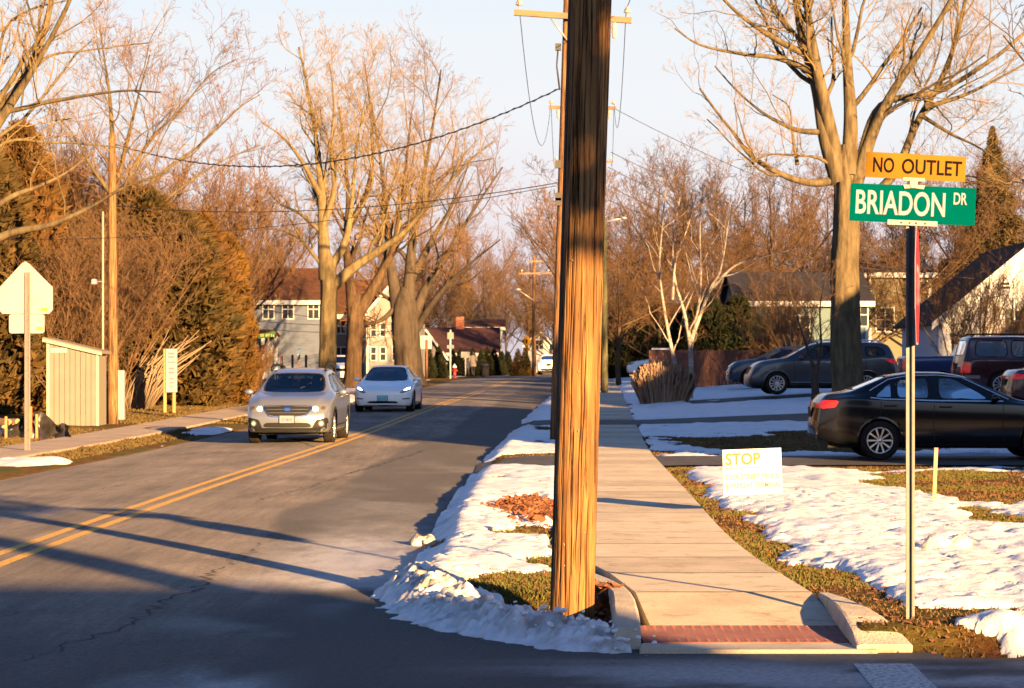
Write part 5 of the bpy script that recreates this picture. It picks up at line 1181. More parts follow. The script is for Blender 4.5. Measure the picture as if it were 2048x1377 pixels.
        me = bpy.data.meshes.new(name); me.from_pydata(vs, [], fs); me.shade_smooth()
        return link(me, name, m, parent or s.o)
    def window(s, poly, ax, glass=None, both=False, border=.03, bm=None):
        if both:
            s.window(poly, 'y-' if ax[0] == 'y' else ax, glass, False, border, bm)
            return s.window(poly, 'y+', glass, False, border, bm)
        w = s.patch('window', poly, ax, glass or s.glass, .002, hole=True)
        s.patch('frame', poly, ax, bm or M_clad, .005, w, inset=border)
        return w
    def strip(s, name, pts, wd, ax, m, off=.004, both=False):
        """thin line following the body through points"""
        if both: s.strip(name, pts, wd, 'y-', m, off); ax = 'y+'
        vs = []; P = []
        for a, b in zip(pts[:-1], pts[1:]):
            a = np.array(a); b = np.array(b); k = max(1, int(np.linalg.norm(b-a)/.05))
            P += [a+(b-a)*t/k for t in range(k)]
        P.append(np.array(pts[-1]))
        for i, p in enumerate(P):
            t = P[min(i+1, len(P)-1)]-P[max(i-1, 0)]; t = t/np.linalg.norm(t); nn = np.array([-t[1], t[0]])*wd/2
            for q in (p-nn, p+nn): h, nv = s.hit(q[0], q[1], ax); vs.append(h+nv*off)
        me = bpy.data.meshes.new(name); me.from_pydata(vs, [], [(2*i, 2*i+1, 2*i+3, 2*i+2) for i in range(len(P)-1)]); me.shade_smooth()
        return link(me, name, m, s.o)
    def wheels(s, style, w=.215, lip=None, lipw=.055, steer=0):
        r = s.sp['r']; tm_, rm_, bm_ = wheel_meshes(r, w, style); tr = s.W/2-w/2-.015
        for k, (x, z) in enumerate(s.ax):
            for sg in (-1, 1):
                e = empty('wheel', (x, sg*tr, r), (math.pi if sg < 0 else 0) + (steer if k == 0 else 0), s.o)
                for me, nm in ((tm_, 'tyre'), (rm_, 'rim'), (bm_, 'brake')): c = bpy.data.objects.new(nm, me); C.objects.link(c); c.parent = e
                mb = MB(); R = r+.055
                prof = [(x+R*math.cos(a), r+R*math.sin(a)) for a in np.linspace(-.25, math.pi+.25, 18)]
                y0, y1 = sg*(s.W/2-.03), sg*(s.W/2-.42); vs = [(p[0], y0, p[1]) for p in prof]+[(p[0], y1, p[1]) for p in prof]
                mb.add(vs, [(i, i+1, 19+i, 18+i) for i in range(17)] + [tuple(range(35, 17, -1))]); mb.build('wheel_well', M_well, s.o, fixn=False)
                R0, R1 = r+.035, r+.035+lipw; A = np.linspace(-.35, math.pi+.35, 30); vs = []
                for a in A:
                    for RR, of in ((R0, .010), (R1, .006)):
                        h, nv = s.hit(x+RR*math.cos(a), max(r+RR*math.sin(a), .26), 'y+' if sg > 0 else 'y-'); vs.append(h+nv*of)
                me = bpy.data.meshes.new('arch_lip'); me.from_pydata(vs, [], [(2*i, 2*i+1, 2*i+3, 2*i+2) for i in range(29)]); me.shade_smooth(); link(me, 'arch_lip', lip or s.body_m, s.o)
    def mirror(s, q, z, m, w=.20, h=.13):
        for sg in (-1, 1):
            hh, nv = s.hit(s.X(q), z, 'y+' if sg > 0 else 'y-')
            bm = bmesh.new(); bmesh.ops.create_uvsphere(bm, u_segments=14, v_segments=9, radius=.5, matrix=Matrix.Translation((s.X(q)+.02, hh.y+sg*(.05+w/2), z+.02)) @ Matrix.Diagonal((.15, w, h, 1)))
            me = bpy.data.meshes.new('mirror'); bm.to_mesh(me); bm.free(); me.shade_smooth(); o = link(me, 'mirror', m, s.o)
            mb = MB(); mb.box(s.X(q)-.03, s.X(q)+.04, min(hh.y, hh.y+sg*.1), max(hh.y, hh.y+sg*.1), z-.03, z); mb.build('mirror_arm', M_clad, o)
    def handle(s, q, z, m):
        for sg in (-1, 1):
            h, nv = s.hit(s.X(q), z, 'y+' if sg > 0 else 'y-'); mb = MB(); mb.tube([(s.X(q)+.1, h.y, z), (s.X(q)+.07, h.y+sg*.03, z), (s.X(q)-.07, h.y+sg*.03, z), (s.X(q)-.1, h.y, z)], .013, 6); mb.build('handle', m, s.o)
    def plate(s, ax, z, m, txt=None, tm=None, y=0.0, dz=.15):
        sg = 1 if ax == 'x+' else -1; h, _ = s.hit(y, z, ax); x = h.x+sg*.02
        mb = MB(); mb.box(x-.006, x+.006, y-.152, y+.152, z-dz/2, z+dz/2); o = mb.build('licence_plate', m, s.o)
        mb = MB(); mb.box(x-.008, x+.004*sg, y-.165, y+.165, z-dz/2-.012, z+dz/2+.012); mb.build('plate_frame', M_clad, o)
        if txt:
            V, Fp = text_geo(txt, .25, .075, .02); me = bpy.data.meshes.new('lettering'); me.from_pydata([(x+sg*.0075, y+a*sg, z+b-.01) for a, b in V], [], Fp); link(me, 'lettering', tm or M_sblk, o)
        return o
    def interior(s, seatm=M_seat, rows=2, q0=None):
        sp = s.sp; q = q0 or sp['seat']
        mb = MB(); mb.box(s.X(sp['seat']+2.1), s.X(sp['seat']-.75), -s.W/2+.14, s.W/2-.14, .3, .48); mb.build('floor_pan', M_seat, s.o)
        mb = MB(); mb.prism([(s.X(q-.62), .55), (s.X(q-.62), .88), (s.X(q-.80), .93), (s.X(q-1.05), .80), (s.X(q-1.0), .5)], 'y', -s.W/2+.16, s.W/2-.16); mb.build('dashboard', M_seat, s.o)
        hb = sp['H']-.30
        for r_ in range(rows):
            for sg in ((-1, 1) if r_ == 0 else (-1, 0, 1)):
                qq = q+r_*.92; w = .25 if r_ == 0 else .21; yc = sg*(.37 if r_ == 0 else .44)
                mb = MB(); mb.box(s.X(qq+.25), s.X(qq-.25), yc-w, yc+w, .42, .60, .04)
                mb.prism([(s.X(qq+.22), .5), (s.X(qq+.12), .5), (s.X(qq+.30), hb-.16), (s.X(qq+.40), hb-.16)], 'y', yc-w+.01, yc+w-.01)
                mb.box(s.X(qq+.42), s.X(qq+.31), yc-.13, yc+.13, hb-.12, hb+.06, .03); mb.build('seat', seatm, s.o)
        mb = MB(); mb.xf = Matrix.Translation((s.X(q-.48), .37, .90)) @ Matrix.Rotation(math.radians(62), 4, 'Y'); R = .18
        mb.tube([(R*math.cos(a), R*math.sin(a), 0) for a in np.linspace(0, 2*math.pi, 25)], .014, 6, cap=False); mb.tube([(-R,0,0),(R,0,0)], .014, 5); mb.tube([(0,0,0),(0,0,-.2)], .025, 6); mb.build('steering_wheel', M_clad, s.o)
    def finish(s):
        cen = np.array([s.V[list(f)].mean(0) for f in s.F]); keep = np.ones(len(s.F), bool)
        nrm = np.array([np.cross(s.V[f[1]]-s.V[f[0]], s.V[f[2]]-s.V[f[0]]) for f in s.F])
        for poly, ax in s.holes:
            if ax[0] == 'y': k = in_poly(cen[:, [0,2]], poly) & ((cen[:,1] > .35) if ax[1] == '+' else (cen[:,1] < -.35))
            else:
                k = in_poly(cen[:, [1,2]], poly); d = (cen[:,0] > s.X(s.sp['wsx'])) if ax[1] == '+' else (cen[:,0] < s.X(s.sp['rwx'])); k &= d
            keep &= ~k
        for x, z in s.ax:
            R = s.sp['r']+.055; keep &= ~(((cen[:,0]-x)**2+(cen[:,2]-z)**2 < R*R) & (np.abs(cen[:,1]) > s.W*.27))
        Fk = [f for f, k in zip(s.F, keep) if k]
        me = bpy.data.meshes.new('body'); me.from_pydata([tuple(v) for v in s.V], [], Fk)
        bm = bmesh.new(); bm.from_mesh(me); bmesh.ops.remove_doubles(bm, verts=bm.verts, dist=.0005); bmesh.ops.recalc_face_normals(bm, faces=bm.faces); bm.to_mesh(me); bm.free(); me.shade_smooth()
        link(me, 'body', s.body_m, s.o)
        mb = MB(); mb.box(-s.L/2+.25, s.L/2-.3, -s.W/2+.3, s.W/2-.3, .20, .36); mb.build('underbody', M_well, s.o)

HD_CAM = lambda Y: math.atan2(-1, -(float(xc(Y+2))-float(xc(Y-2)))/4)
HD_FAR = lambda Y: math.atan2(1, (float(xc(Y+2))-float(xc(Y-2)))/4)
# ---- silver wagon
SP_WAG = dict(L=4.82, W=1.84, H=1.60, wb=2.745, fo=.95, r=.345, seat=2.15, wsx=2.1, rwx=4.0, top=[(0,.80),(.08,.90),(.3,.98),(.9,1.06),(1.16,1.09),(1.95,1.50),(2.3,1.57),(3.2,1.60),(4.1,1.55),(4.38,1.47),(4.74,1.08),(4.82,.9)],
    belt=[(0,.74),(.5,.92),(1.2,1.03),(3,1.06),(4.4,1.10),(4.82,1.0)], hw=[(0,.80),(.25,.88),(.9,.92),(3.8,.92),(4.5,.89),(4.82,.84)], wt=[(0,.60),(.9,.72),(1.2,.74),(1.95,.62),(3.5,.61),(4.3,.58),(4.82,.66)], bot=[(0,.26),(.8,.22),(4.2,.24),(4.82,.36)])
M_gbar = mat('grille_bar_metal', (.22,.22,.23), .3, metal=.8)
M_silver = paint('silver_paint', (.21,.235,.28), .65, .28)
Yw = 54.6; c = Car('silver_wagon', 'silver station wagon with lit headlights and roof rails coming up the road', -4.62, Yw, HD_CAM(Yw), SP_WAG, M_silver, z=float(zr(Yw))+.04)
X = c.X
c.window([(-.70,1.08),(.70,1.08),(.58,1.49),(-.58,1.49)], 'x+', M_glassw); c.window([(-.62,1.14),(.62,1.14),(.54,1.44),(-.54,1.44)], 'x-', M_glassd)
c.window([(X(1.52),1.08),(X(2.58),1.08),(X(2.58),1.47),(X(2.15),1.45)], 'y+', both=True); c.window([(X(2.68),1.08),(X(3.55),1.10),(X(3.5),1.47),(X(2.68),1.47)], 'y+', both=True, glass=M_glassd); c.window([(X(3.65),1.10),(X(4.30),1.16),(X(4.12),1.42),(X(3.6),1.46)], 'y+', both=True, glass=M_glassd)
gr = c.patch('grille', [(-.47,.80),(.47,.80),(.50,.76),(.36,.60),(-.36,.60),(-.50,.76)], 'x+', M_clad, .006, smooth=1)
c.patch('grille_frame', [(-.49,.82),(.49,.82),(.53,.76),(.38,.575),(-.38,.575),(-.53,.76)], 'x+', M_chrome, .012, gr, inset=.028, smooth=1)
for z in (.665, .735):
    k = .37+(z-.6)*.55; c.patch('grille_bar', [(-k,z-.006),(k,z-.006),(k,z+.006),(-k,z+.006)], 'x+', M_gbar, .013, gr, smooth=0)
c.patch('badge', [(.085*math.cos(a), .735+.045*math.sin(a)) for a in np.linspace(0, 6.28, 14, endpoint=False)], 'x+', M_chrome, .022, gr, smooth=0)
c.patch('badge_face', [(.068*math.cos(a), .735+.033*math.sin(a)) for a in np.linspace(0, 6.28, 14, endpoint=False)], 'x+', mat('badge_blue', (.02,.05,.22), .2), .024, gr, smooth=0)
for sg in (-1, 1):
    h = c.patch('headlight', [(sg*.50,.69),(sg*.56,.81),(sg*.80,.86),(sg*.84,.80),(sg*.82,.70),(sg*.64,.66)], 'x+', M_lens, .008)
    c.patch('lamp_bulb', [(sg*.585+.055*math.cos(a), .745+.052*math.sin(a)) for a in np.linspace(0, 6.28, 12, endpoint=False)], 'x+', M_glow, .02, h, smooth=0)
    c.patch('lamp_inner', [(sg*.74+.05*math.cos(a), .765+.04*math.sin(a)) for a in np.linspace(0, 6.28, 12, endpoint=False)], 'x+', M_lampin, .014, h, smooth=0)
    c.patch('fog_surround', [(sg*.52,.34),(sg*.60,.52),(sg*.84,.57),(sg*.86,.30),(sg*.6,.27)], 'x+', M_clad, .008)
    f = c.patch('fog_lamp', [(sg*.71+.062*math.cos(a), .44+.062*math.sin(a)) for a in np.linspace(0, 6.28, 14, endpoint=False)], 'x+', M_lens, .016, smooth=0)
    c.patch('fog_glow', [(sg*.71+.03*math.cos(a), .44+.03*math.sin(a)) for a in np.linspace(0, 6.28, 10, endpoint=False)], 'x+', mat('fog_warm', (.8,.6,.35), .2, emit=(1,.6,.25), estr=.25), .02, f, smooth=0)
c.patch('lower_intake', [(-.46,.46),(.46,.46),(.52,.36),(-.52,.36)], 'x+', M_clad, .008); c.patch('bumper_skirt', [(-.78,.35),(.78,.35),(.74,.26),(-.74,.26)], 'x+', M_clad, .01)
c.plate('x+', .53, M_plate, '767 MWL', mat('plate_navy', (.05,.07,.15), .5))
c.wheels('five', .225, M_clad, .06, .0); c.mirror(1.62, 1.06, M_silver); c.handle(2.5, .98, M_silver); c.handle(3.4, 1.0, M_silver); c.interior(M_seatt)
c.strip('sill', [(X(1.35),.34),(X(3.25),.34)], .13, 'y+', M_clad, .006, True); c.strip('door_seam', [(X(2.63),1.05),(X(2.63),.42)], .012, 'y+', M_clad, .003, True)
for sg in (-1, 1):
    mb = MB(); pts = [(X(2.12),sg*.585,1.54),(X(2.2),sg*.585,1.61),(X(2.45),sg*.585,1.66),(X(3.7),sg*.57,1.655),(X(4.1),sg*.56,1.60),(X(4.18),sg*.56,1.52)]; mb.tube(pts, [.03,.035,.032,.03,.03,.025], 8); mb.build('roof_rail', M_clad, c.o)
c.finish(); WAGON = c
# ---- white electric sedan
SP_EV = dict(L=4.69, W=1.85, H=1.44, wb=2.875, fo=.84, r=.335, seat=2.2, wsx=2.3, rwx=3.2, top=[(0,.64),(.10,.71),(.4,.80),(1.0,.92),(1.15,.96),(2.1,1.37),(2.5,1.43),(2.9,1.435),(3.6,1.33),(4.25,1.12),(4.5,1.09),(4.69,.9)],
    belt=[(0,.60),(.6,.76),(1.2,.88),(2,.94),(4.2,1.03),(4.69,.9)], hw=[(0,.76),(.25,.87),(.9,.925),(3.8,.925),(4.69,.80)], wt=[(0,.58),(.9,.72),(1.15,.74),(2.1,.57),(3.0,.56),(4.2,.62),(4.69,.6)], bot=[(0,.20),(.8,.16),(4.2,.18),(4.69,.3)])
M_whitep = paint('white_paint', (.80,.80,.79), 0, .25)
Ye = 79.0; c = Car('electric_sedan', 'white electric sedan with smooth grille-less nose following the silver wagon', -3.88, Ye, HD_CAM(Ye), SP_EV, M_whitep, z=float(zr(Ye))+.04); X = c.X
c.window([(-.72,.95),(.72,.95),(.55,1.385),(-.55,1.385)], 'x+', M_glassd); c.window([(-.58,1.13),(.58,1.13),(.50,1.36),(-.50,1.36)], 'x-', M_glassd)
c.window([(X(1.55),.97),(X(2.55),.98),(X(2.5),1.37),(X(2.15),1.35)], 'y+', both=True, glass=M_glassd); c.window([(X(2.62),.98),(X(3.75),1.06),(X(3.3),1.33),(X(2.6),1.38)], 'y+', both=True, glass=M_glassd)
for sg in (-1, 1):
    h = c.patch('headlight', [(sg*.50,.60),(sg*.64,.58),(sg*.80,.68),(sg*.86,.80),(sg*.74,.76),(sg*.60,.66)], 'x+', M_lampin, .008)
    c.patch('lamp_strip', [(sg*.66,.66),(sg*.80,.71),(sg*.83,.765),(sg*.72,.74),(sg*.64,.68)], 'x+', M_glow2, .014, h)
    c.patch('side_slot', [(sg*.58,.42),(sg*.82,.44),(sg*.82,.40),(sg*.62,.39)], 'x+', M_clad, .008)
c.patch('lower_intake', [(-.42,.34),(.42,.34),(.50,.27),(-.50,.27)], 'x+', M_clad, .008); c.patch('front_splitter', [(-.74,.225),(.74,.225),(.72,.175),(-.72,.175)], 'x+', M_clad, .01)
c.plate('x+', .425, M_plateb, 'BG 4 82', mat('plate_teal', (.05,.16,.22), .5))
c.wheels('aero', .235, None, .02); c.mirror(1.62, .98, M_whitep, .19, .12); c.handle(2.45, .88, M_whitep); c.interior(); c.strip('sill', [(X(1.3),.25),(X(3.3),.25)], .08, 'y+', M_clad, .006, True); c.finish()
# ---- black sedan, side on
SP_SED = dict(L=4.64, W=1.78, H=1.45, wb=2.65, fo=.92, r=.325, seat=2.2, wsx=2.4, rwx=3.3, top=[(0,.72),(.08,.79),(.5,.89),(1.2,.985),(1.3,1.0),(2.15,1.39),(2.5,1.445),(2.95,1.45),(3.4,1.39),(4.02,1.135),(4.18,1.105),(4.5,1.09),(4.60,1.0),(4.64,.9)],
    belt=[(0,.66),(.6,.83),(1.3,.93),(2.5,.965),(4.2,1.03),(4.64,.95)], hw=[(0,.74),(.25,.84),(.9,.885),(3.8,.885),(4.4,.86),(4.64,.78)], wt=[(0,.58),(.9,.68),(1.3,.70),(2.15,.555),(3.2,.55),(4.1,.62),(4.64,.64)], bot=[(0,.22),(.8,.19),(3.9,.20),(4.35,.28),(4.64,.36)])
M_blackp = mat('black_paint', (.004,.0045,.007), .12, spec=.35, coat=.15); M_alum = mat('window_chrome', (.75,.75,.76), .3, metal=.7)
c = Car('black_sedan', 'black sedan parked side-on in the driveway behind the yard sign', 7.28, 41.75, math.radians(-.6), SP_SED, M_blackp, z=gz(7, 41.5)+.03); X = c.X
c.window([(X(1.72),.985),(X(2.62),.995),(X(2.60),1.375),(X(2.30),1.35)], 'y+', both=True, glass=M_glass, border=.028); c.window([(X(2.74),.995),(X(3.30),1.01),(X(3.28),1.33),(X(2.74),1.375)], 'y+', both=True, glass=M_glass, border=.028); c.window([(X(3.36),1.01),(X(3.66),1.03),(X(3.52),1.17),(X(3.36),1.29)], 'y+', both=True, glass=M_glass, border=.022)
c.window([(-.64,1.02),(.64,1.02),(.52,1.37),(-.52,1.37)], 'x+', M_glassw); c.window([(-.56,1.15),(.56,1.15),(.50,1.38),(-.50,1.38)], 'x-', M_glassd)
c.strip('window_trim', [(X(1.55),.968),(X(2.6),.978),(X(3.5),1.005),(X(3.72),1.03)], .018, 'y+', M_alum, .008, True)
c.strip('roof_trim', [(X(1.45),1.0),(X(2.2),1.362),(X(2.6),1.395),(X(3.05),1.39),(X(3.4),1.325),(X(3.72),1.14)], .014, 'y+', M_alum, .006, True)
for sg in (-1, 1):
    t = c.patch('tail_light', [(sg*.46,.86),(sg*.46,.96),(sg*.82,.99),(sg*.82,.84)], 'x-', M_tail, .010)
c.patch('tail_light', [(X(4.62),.845),(X(4.62),.985),(X(4.24),.975),(X(4.30),.865)], 'y+', M_tail, .006, both=True, smooth=1)
c.patch('bumper_diffuser', [(-.7,.42),(.7,.42),(.68,.32),(-.68,.32)], 'x-', M_clad, .008); c.plate('x-', .78, M_plate, None)
c.patch('headlight', [(.42,.66),(.48,.76),(.78,.80),(.80,.68)], 'x+', M_lens, .008, both=True); c.patch('grille', [(-.42,.72),(.42,.72),(.40,.62),(-.40,.62)], 'x+', M_clad, .008); c.plate('x+', .48, M_plate, None)
for q in (1.55, 2.68, 3.55): c.strip('door_seam', [(X(q),.96),(X(q+.02),.60),(X(q if q < 3 else q-.22),.30)], .010, 'y+', M_well, .0015, True)
c.strip('sill', [(X(1.3),.26),(X(3.2),.26)], .05, 'y+', M_clad, .006, True); c.strip('side_crease', [(X(1.2),.80),(X(3.2),.845),(X(4.3),.86)], .012, 'y+', M_blackp, .008, True)
c.wheels('ten', .215, None, .03); c.mirror(1.72, 1.0, M_blackp, .19, .13); c.handle(2.5, .875, M_blackp); c.handle(3.4, .895, M_blackp); c.interior(M_seat); c.finish()
# ---- grey suv
SP_SUV = dict(cat='suv', L=5.0, W=1.95, H=1.74, wb=2.9, fo=.95, r=.37, seat=2.3, wsx=2.3, rwx=4.3, top=[(0,.88),(.08,.98),(.4,1.08),(1.1,1.17),(1.25,1.19),(2.05,1.62),(2.4,1.70),(3.3,1.735),(4.4,1.69),(4.66,1.60),(4.90,1.15),(5.0,.9)],
    belt=[(0,.82),(.5,1.0),(1.3,1.10),(3,1.14),(4.5,1.22),(5,1.0)], hw=[(0,.84),(.25,.93),(.9,.975),(3.9,.975),(4.6,.95),(5,.86)], wt=[(0,.66),(.9,.78),(1.25,.79),(2.05,.66),(3.5,.66),(4.5,.62),(5,.7)], bot=[(0,.28),(.8,.24),(4.3,.26),(5,.4)])
M_greyp = paint('grey_paint', (.05,.056,.068), .5, .28)
c = Car('grey_suv', 'dark grey three-row suv parked behind the maple trunk', 10.05, 81.3, math.radians(181), SP_SUV, M_greyp, z=1.7-70*80.3/F); X = c.X
c.window([(-.76,1.17),(.76,1.17),(.62,1.60),(-.62,1.60)], 'x+', M_glassw); c.window([(-.66,1.26),(.66,1.26),(.56,1.56),(-.56,1.56)], 'x-', M_glassd)
c.window([(X(1.62),1.15),(X(2.72),1.17),(X(2.70),1.58),(X(2.25),1.56)], 'y+', both=True); c.window([(X(2.82),1.17),(X(3.72),1.20),(X(3.70),1.58),(X(2.82),1.59)], 'y+', both=True, glass=M_glassd); c.window([(X(3.82),1.20),(X(4.50),1.28),(X(4.36),1.52),(X(3.80),1.57)], 'y+', both=True, glass=M_glassd)
c.patch('headlight', [(.46,.80),(.56,.92),(.84,.98),(.88,.86)], 'x+', M_lens, .008, both=True); c.patch('grille', [(-.42,.90),(.42,.90),(.34,.66),(-.34,.66)], 'x+', M_clad, .008); c.patch('fog_lamp', [(.62,.46),(.62,.54),(.78,.55),(.78,.47)], 'x+', M_lens, .008, both=True)
c.patch('headlight', [(X(.30),.86),(X(.62),.95),(X(.58),1.0),(X(.30),.98)], 'y+', M_lens, .006, both=True)
c.patch('tail_light', [(X(4.96),1.00),(X(4.90),1.16),(X(4.42),1.16),(X(4.58),1.02)], 'y+', M_tail, .006, both=True); c.patch('tail_light', [(.5,1.0),(.5,1.12),(.88,1.16),(.9,1.0)], 'x-', M_tail, .01, both=True); c.plate('x-', .86, M_plate)
for q in (1.5, 2.77, 3.8): c.strip('door_seam', [(X(q),1.14),(X(q+.02),.75),(X(q if q < 3 else q-.25),.40)], .012, 'y+', M_well, .0015, True)
c.strip('sill', [(X(1.4),.33),(X(3.4),.33)], .10, 'y+', M_clad, .006, True); c.strip('sill_chrome', [(X(1.4),.40),(X(3.4),.40)], .02, 'y+', M_chrome, .008, True); c.wheels('multi', .235, None, .03); c.mirror(1.75, 1.17, M_greyp, .21, .15); c.handle(2.6, 1.03, M_chrome); c.handle(3.6, 1.05, M_chrome); c.interior(); 
for sg in (-1, 1):
    mb = MB(); mb.tube([(X(2.4),sg*.62,1.68),(X(2.5),sg*.62,1.76),(X(4.2),sg*.6,1.755),(X(4.35),sg*.6,1.68)], .02, 7); mb.build('roof_rail', M_alum, c.o)
c.finish()
# ---- burgundy off-roader
SP_OFF = dict(cat='suv', L=4.9, W=1.92, H=1.82, wb=2.85, fo=.86, r=.39, seat=2.35, wsx=2.2, rwx=4.4, sig=.035, top=[(0,.98),(.06,1.08),(1.2,1.18),(1.32,1.20),(1.98,1.72),(2.2,1.79),(3.3,1.82),(4.62,1.80),(4.72,1.74),(4.86,1.2),(4.9,.8)],
    belt=[(0,.92),(.4,1.08),(1.3,1.14),(4.6,1.16),(4.9,1.0)], hw=[(0,.86),(.2,.93),(.8,.96),(4.2,.96),(4.7,.94),(4.9,.88)], wt=[(0,.72),(.9,.82),(1.3,.82),(2.0,.70),(4.6,.70),(4.9,.78)], bot=[(0,.36),(.8,.32),(4.2,.34),(4.9,.48)], rz=[(.3,.05),(.5,0),(.8,0),(1.1,.02),(1.8,.10)])
M_burg = paint('burgundy_paint', (.04,.006,.009), .2, .22)
c = Car('burgundy_suv', 'burgundy boxy suv with side step, cut off by the right edge', 15.45, 73.5, math.radians(1.5), SP_OFF, M_burg, z=.58); X = c.X
c.window([(X(1.62),1.18),(X(2.55),1.18),(X(2.55),1.68),(X(2.15),1.66)], 'y+', both=True); c.window([(X(2.66),1.18),(X(3.42),1.18),(X(3.42),1.69),(X(2.66),1.69)], 'y+', both=True); c.window([(X(3.52),1.18),(X(4.50),1.20),(X(4.44),1.68),(X(3.52),1.69)], 'y+', both=True)
c.window([(-.72,1.2),(.72,1.2),(.64,1.70),(-.64,1.70)], 'x+', M_glassw); c.window([(-.68,1.24),(.68,1.24),(.62,1.70),(-.62,1.70)], 'x-', M_glassd)
t = c.patch('tail_light', [(X(4.89),.74),(X(4.87),1.06),(X(4.62),1.06),(X(4.62),.74)], 'y+', M_tail, .008, both=True, smooth=1); c.patch('tail_light', [(.72,.74),(.72,1.06),(.92,1.06),(.92,.74)], 'x-', M_tail, .01, both=True, smooth=1)
c.patch('turn_lamp', [(X(4.88),.97),(X(4.875),1.05),(X(4.64),1.05),(X(4.64),.97)], 'y+', mat('amber_lens', (.65,.25,.08), .2), .011, both=True, smooth=1)
c.strip('side_cladding', [(X(1.4),.52),(X(3.2),.52)], .16, 'y+', mat('grey_cladding', (.16,.13,.13), .5), .012, True); c.strip('side_cladding', [(X(4.35),.62),(X(4.85),.62)], .10, 'y+', MATS['grey_cladding'], .012, True)
for q in (1.5, 2.60, 3.47): c.strip('door_seam', [(X(q),1.16),(X(q+.01),.45)], .014, 'y+', M_well, .0015, True)
c.wheels('multi', .26, M_burg, .10); c.mirror(1.72, 1.2, M_clad, .2, .17); c.handle(2.45, 1.02, M_clad); c.handle(3.3, 1.02, M_clad); c.interior(M_seatt); c.plate('x-', .95, M_plate)
for sg in (-1, 1):
    mb = MB(); mb.tube([(X(2.2),sg*.66,1.78),(X(2.35),sg*.66,1.87),(X(4.4),sg*.66,1.87),(X(4.55),sg*.66,1.79)], .02, 7); mb.build('roof_rail', M_clad, c.o)
c.finish()
# ---- blue pickup
SP_PU = dict(cat='pickup', L=5.4, W=1.92, H=1.82, wb=3.2, fo=.9, r=.39, seat=2.3, wsx=2.1, rwx=3.2, sig=.03, top=[(0,1.0),(.06,1.08),(1.2,1.16),(1.3,1.18),(1.95,1.70),(2.2,1.78),(3.2,1.78),(3.34,1.72),(3.46,1.32),(5.36,1.30),(5.4,1.2)],
    belt=[(0,.94),(.4,1.08),(1.3,1.12),(3.3,1.14),(3.5,1.26),(5.4,1.24)], hw=[(0,.86),(.2,.93),(.8,.96),(5.0,.96),(5.4,.94)], wt=[(0,.72),(.9,.82),(1.3,.82),(2.0,.70),(3.3,.70),(3.46,.90),(5.4,.90)], bot=[(0,.38),(.8,.34),(4.4,.38),(5.4,.5)], rz=[(.3,.03),(.5,0),(1.3,.0)])
M_bluep = paint('blue_paint', (.012,.035,.13), .3, .22)
c = Car('blue_pickup', 'dark blue pickup truck parked between the grey and burgundy suvs', 16.0, 86.0, math.radians(.5), SP_PU, M_bluep, z=.52); X = c.X
c.window([(X(1.6),1.17),(X(2.45),1.17),(X(2.45),1.66),(X(2.1),1.64)], 'y+', both=True, glass=M_glassd); c.window([(X(2.55),1.17),(X(3.2),1.17),(X(3.15),1.65),(X(2.55),1.66)], 'y+', both=True, glass=M_glassd); c.window([(-.7,1.2),(.7,1.2),(.62,1.68),(-.62,1.68)], 'x+', M_glassw)
c.patch('tail_light', [(X(5.39),.86),(X(5.39),1.22),(X(5.20),1.22),(X(5.20),.86)], 'y+', M_tail, .006, both=True, smooth=1); c.patch('tail_light', [(.78,.86),(.78,1.2),(.92,1.2),(.92,.86)], 'x-', M_tail, .01, both=True, smooth=1); c.wheels('multi', .26, None, .05); c.plate('x-', .7, M_plate); c.interior(rows=1)
mb = MB(); mb.tube([(-2.68,-.8,.55),(-2.78,-.8,.55),(-2.78,.8,.55),(-2.68,.8,.55)], .06, 8); mb.build('rear_bumper', M_chrome, c.o)
c.finish()
# ---- the farther cars
def plain_suv(name, label, x, y, rz, body, z=None, tail=M_tail, sp=SP_WAG, front=True):
    c = Car(name, label, x, y, rz, sp, body, z); X = c.X
    c.window([(-.68,1.10),(.68,1.10),(.57,1.48),(-.57,1.48)], 'x+', M_glassd); c.window([(-.64,1.14),(.64,1.14),(.54,1.45),(-.54,1.45)], 'x-', M_glassd)
    c.window([(X(1.52),1.08),(X(2.58),1.08),(X(2.58),1.47),(X(2.15),1.45)], 'y+', both=True, glass=M_glassd); c.window([(X(2.68),1.08),(X(3.55),1.10),(X(3.5),1.47),(X(2.68),1.47)], 'y+', both=True, glass=M_glassd); c.window([(X(3.65),1.10),(X(4.28),1.16),(X(4.12),1.42),(X(3.6),1.46)], 'y+', both=True, glass=M_glassd)
    for sg in (-1, 1):
        c.patch('tail_light', [(sg*.58,.98),(sg*.66,1.14),(sg*.86,1.12),(sg*.90,.96)], 'x-', tail, .012, smooth=1); c.patch('headlight', [(sg*.50,.72),(sg*.56,.82),(sg*.80,.86),(sg*.82,.74)], 'x+', M_lens, .008)
    c.patch('rear_bumper', [(-.82,.50),(.82,.50),(.78,.30),(-.78,.30)], 'x-', M_clad, .010); c.patch('grille', [(-.4,.78),(.4,.78),(.34,.60),(-.34,.60)], 'x+', M_clad, .008); c.plate('x-', .80, M_plate); c.plate('x+', .50, M_plate)
    if tail is M_tailon: c.patch('brake_lamp', [(-.18,1.50),(.18,1.50),(.18,1.535),(-.18,1.535)], 'x-', tail, .02, smooth=0)
    c.wheels('five', .225, M_clad, .05); c.mirror(1.62, 1.06, body); c.interior(); c.finish(); return c
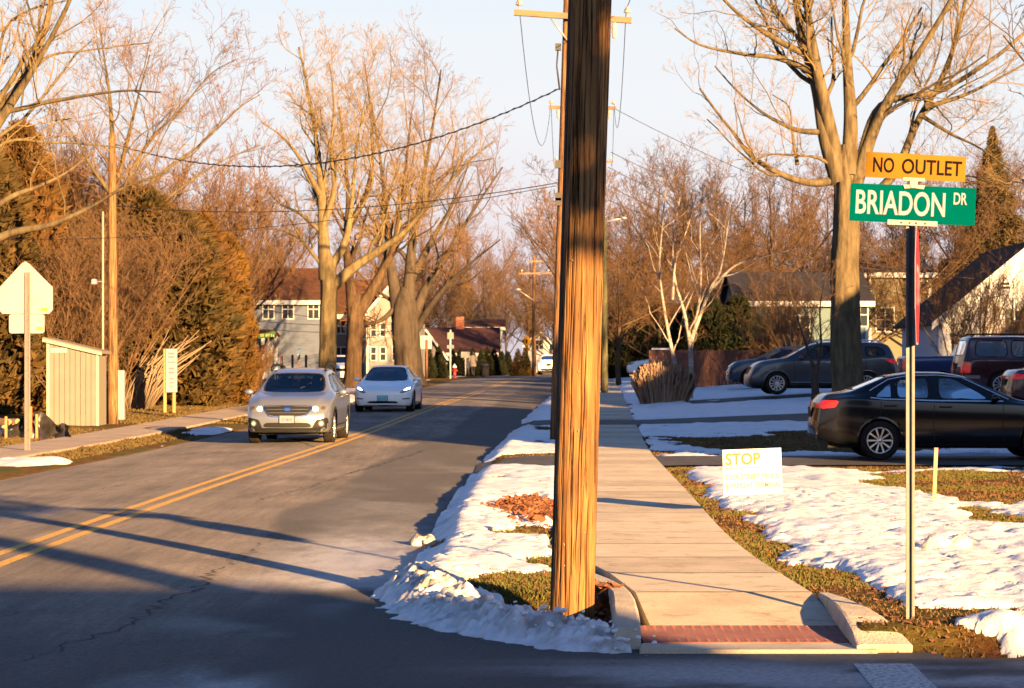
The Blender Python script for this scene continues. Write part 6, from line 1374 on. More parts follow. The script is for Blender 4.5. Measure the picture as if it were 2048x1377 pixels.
def plain_sedan(name, label, x, y, rz, body, z=None):
    c = Car(name, label, x, y, rz, SP_SED, body, z); X = c.X
    c.window([(X(1.72),.985),(X(2.62),.995),(X(2.60),1.375),(X(2.30),1.35)], 'y+', both=True, glass=M_glassd); c.window([(X(2.74),.995),(X(3.55),1.02),(X(3.30),1.32),(X(2.74),1.375)], 'y+', both=True, glass=M_glassd)
    c.window([(-.64,1.02),(.64,1.02),(.52,1.37),(-.52,1.37)], 'x+', M_glassd); c.window([(-.56,1.15),(.56,1.15),(.50,1.38),(-.50,1.38)], 'x-', M_glassd)
    for sg in (-1, 1): c.patch('tail_light', [(sg*.46,.86),(sg*.46,.96),(sg*.82,.99),(sg*.82,.84)], 'x-', M_tail, .010); c.patch('headlight', [(sg*.42,.66),(sg*.48,.76),(sg*.78,.80),(sg*.80,.68)], 'x+', M_lens, .008)
    c.patch('tail_light', [(X(4.62),.845),(X(4.62),.985),(X(4.30),.975),(X(4.34),.865)], 'y+', M_tail, .006, both=True, smooth=1)
    c.patch('grille', [(-.42,.72),(.42,.72),(.40,.56),(-.40,.56)], 'x+', M_clad, .008); c.plate('x-', .78, M_plate); c.wheels('ten', .215, None, .03); c.mirror(1.72, 1.0, body, .19, .13); c.interior(); c.finish(); return c
plain_suv('white_suv', 'white suv with lit brake lights driving away at the road end', 2.9, 188, HD_FAR(188), M_whitep, z=float(zr(188))+.03, tail=M_tailon)
plain_sedan('white_sedan', 'white sedan parked behind the brown fence and green pole', 9.0, 146, math.radians(180), M_whitep)
plain_suv('dark_hatchback', 'dark blue car mostly hidden behind the grey suv bonnet', 10.6, 96, math.radians(178), paint('navy_paint', (.02,.028,.05), .3, .22))
plain_sedan('parked_sedan', 'white car parked nose-out between the two street tree trunks', (678-1024)*137/F, 139, math.radians(-86), M_whitep)
plain_sedan('maroon_sedan', 'maroon car just showing its tail at the right edge', (2022-1024)*62/F+2.35, 63.2, math.radians(2), M_burg, z=gz(14, 63)+.03)
# ------------------------------------------------------------------ bare trees
ORD = ['first','second','third','fourth','fifth','sixth','seventh','eighth','ninth','tenth','eleventh','twelfth']
class Wood:
    def __init__(s): s.v = [[], []]; s.f = [[], []]; s.n = [0, 0]; s.tw = []
    def tube(s, P, R, n, which):
        P = np.asarray(P, float); R = np.asarray(R, float); k = len(P)
        t = np.empty_like(P); t[1:-1] = P[2:]-P[:-2]; t[0] = P[1]-P[0]; t[-1] = P[-1]-P[-2]
        t /= (np.linalg.norm(t, axis=1)[:,None]+1e-9)
        m = np.abs(t.mean(0)); ref = np.zeros(3); ref[np.argmin(m)] = 1
        a = np.cross(t, ref); a /= (np.linalg.norm(a, axis=1)[:,None]+1e-9); b = np.cross(t, a)
        q = np.arange(n)*2*np.pi/n
        V = P[:,None,:] + R[:,None,None]*(a[:,None,:]*np.cos(q)[None,:,None] + b[:,None,:]*np.sin(q)[None,:,None])
        i = np.arange(k*n).reshape(k, n); j = np.roll(i, -1, 1)
        Fq = np.stack([i[:-1], i[1:], j[1:], j[:-1]], -1).reshape(-1, 4) + s.n[which]
        s.v[which].append(V.reshape(-1, 3)); s.f[which].append(Fq); s.n[which] += k*n
    def rough(s, P, R, n, seed):
        R = np.array(R)*np.interp(np.linspace(0,1,len(R)), [0,.68,.85,1], [1,1,.82,.42])
        """trunk with ribbed bark and buttresses"""
        P2 = smooth_line(P, 4*len(P)); R2 = np.interp(np.linspace(0,1,len(P2)), np.linspace(0,1,len(R)), R); k = len(P2)
        q = np.arange(n)*2*np.pi/n; Zc = np.linalg.norm(P2-P2[0], axis=1)
        TH, ZQ = np.meshgrid(q, Zc); f = 1 + (fbm(np.cos(TH)*2.2+seed, np.sin(TH)*2.2+ZQ*.25, seed, 3)-.5)*.34 + (fbm(np.cos(TH)*7+3, np.sin(TH)*7+ZQ*.5, seed+5, 3, .7)-.5)*.20
        V = P2[:,None,:] + (R2[:,None]*f)[:,:,None]*np.stack([np.cos(TH), np.sin(TH), 0*TH], -1)
        i = np.arange(k*n).reshape(k, n); j = np.roll(i, -1, 1)
        s.v[0].append(V.reshape(-1,3)); s.f[0].append(np.stack([i[:-1], j[:-1], j[1:], i[1:]], -1).reshape(-1,4)+s.n[0]); s.n[0] += k*n
    def tubes(s, PP, RR):
        """many three-sided twigs at once: PP (m,k,3), RR (m,k)"""
        m, k = RR.shape; t = PP[:,-1]-PP[:,0]; t /= np.linalg.norm(t, axis=1)[:,None]+1e-9
        ref = np.where(np.abs(t[:,2:3]) < .8, np.array([[0,0,1.]]), np.array([[1.,0,0]])); a = np.cross(t, ref); a /= np.linalg.norm(a, axis=1)[:,None]+1e-9; b = np.cross(t, a)
        V = np.empty((m, k, 3, 3))
        for q in range(3): V[:,:,q] = PP + RR[:,:,None]*(a*math.cos(q*2.0944)+b*math.sin(q*2.0944))[:,None,:]
        i = np.arange(m*k*3).reshape(m, k, 3); j = np.roll(i, -1, 2)
        s.v[1].append(V.reshape(-1, 3)); s.f[1].append(np.stack([i[:,:-1], i[:,1:], j[:,1:], j[:,:-1]], -1).reshape(-1, 4)+s.n[1]); s.n[1] += m*k*3
    def twigs(s, rng, nsub, rmin):
        if not s.tw: return
        A = np.array(s.tw); p, d, ln, r = A[:,:3], A[:,3:6], A[:,6:7], A[:,7]; m = len(A)
        for lev in range(3):
            nz = rng.normal(0, .22, (2, len(p), 3)); d1 = d+nz[0]; d1[:,2] += .06; d2 = d+nz[0]*.3+nz[1]; d2[:,2] += .12
            P1 = p+d1*ln*.5; P2 = P1+d2*ln*.5
            if lev == 0: s.tubes(np.stack([p, P1, P2], 1), np.stack([r, r*.75, np.full(len(r), rmin*.55)], 1))
            else: s.tubes(np.stack([p, P2], 1), np.stack([r, np.full(len(r), rmin*.5)], 1))
            if lev == 2 or nsub[lev] <= 0: break
            np_, nd, nl, nr = [], [], [], []
            for q in range(nsub[lev]):
                t = rng.uniform(.15, 1, (len(p), 1)); b = np.where(t < .5, p+(P1-p)*t*2, P1+(P2-P1)*(t*2-1))
                e = d2/ (np.linalg.norm(d2, axis=1)[:,None]+1e-9) + rng.normal(0, .55, (len(p), 3)); e[:,2] += .1; e /= np.linalg.norm(e, axis=1)[:,None]+1e-9
                np_.append(b); nd.append(e); nl.append(ln*rng.uniform(.3, .65, (len(p), 1))); nr.append(np.maximum(r*.6, rmin*.7))
            p, d, ln, r = np.concatenate(np_), np.concatenate(nd), np.concatenate(nl), np.concatenate(nr)
    def meshes(s): return [(np.concatenate(v), np.concatenate(f)) if v else None for v, f in zip(s.v, s.f)]
DEF = dict(dens=(1.1, 2.4, 5.0, 6.0), lr=(.50, .48, .48, .5), ang=(.8, .85, .9, .9), rr=(.46, .5, .6, .7), up=(.35, .25, .12, .05), seg=(7, 5, 3, 2), maxl=3, rmin=.006, minlen=.12, tmin=.18, wob=.17, lmax=(4.8, 2.6, 1.5, .5), nsub=(4, 1))
def grow(W, P, R, lev, cfg, rng):
    maxl = cfg['maxl']
    n = (10, 6, 4, 3, 3)[min(lev, 4)]
    W.tube(P, R, n, 0 if lev <= 1 else 1)
    if lev >= maxl: return
    seg = np.linalg.norm(np.diff(P, axis=0), axis=1); L = seg.sum(); cum = np.concatenate([[0], np.cumsum(seg)])/max(L, 1e-6)
    cnt = L*cfg['dens'][lev]; cnt = int(cnt) + (rng.rand() < cnt-int(cnt))
    for c in range(cnt):
        t = cfg['tmin'] + (1-cfg['tmin'])*((c+rng.rand())/cnt)
        i = min(np.searchsorted(cum, t)-1, len(P)-2); i = max(i, 0)
        f = (t-cum[i])/max(cum[i+1]-cum[i], 1e-6)
        p = P[i]*(1-f)+P[i+1]*f; r = R[i]*(1-f)+R[i+1]*f
        tg = P[i+1]-P[i]; tg /= np.linalg.norm(tg)+1e-9
        pr = rng.randn(3); pr -= tg*(pr@tg); pr /= np.linalg.norm(pr)+1e-9
        a = cfg['ang'][lev]*rng.uniform(.6, 1.3)
        d = tg*math.cos(a)+pr*math.sin(a); d[2] += cfg['up'][lev]; d /= np.linalg.norm(d)
        ln = min(L*cfg['lr'][lev]*(1.15-.6*t)*rng.uniform(.55, 1.25), cfg['lmax'][lev]*rng.uniform(.6,1.1))
        if ln < cfg['minlen']: continue
        rad = max(min(r*cfg['rr'][lev]*rng.uniform(.7, 1.1), r*.8), cfg['rmin'])
        if lev+1 >= maxl: W.tw.append((*p, *d, ln, rad)); continue
        ns = cfg['seg'][lev]; pts = [p]; st = ln/ns; dd = d.copy()
        for k in range(ns):
            dd = dd + rng.randn(3)*cfg['wob']; dd[2] += cfg['up'][lev]*.22; dd /= np.linalg.norm(dd); pts.append(pts[-1]+dd*st)
        rads = np.linspace(rad, max(rad*.35, cfg['rmin']*.7), ns+1)
        grow(W, np.array(pts), rads, lev+1, cfg, rng)
def bark(name, c1, c2, **k): return mat(name, c1, .92, c2, 7, 1.0, 18, spec=.1, stretch=(1,1,.22), lo=.3, hi=.62, **k)
M_bark = bark('bark_tan', (.125,.10,.058), (.055,.042,.027)); M_bark2 = bark('bark_brown', (.10,.064,.036), (.045,.03,.02))
M_barkd = bark('bark_dark', (.07,.055,.042), (.04,.032,.027)); M_bark3 = bark('bark_golden', (.165,.13,.068), (.085,.065,.036)); M_twig = mat('twig_tan', (.17,.118,.056), .85, spec=.1); M_twigr = mat('twig_red', (.098,.056,.032), .85, (.066,.042,.026), 1.5, spec=.1)
M_twigb = mat('twig_brown', (.10,.06,.034), .85, spec=.1); M_twigo = mat('twig_orange', (.125,.070,.032), .85, spec=.1)
def limb_pts(pts, Y, dyend, k=14, dy0=0.0):
    n = len(pts); W3 = []
    for i, (px, py) in enumerate(pts):
        t = i/(n-1); y = Y + dy0 + (dyend-dy0)*t*t; w = at(px, py, y); W3.append((w.x, w.y, w.z))
    return smooth_line(W3, k)
def tree_thing(name, label, base, W, mt, mc, group=None, cat='tree'):
    o = empty(name, base); tag(o, label, cat, group); b = np.array(base)
    for (geo, nm, m) in zip(W.meshes(), ('trunk', 'crown'), (mt, mc)):
        if geo: np_mesh(nm, geo[0]-b, geo[1], m, o, smooth=True)
    return o
def guided_tree(name, label, Y, limbs, mt, mc, seed, cfg=None, group=None):
    """limbs: (pixel points, r0 px, r1 px, depth drift m, grow level)"""
    cfg = {**DEF, **(cfg or {})}; rng = np.random.RandomState(seed); W = Wood()
    for (pts, r0, r1, dy, lev) in limbs:
        P = limb_pts(pts, Y, dy, 5*len(pts)); k = len(P)
        if lev >= 0: r1 *= cfg.get('lk', .72)*.8; r0 *= (cfg.get('r0k', 1.1) if lev == 0 else .8)
        R = (r1 + (r0-r1)*(1-np.linspace(0, 1, k))**(1.7 if lev >= 0 else 1.1))*Y/F
        if lev < 0: R[:4] *= np.array([1.35, 1.15, 1.06, 1.02])
        n = 14 if r0 > 20 else 9
        if lev < 0: W.rough(P, R, 44, seed)
        else: grow(W, P, R, lev, cfg, rng)
    W.twigs(rng, cfg['nsub'], cfg['rmin'])
    b = limbs[0][0][0]; w = at(b[0], b[1], Y)
    return tree_thing(name, label, (w.x, w.y, w.z), W, mt, mc, group)

guided_tree('maple_tree', 'big bare maple behind the street sign with knotted trunk', 74, [
    ([(1697,812),(1694,760),(1690,700),(1689,660),(1690,610),(1688,540),(1692,460),(1690,400),(1688,340),(1690,290)], 33, 22, 0, -1),
    ([(1680,365),(1652,275),(1634,180),(1602,60),(1583,-70),(1560,-220)], 24, 10, 1.5, 0),
    ([(1676,330),(1645,190),(1628,100),(1612,0),(1602,-90),(1590,-240)], 18, 7, -1.5, 0),
    ([(1698,350),(1701,240),(1696,150),(1692,50),(1690,-60),(1700,-220)], 21, 9, .5, 0),
    ([(1702,400),(1742,275),(1782,190),(1842,100),(1902,0),(1945,-90)], 18, 7, -2, 0),
    ([(1716,330),(1762,212),(1880,182),(1990,115),(2060,60),(2160,20)], 11, 5, 2.5, 0),
    ([(1712,430),(1790,345),(1832,250),(1882,160),(1915,70),(1935,-30),(1950,-150)], 13, 6, 4, 0),
    ([(1672,362),(1620,366),(1560,348),(1502,312),(1470,270),(1432,222),(1400,178)], 11, 4, -2.5, 0),
    ([(1662,265),(1600,262),(1560,246),(1520,222),(1472,180),(1430,133)], 8, 3, 2, 0),
    ([(1640,150),(1560,118),(1482,108),(1400,90),(1350,58)], 9, 3, -1.5, 0),
    ([(1612,110),(1545,75),(1480,30),(1430,-20),(1400,-60)], 9, 4, 2, 0),
    ([(1850,215),(1930,190),(2010,150),(2080,110)], 7, 3, 1, 1), ([(1840,230),(1905,270),(1965,300),(2060,372)], 6, 2.5, -2, 1),
    ([(1730,330),(1800,345),(1930,352),(2060,368)], 6, 3, -3, 1), ([(1595,330),(1585,270),(1578,215),(1545,190)], 6, 2, 1, 1),
    ([(1690,352),(1640,318),(1600,312),(1540,310),(1490,330)], 6, 2.5, -3, 1)],
    M_bark, M_twig, 11, dict(dens=(1.0, 2.3, 4.6, 4.5), rmin=.0042, lk=.66, r0k=.86, nsub=(4, 2)))
# burr on the maple's trunk is part of it
W = Wood(); 
SYC = dict(dens=(1.15, 2.4, 4.2, 4.5), nsub=(3, 2), lk=.72, wob=.2, rmin=.0065, up=(.38,.25,.12,.06))
guided_tree('street_tree', 'tall pale barked bare tree behind the silver wagon', 110, [
    ([(652,800),(655,720),(656,640),(657,580),(654,530),(650,490)], 18, 15, 0, -1),
    ([(652,560),(647,480),(644,400),(638,330),(628,250),(614,170),(598,95)], 14, 4, 2, 0),
    ([(664,575),(708,535),(760,500),(802,470),(842,428),(882,388),(930,330),(985,285)], 11, 3, -2, 0),
    ([(656,545),(690,485),(702,420),(708,350),(716,280),(732,195)], 9, 3, 3, 0),
    ([(650,540),(600,478),(558,460),(520,462)], 6, 2.5, -2, 1), ([(648,470),(600,428),(560,408),(535,380)], 6, 2.5, 2, 1), ([(640,390),(602,320),(562,272),(522,245)], 6, 2, -1, 0),
    ([(648,450),(668,380),(662,300),(668,210),(660,130)], 7, 2.5, -2, 0)], M_bark3, M_twig, 21, SYC)
guided_tree('street_tree', 'brown bare tree forking low into two limbs beside the white car', 118, [
    ([(704,775),(706,720),(709,660),(712,618),(714,590)], 17, 15, 0, -1),
    ([(708,640),(699,560),(692,480),(696,400),(690,310),(678,215)], 12, 3.5, 2, 0),
    ([(714,630),(742,585),(766,540),(785,500),(800,420),(812,330),(822,235)], 13, 3.5, -2, 0),
    ([(695,460),(735,380),(745,300),(740,210),(730,130)], 7, 2.5, 3, 0), ([(786,500),(840,420),(870,340),(905,270)], 6, 2.5, 1, 0)], M_bark2, M_twig, 22, SYC)
guided_tree('street_tree', 'massive dark bare tree with ribbed trunk behind the white sedan', 128, [
    ([(818,770),(814,710),(810,650),(809,610),(812,575)], 27, 25, 0, -1),
    ([(798,640),(786,560),(778,500),(770,400),(758,300),(742,205)], 14, 3.5, 2, 0),
    ([(814,640),(820,540),(828,450),(848,350),(866,250),(882,140)], 14, 3, -2, 0),
    ([(826,640),(850,580),(882,530),(920,465),(962,398),(1005,335)], 11, 3, 2, 0),
    ([(832,660),(870,600),(905,560),(950,520),(1000,480)], 8, 2.5, -2, 0), ([(802,600),(770,636),(738,648),(712,640)], 8, 5, -4, 1),
    ([(806,620),(760,585),(730,560),(700,530)], 6, 2.5, 3, 1), ([(822,560),(870,470),(910,400),(940,320)], 8, 2.5, 1, 0)], M_barkd, M_twigo, 23, SYC)
guided_tree('street_tree', 'spreading bare tree reaching in over the shed from the left edge', 46, [
    ([(-160,1100),(-150,800),(-130,600),(-100,440)], 40, 30, 0, -1),
    ([(-105,470),(-40,290),(5,215),(42,168),(86,70),(108,-30),(125,-140)], 18, 8, 1, 0),
    ([(-95,420),(-30,290),(22,208),(72,130),(132,18),(160,-60)], 14, 6, -1.5, 0),
    ([(15,205),(60,150),(100,112),(170,102),(240,92),(300,86)], 6, 2.5, 2, 1), ([(-90,420),(-20,250),(50,216),(150,195),(250,182),(320,185)], 8, 3, -2, 0),
    ([(-110,520),(0,408),(80,372),(135,344),(190,300)], 8, 3, 1, 0), ([(-120,560),(0,475),(100,450),(180,415),(240,380),(330,345)], 10, 4, -1, 0), ([(-100,430),(0,292),(100,286),(190,290),(270,300)], 6, 3, 3, 1),
    ([(-60,300),(-10,150),(10,60),(60,20),(140,0)], 7, 3, 1, 1)], M_bark, M_twig, 24, dict(dens=(.95, 2.2, 4.5, 5), rmin=.004))
guided_tree('street_tree', 'slender scraggly bare tree rising behind the thin roadside pole', 86, [
    ([(243,800),(238,640),(234,500),(230,400),(228,330)], 8, 6.5, 0, 1), ([(228,340),(224,260),(218,180),(206,100),(198,40)], 6.5, 2, 1, 0),
    ([(232,420),(270,330),(310,270),(360,220),(420,150),(470,120)], 5, 1.8, -1, 0), ([(230,380),(260,260),(280,180),(300,110)], 5, 2, 2, 0), ([(234,440),(320,350),(400,290),(480,215),(520,190)], 5, 1.8, 1, 0),
    ([(230,400),(180,330),(140,260),(90,210)], 4.5, 1.8, -1, 0), ([(234,470),(330,400),(430,330),(520,290)], 4.5, 1.8, 2, 0)], M_bark, M_twigo, 25, dict(dens=(1.5, 2.5, 4.3, 5), rmin=.006, lr=(.5,.5,.5,.5)))
M_birch = mat('birch_bark', (.30,.27,.25), .8, (.09,.07,.06), 14, .3, 30, stretch=(.6,.6,1.6), lo=.40, hi=.72)
guided_tree('birch_tree', 'white barked multi-stem birch behind the ornamental grass', 86, [
    ([(1372,800),(1352,735),(1332,640),(1319,540),(1326,440),(1332,370)], 8, 2.5, -.5, 0), ([(1380,800),(1381,700),(1368,625),(1350,560),(1346,480),(1360,395)], 9, 2.5, .5, 0),
    ([(1380,705),(1396,620),(1402,550),(1400,460),(1406,370)], 6, 2.2, 1, 0), ([(1382,680),(1420,580),(1441,540),(1456,450),(1462,390)], 6, 2.2, -1, 0), ([(1420,582),(1470,532),(1530,514),(1592,498)], 4.5, 1.8, -1, 1),
    ([(1345,600),(1352,520),(1380,440),(1385,380)], 4, 1.8, 1, 1)], M_birch, M_twigo, 26, dict(dens=(1.6, 2.6, 4, 4), rmin=.0045, r0k=.72, lk=.6, lmax=(2.2,1.2,.6,.4)))
guided_tree('small_tree', 'thin dark forked sapling standing in front of the grey suv', 68, [
    ([(1632,800),(1630,760),(1632,735)], 8, 7, 0, -1), ([(1630,745),(1612,690),(1596,640),(1582,590)], 5, 2, 1, 1), ([(1634,745),(1642,690),(1640,620),(1650,560)], 5, 2, -1, 1), ([(1634,740),(1616,715),(1592,700)], 3, 1.5, 0, 2)], M_barkd, M_twigb, 27, dict(rmin=.005))

# generic bare trees for the woods behind, grown once and copied
def gen_tree(seed, H, spread, cfg, trunk_r, nl=7):
    rng = np.random.RandomState(seed); W = Wood(); cfg = {**DEF, **cfg}
    tp = [(0,0,0)]
    for k in range(5): tp.append((tp[-1][0]+rng.uniform(-.15,.15), tp[-1][1]+rng.uniform(-.15,.15), (k+1)/5*H*.95))
    P = smooth_line(tp, 20); grow(W, P, np.linspace(trunk_r, .03, len(P)), 0, {**cfg, 'tmin':.2}, rng)
    for k in range(nl):
        z = H*rng.uniform(.14,.5); a = k*2.4+rng.uniform(-.4,.4); i = int(z/(H*.95)*(len(P)-1)); p = P[i]; ln = spread*rng.uniform(.8,1.2); e = rng.uniform(.5,1.1)
        d = np.array([math.cos(a), math.sin(a), e]); pts = [p, p+d*ln*.4, p+d*ln*.7+np.array([0,0,.1*ln]), p+d*ln+np.array([0,0,.3*ln])]
        Q = smooth_line(pts, 12); grow(W, Q, np.linspace(trunk_r*.4, .022, len(Q)), 0, cfg, rng)
    W.twigs(rng, cfg['nsub'], cfg['rmin']); return W.meshes()
def proto(name, geo, mt, mc):
    ms = []
    for g, nm, m in zip(geo, ('trunk', 'crown'), (mt, mc)):
        o = np_mesh(nm, g[0], g[1], m, smooth=True); ms.append(o.data); bpy.data.objects.remove(o)
    return ms
FAR = dict(dens=(1.6, 2.4, 3.4, 3.0), rmin=.011, maxl=3, seg=(5,3,2,1), up=(.5,.35,.2,.1), lmax=(3.8,2.2,1.5,.6), nsub=(3, 1), rr=(.42,.5,.6,.7))
P_far = [proto('far', gen_tree(100+i, 13, 5.2, FAR, .2, 7), m1, m2) for i, (m1, m2) in enumerate(((M_bark2, M_twigr),(M_bark2, M_twigo),(M_barkd, M_twigb),(M_bark2, M_twigr)))]
BUSH = dict(dens=(2.4, 3.6, 4.0, 3), nsub=(4, 1), rmin=.007, maxl=2, seg=(5,3,2,1), up=(.6,.4,.2,.1), lmax=(2.0,1.0,.6,.4))
def gen_bush(seed, H, n, cfg, r0, lean=.5):
    rng = np.random.RandomState(seed); W = Wood(); cfg = {**DEF, **cfg}
    for k in range(n):
        a = rng.uniform(0, 6.28); l = rng.uniform(.1, lean)*H; h = H*rng.uniform(.65, 1.05)
        P = smooth_line([(rng.uniform(-.2,.2), rng.uniform(-.2,.2), 0), (math.cos(a)*l*.3, math.sin(a)*l*.3, h*.4), (math.cos(a)*l*.7, math.sin(a)*l*.7, h*.75), (math.cos(a)*l, math.sin(a)*l, h)], 10)
        grow(W, P, np.linspace(r0, r0*.3, len(P)), 0, cfg, rng)
    W.twigs(rng, cfg['nsub'], cfg['rmin']); return W.meshes()
P_bush = [proto('bush', gen_bush(200, 3.6, 9, BUSH, .03), M_barkd, M_twigb), proto('bush', gen_bush(201, 7.5, 11, {**BUSH, 'rmin':.011}, .055, .45), M_bark2, M_twigr), proto('bush', gen_bush(202, 2.2, 16, {**BUSH, 'dens':(3,4,5,3)}, .014, .6), M_twigo, M_twigo)]
def plant(protos, name, x, y, s, rz, label, group, cat='tree', z=None):
    o = empty(name, (x, y, (gz(x, y) if z is None else z)-.05), rz); o.scale = (s[0], s[0], s[1]) if isinstance(s, tuple) else (s, s, s); tag(o, label, cat, group)
    for me, nm in zip(protos, ('trunk', 'crown')):
        c = bpy.data.objects.new(nm, me); C.objects.link(c); c.parent = o
    return o
rnd = random.Random(77)
def far_tree(k, px, Y, H, label, group, wide=1.0):
    plant(P_far[k], 'bare_tree', (px-1024)*Y/F, Y, (H/13*wide, H/13), rnd.uniform(0, 6.28), label, group)
lab_r = 'bare reddish brown tree in the woods behind the right-hand houses'; lab_m = 'bare tree in the far wood beyond the end of the road'; lab_l = 'bare twiggy tree behind the cedars and the blue house'
for px in range(1215, 2200, 58):
    Y = rnd.uniform(128, 215); top = 375 + rnd.uniform(-25, 60) - (25 if 1350 < px < 1600 else 0); H = (HZ-top)*Y/F + .8
    far_tree(rnd.choice((0,1,2,3,2)), px+rnd.uniform(-22,22), Y, H, lab_r, 'woods behind the right-hand houses', rnd.uniform(.9,1.25))
for px in range(1230, 2150, 84):
    Y = rnd.uniform(120, 150); top = rnd.uniform(470, 560); H = (HZ-top)*Y/F + .8
    far_tree(rnd.choice((0,3,2)), px+rnd.uniform(-22,22), Y, H, lab_r, 'woods behind the right-hand houses', 1.4)
for px in range(835, 1240, 30):
    Y = rnd.uniform(230, 310); top = 470+rnd.uniform(-55,60); H = (HZ-top)*Y/F
    far_tree(rnd.choice((2,2,0,3)), px+rnd.uniform(-15,15), Y, H, lab_m, 'wood beyond the road end', rnd.uniform(.9,1.2))
for px, Y, top in ((455,116,360),(520,168,430),(590,190,480),(690,200,470),(760,210,450),(850,215,470),(110,115,330),(300,128,370)):
    far_tree(rnd.choice((0,1,3)) if px < 600 else 2, px, Y, (HZ-top)*Y/F+.8, lab_l, 'trees behind the cedars', 1.1)
for n_, (px, Y, top) in enumerate(((350,97,370),(415,98,400))):
    plant(P_bush[1], 'tall_shrub', (px-1024)*Y/F, Y, ((HZ-top)*Y/F+1)/7.5, rnd.uniform(0,6), 'tall reddish twiggy shrub behind the cedars, %s from the notice board' % ORD[n_], 'reddish shrubs behind the cedars', 'shrub')
for n_, (px, Y, s) in enumerate(((1905,93,1.0),(1958,92,1.1),(2020,94,1.05),(1530,104,.9),(1560,100,.9),(1590,98,1.0))):
    plant(P_bush[0], 'bare_shrub', (px-1024)*Y/F, Y, s, rnd.uniform(0,6), 'dark leafless shrub, %s from the maple, before the white gabled house' % ORD[n_] if px > 1800 else 'dark leafless shrub, %s from the fence, behind the grey suv' % ORD[n_-3], 'dark leafless shrubs by the white house' if px > 1800 else 'dark shrubs behind the suv', 'shrub')
for n_, (px, Y, s) in enumerate(((488,88,.7),(498,92,.8),(515,110,.9))):
    plant(P_bush[2], 'dry_bush', (px-1024)*Y/F, Y, s, rnd.uniform(0,6), 'dry orange brown bush, %s from the cedar row end' % ORD[n_], 'dry bushes at the cedar row', 'shrub')
plant(P_bush[2], 'dry_bush', (758-1024)*150/F, 150, .8, 1, 'round leafless bush in front of the cream gabled house', None, 'shrub')

# ------------------------------------------------------------------ evergreens
def spray_mesh(name, H, Rb, n, seed, m, prof, size=.3, droop=0.0, lumps=.35):
    r = np.random.RandomState(seed); z = H*(1-np.sqrt(r.uniform(0, 1, n))*.985)*.98 if prof == 'cone' else H*r.uniform(.0, 1, n)
    th = r.uniform(0, 2*np.pi, n); h = z/H
    if prof == 'cone': R = Rb*(1-h)**.85*(.35+.65*sstep(0,.08,h))
    elif prof == 'ragged': R = Rb*np.power(np.clip(1-h**2.6, 0, 1), .62)*(.75+.25*sstep(0,.2,h))
    elif prof == 'spruce': R = Rb*(1-h)*(0.6+.4*np.abs(((h*11) % 1)-.0))
    else: R = Rb*np.power(np.clip(1-h**2.2, 0, 1), .6)*(.75+.25*sstep(0,.15,h))
    R = R*(1+lumps*(fbm(np.cos(th)*1.6+seed, np.sin(th)*1.6+z*1.1, seed, 4, .65)-.5)*2.2)*np.power(r.uniform(.12 if prof == 'ragged' else .25, 1, n), .5 if prof == 'ragged' else .35)
    x = R*np.cos(th); y = R*np.sin(th)
    out = np.stack([np.cos(th), np.sin(th), np.zeros(n)], -1)
    V = []; Fc = []; base = np.stack([x, y, z], -1)
    vs = np.empty((n*3*3, 3)); k = 0
    for j in range(3):
        d = out*r.uniform(.3, 1.0, (n,1)) + r.normal(0, .45, (n,3)); d[:,2] += (.75 if prof != 'spruce' else .05) - droop
        d /= np.linalg.norm(d, axis=1)[:,None]; L = size*r.uniform(.5, 1.2, (n,1))*(1 if prof != 'spruce' else (.35+.65*(1-h))[:,None])
        s = np.cross(d, r.normal(0, 1, (n,3))); s /= np.linalg.norm(s, axis=1)[:,None]+1e-9; w = L*.2
        vs[j*n*3:(j+1)*n*3:3] = base - s*w; vs[j*n*3+1:(j+1)*n*3:3] = base + s*w; vs[j*n*3+2:(j+1)*n*3:3] = base + d*L
    o = np_mesh(name, vs, np.arange(n*9).reshape(-1, 3), m); me = o.data; bpy.data.objects.remove(o); return me
def trunk_mesh(H, r0, m):
    mb = MB(); mb.tube([(0,0,-.2),(0.03,0,H*.5),(0,0.02,H*.93)], [r0, r0*.7, .02], 8); o = mb.build('trunk', m); me = o.data; bpy.data.objects.remove(o); return me
M_cedar = mat('cedar_bronze', (.055,.032,.011), .85, (.088,.045,.014), .8, coord='World', spec=.1); M_cedard = mat('cedar_dark', (.030,.026,.012), .85, (.075,.045,.014), .8, coord='World', spec=.1)
M_cedarg = mat('cedar_golden', (.105,.055,.011), .85, (.06,.035,.011), .9, coord='World', spec=.1)
M_arb = mat('arborvitae_dark', (.010,.014,.007), .85, (.016,.017,.008), 1, coord='World', spec=.1); M_spr = mat('spruce_green', (.045,.040,.02), .85, (.07,.045,.02), .5, coord='World', spec=.1)
tm = trunk_mesh(8, .16, M_barkd)
P_ced = [(tm, spray_mesh('crown', 8.6, 1.5, 9000, 301, M_cedar, 'ragged', .42, lumps=.75)), (tm, spray_mesh('crown', 8.6, 1.6, 9500, 302, M_cedard, 'ragged', .42, lumps=.7)), (tm, spray_mesh('crown', 8.6, 1.5, 9000, 303, M_cedarg, 'ragged', .38, lumps=.6))]
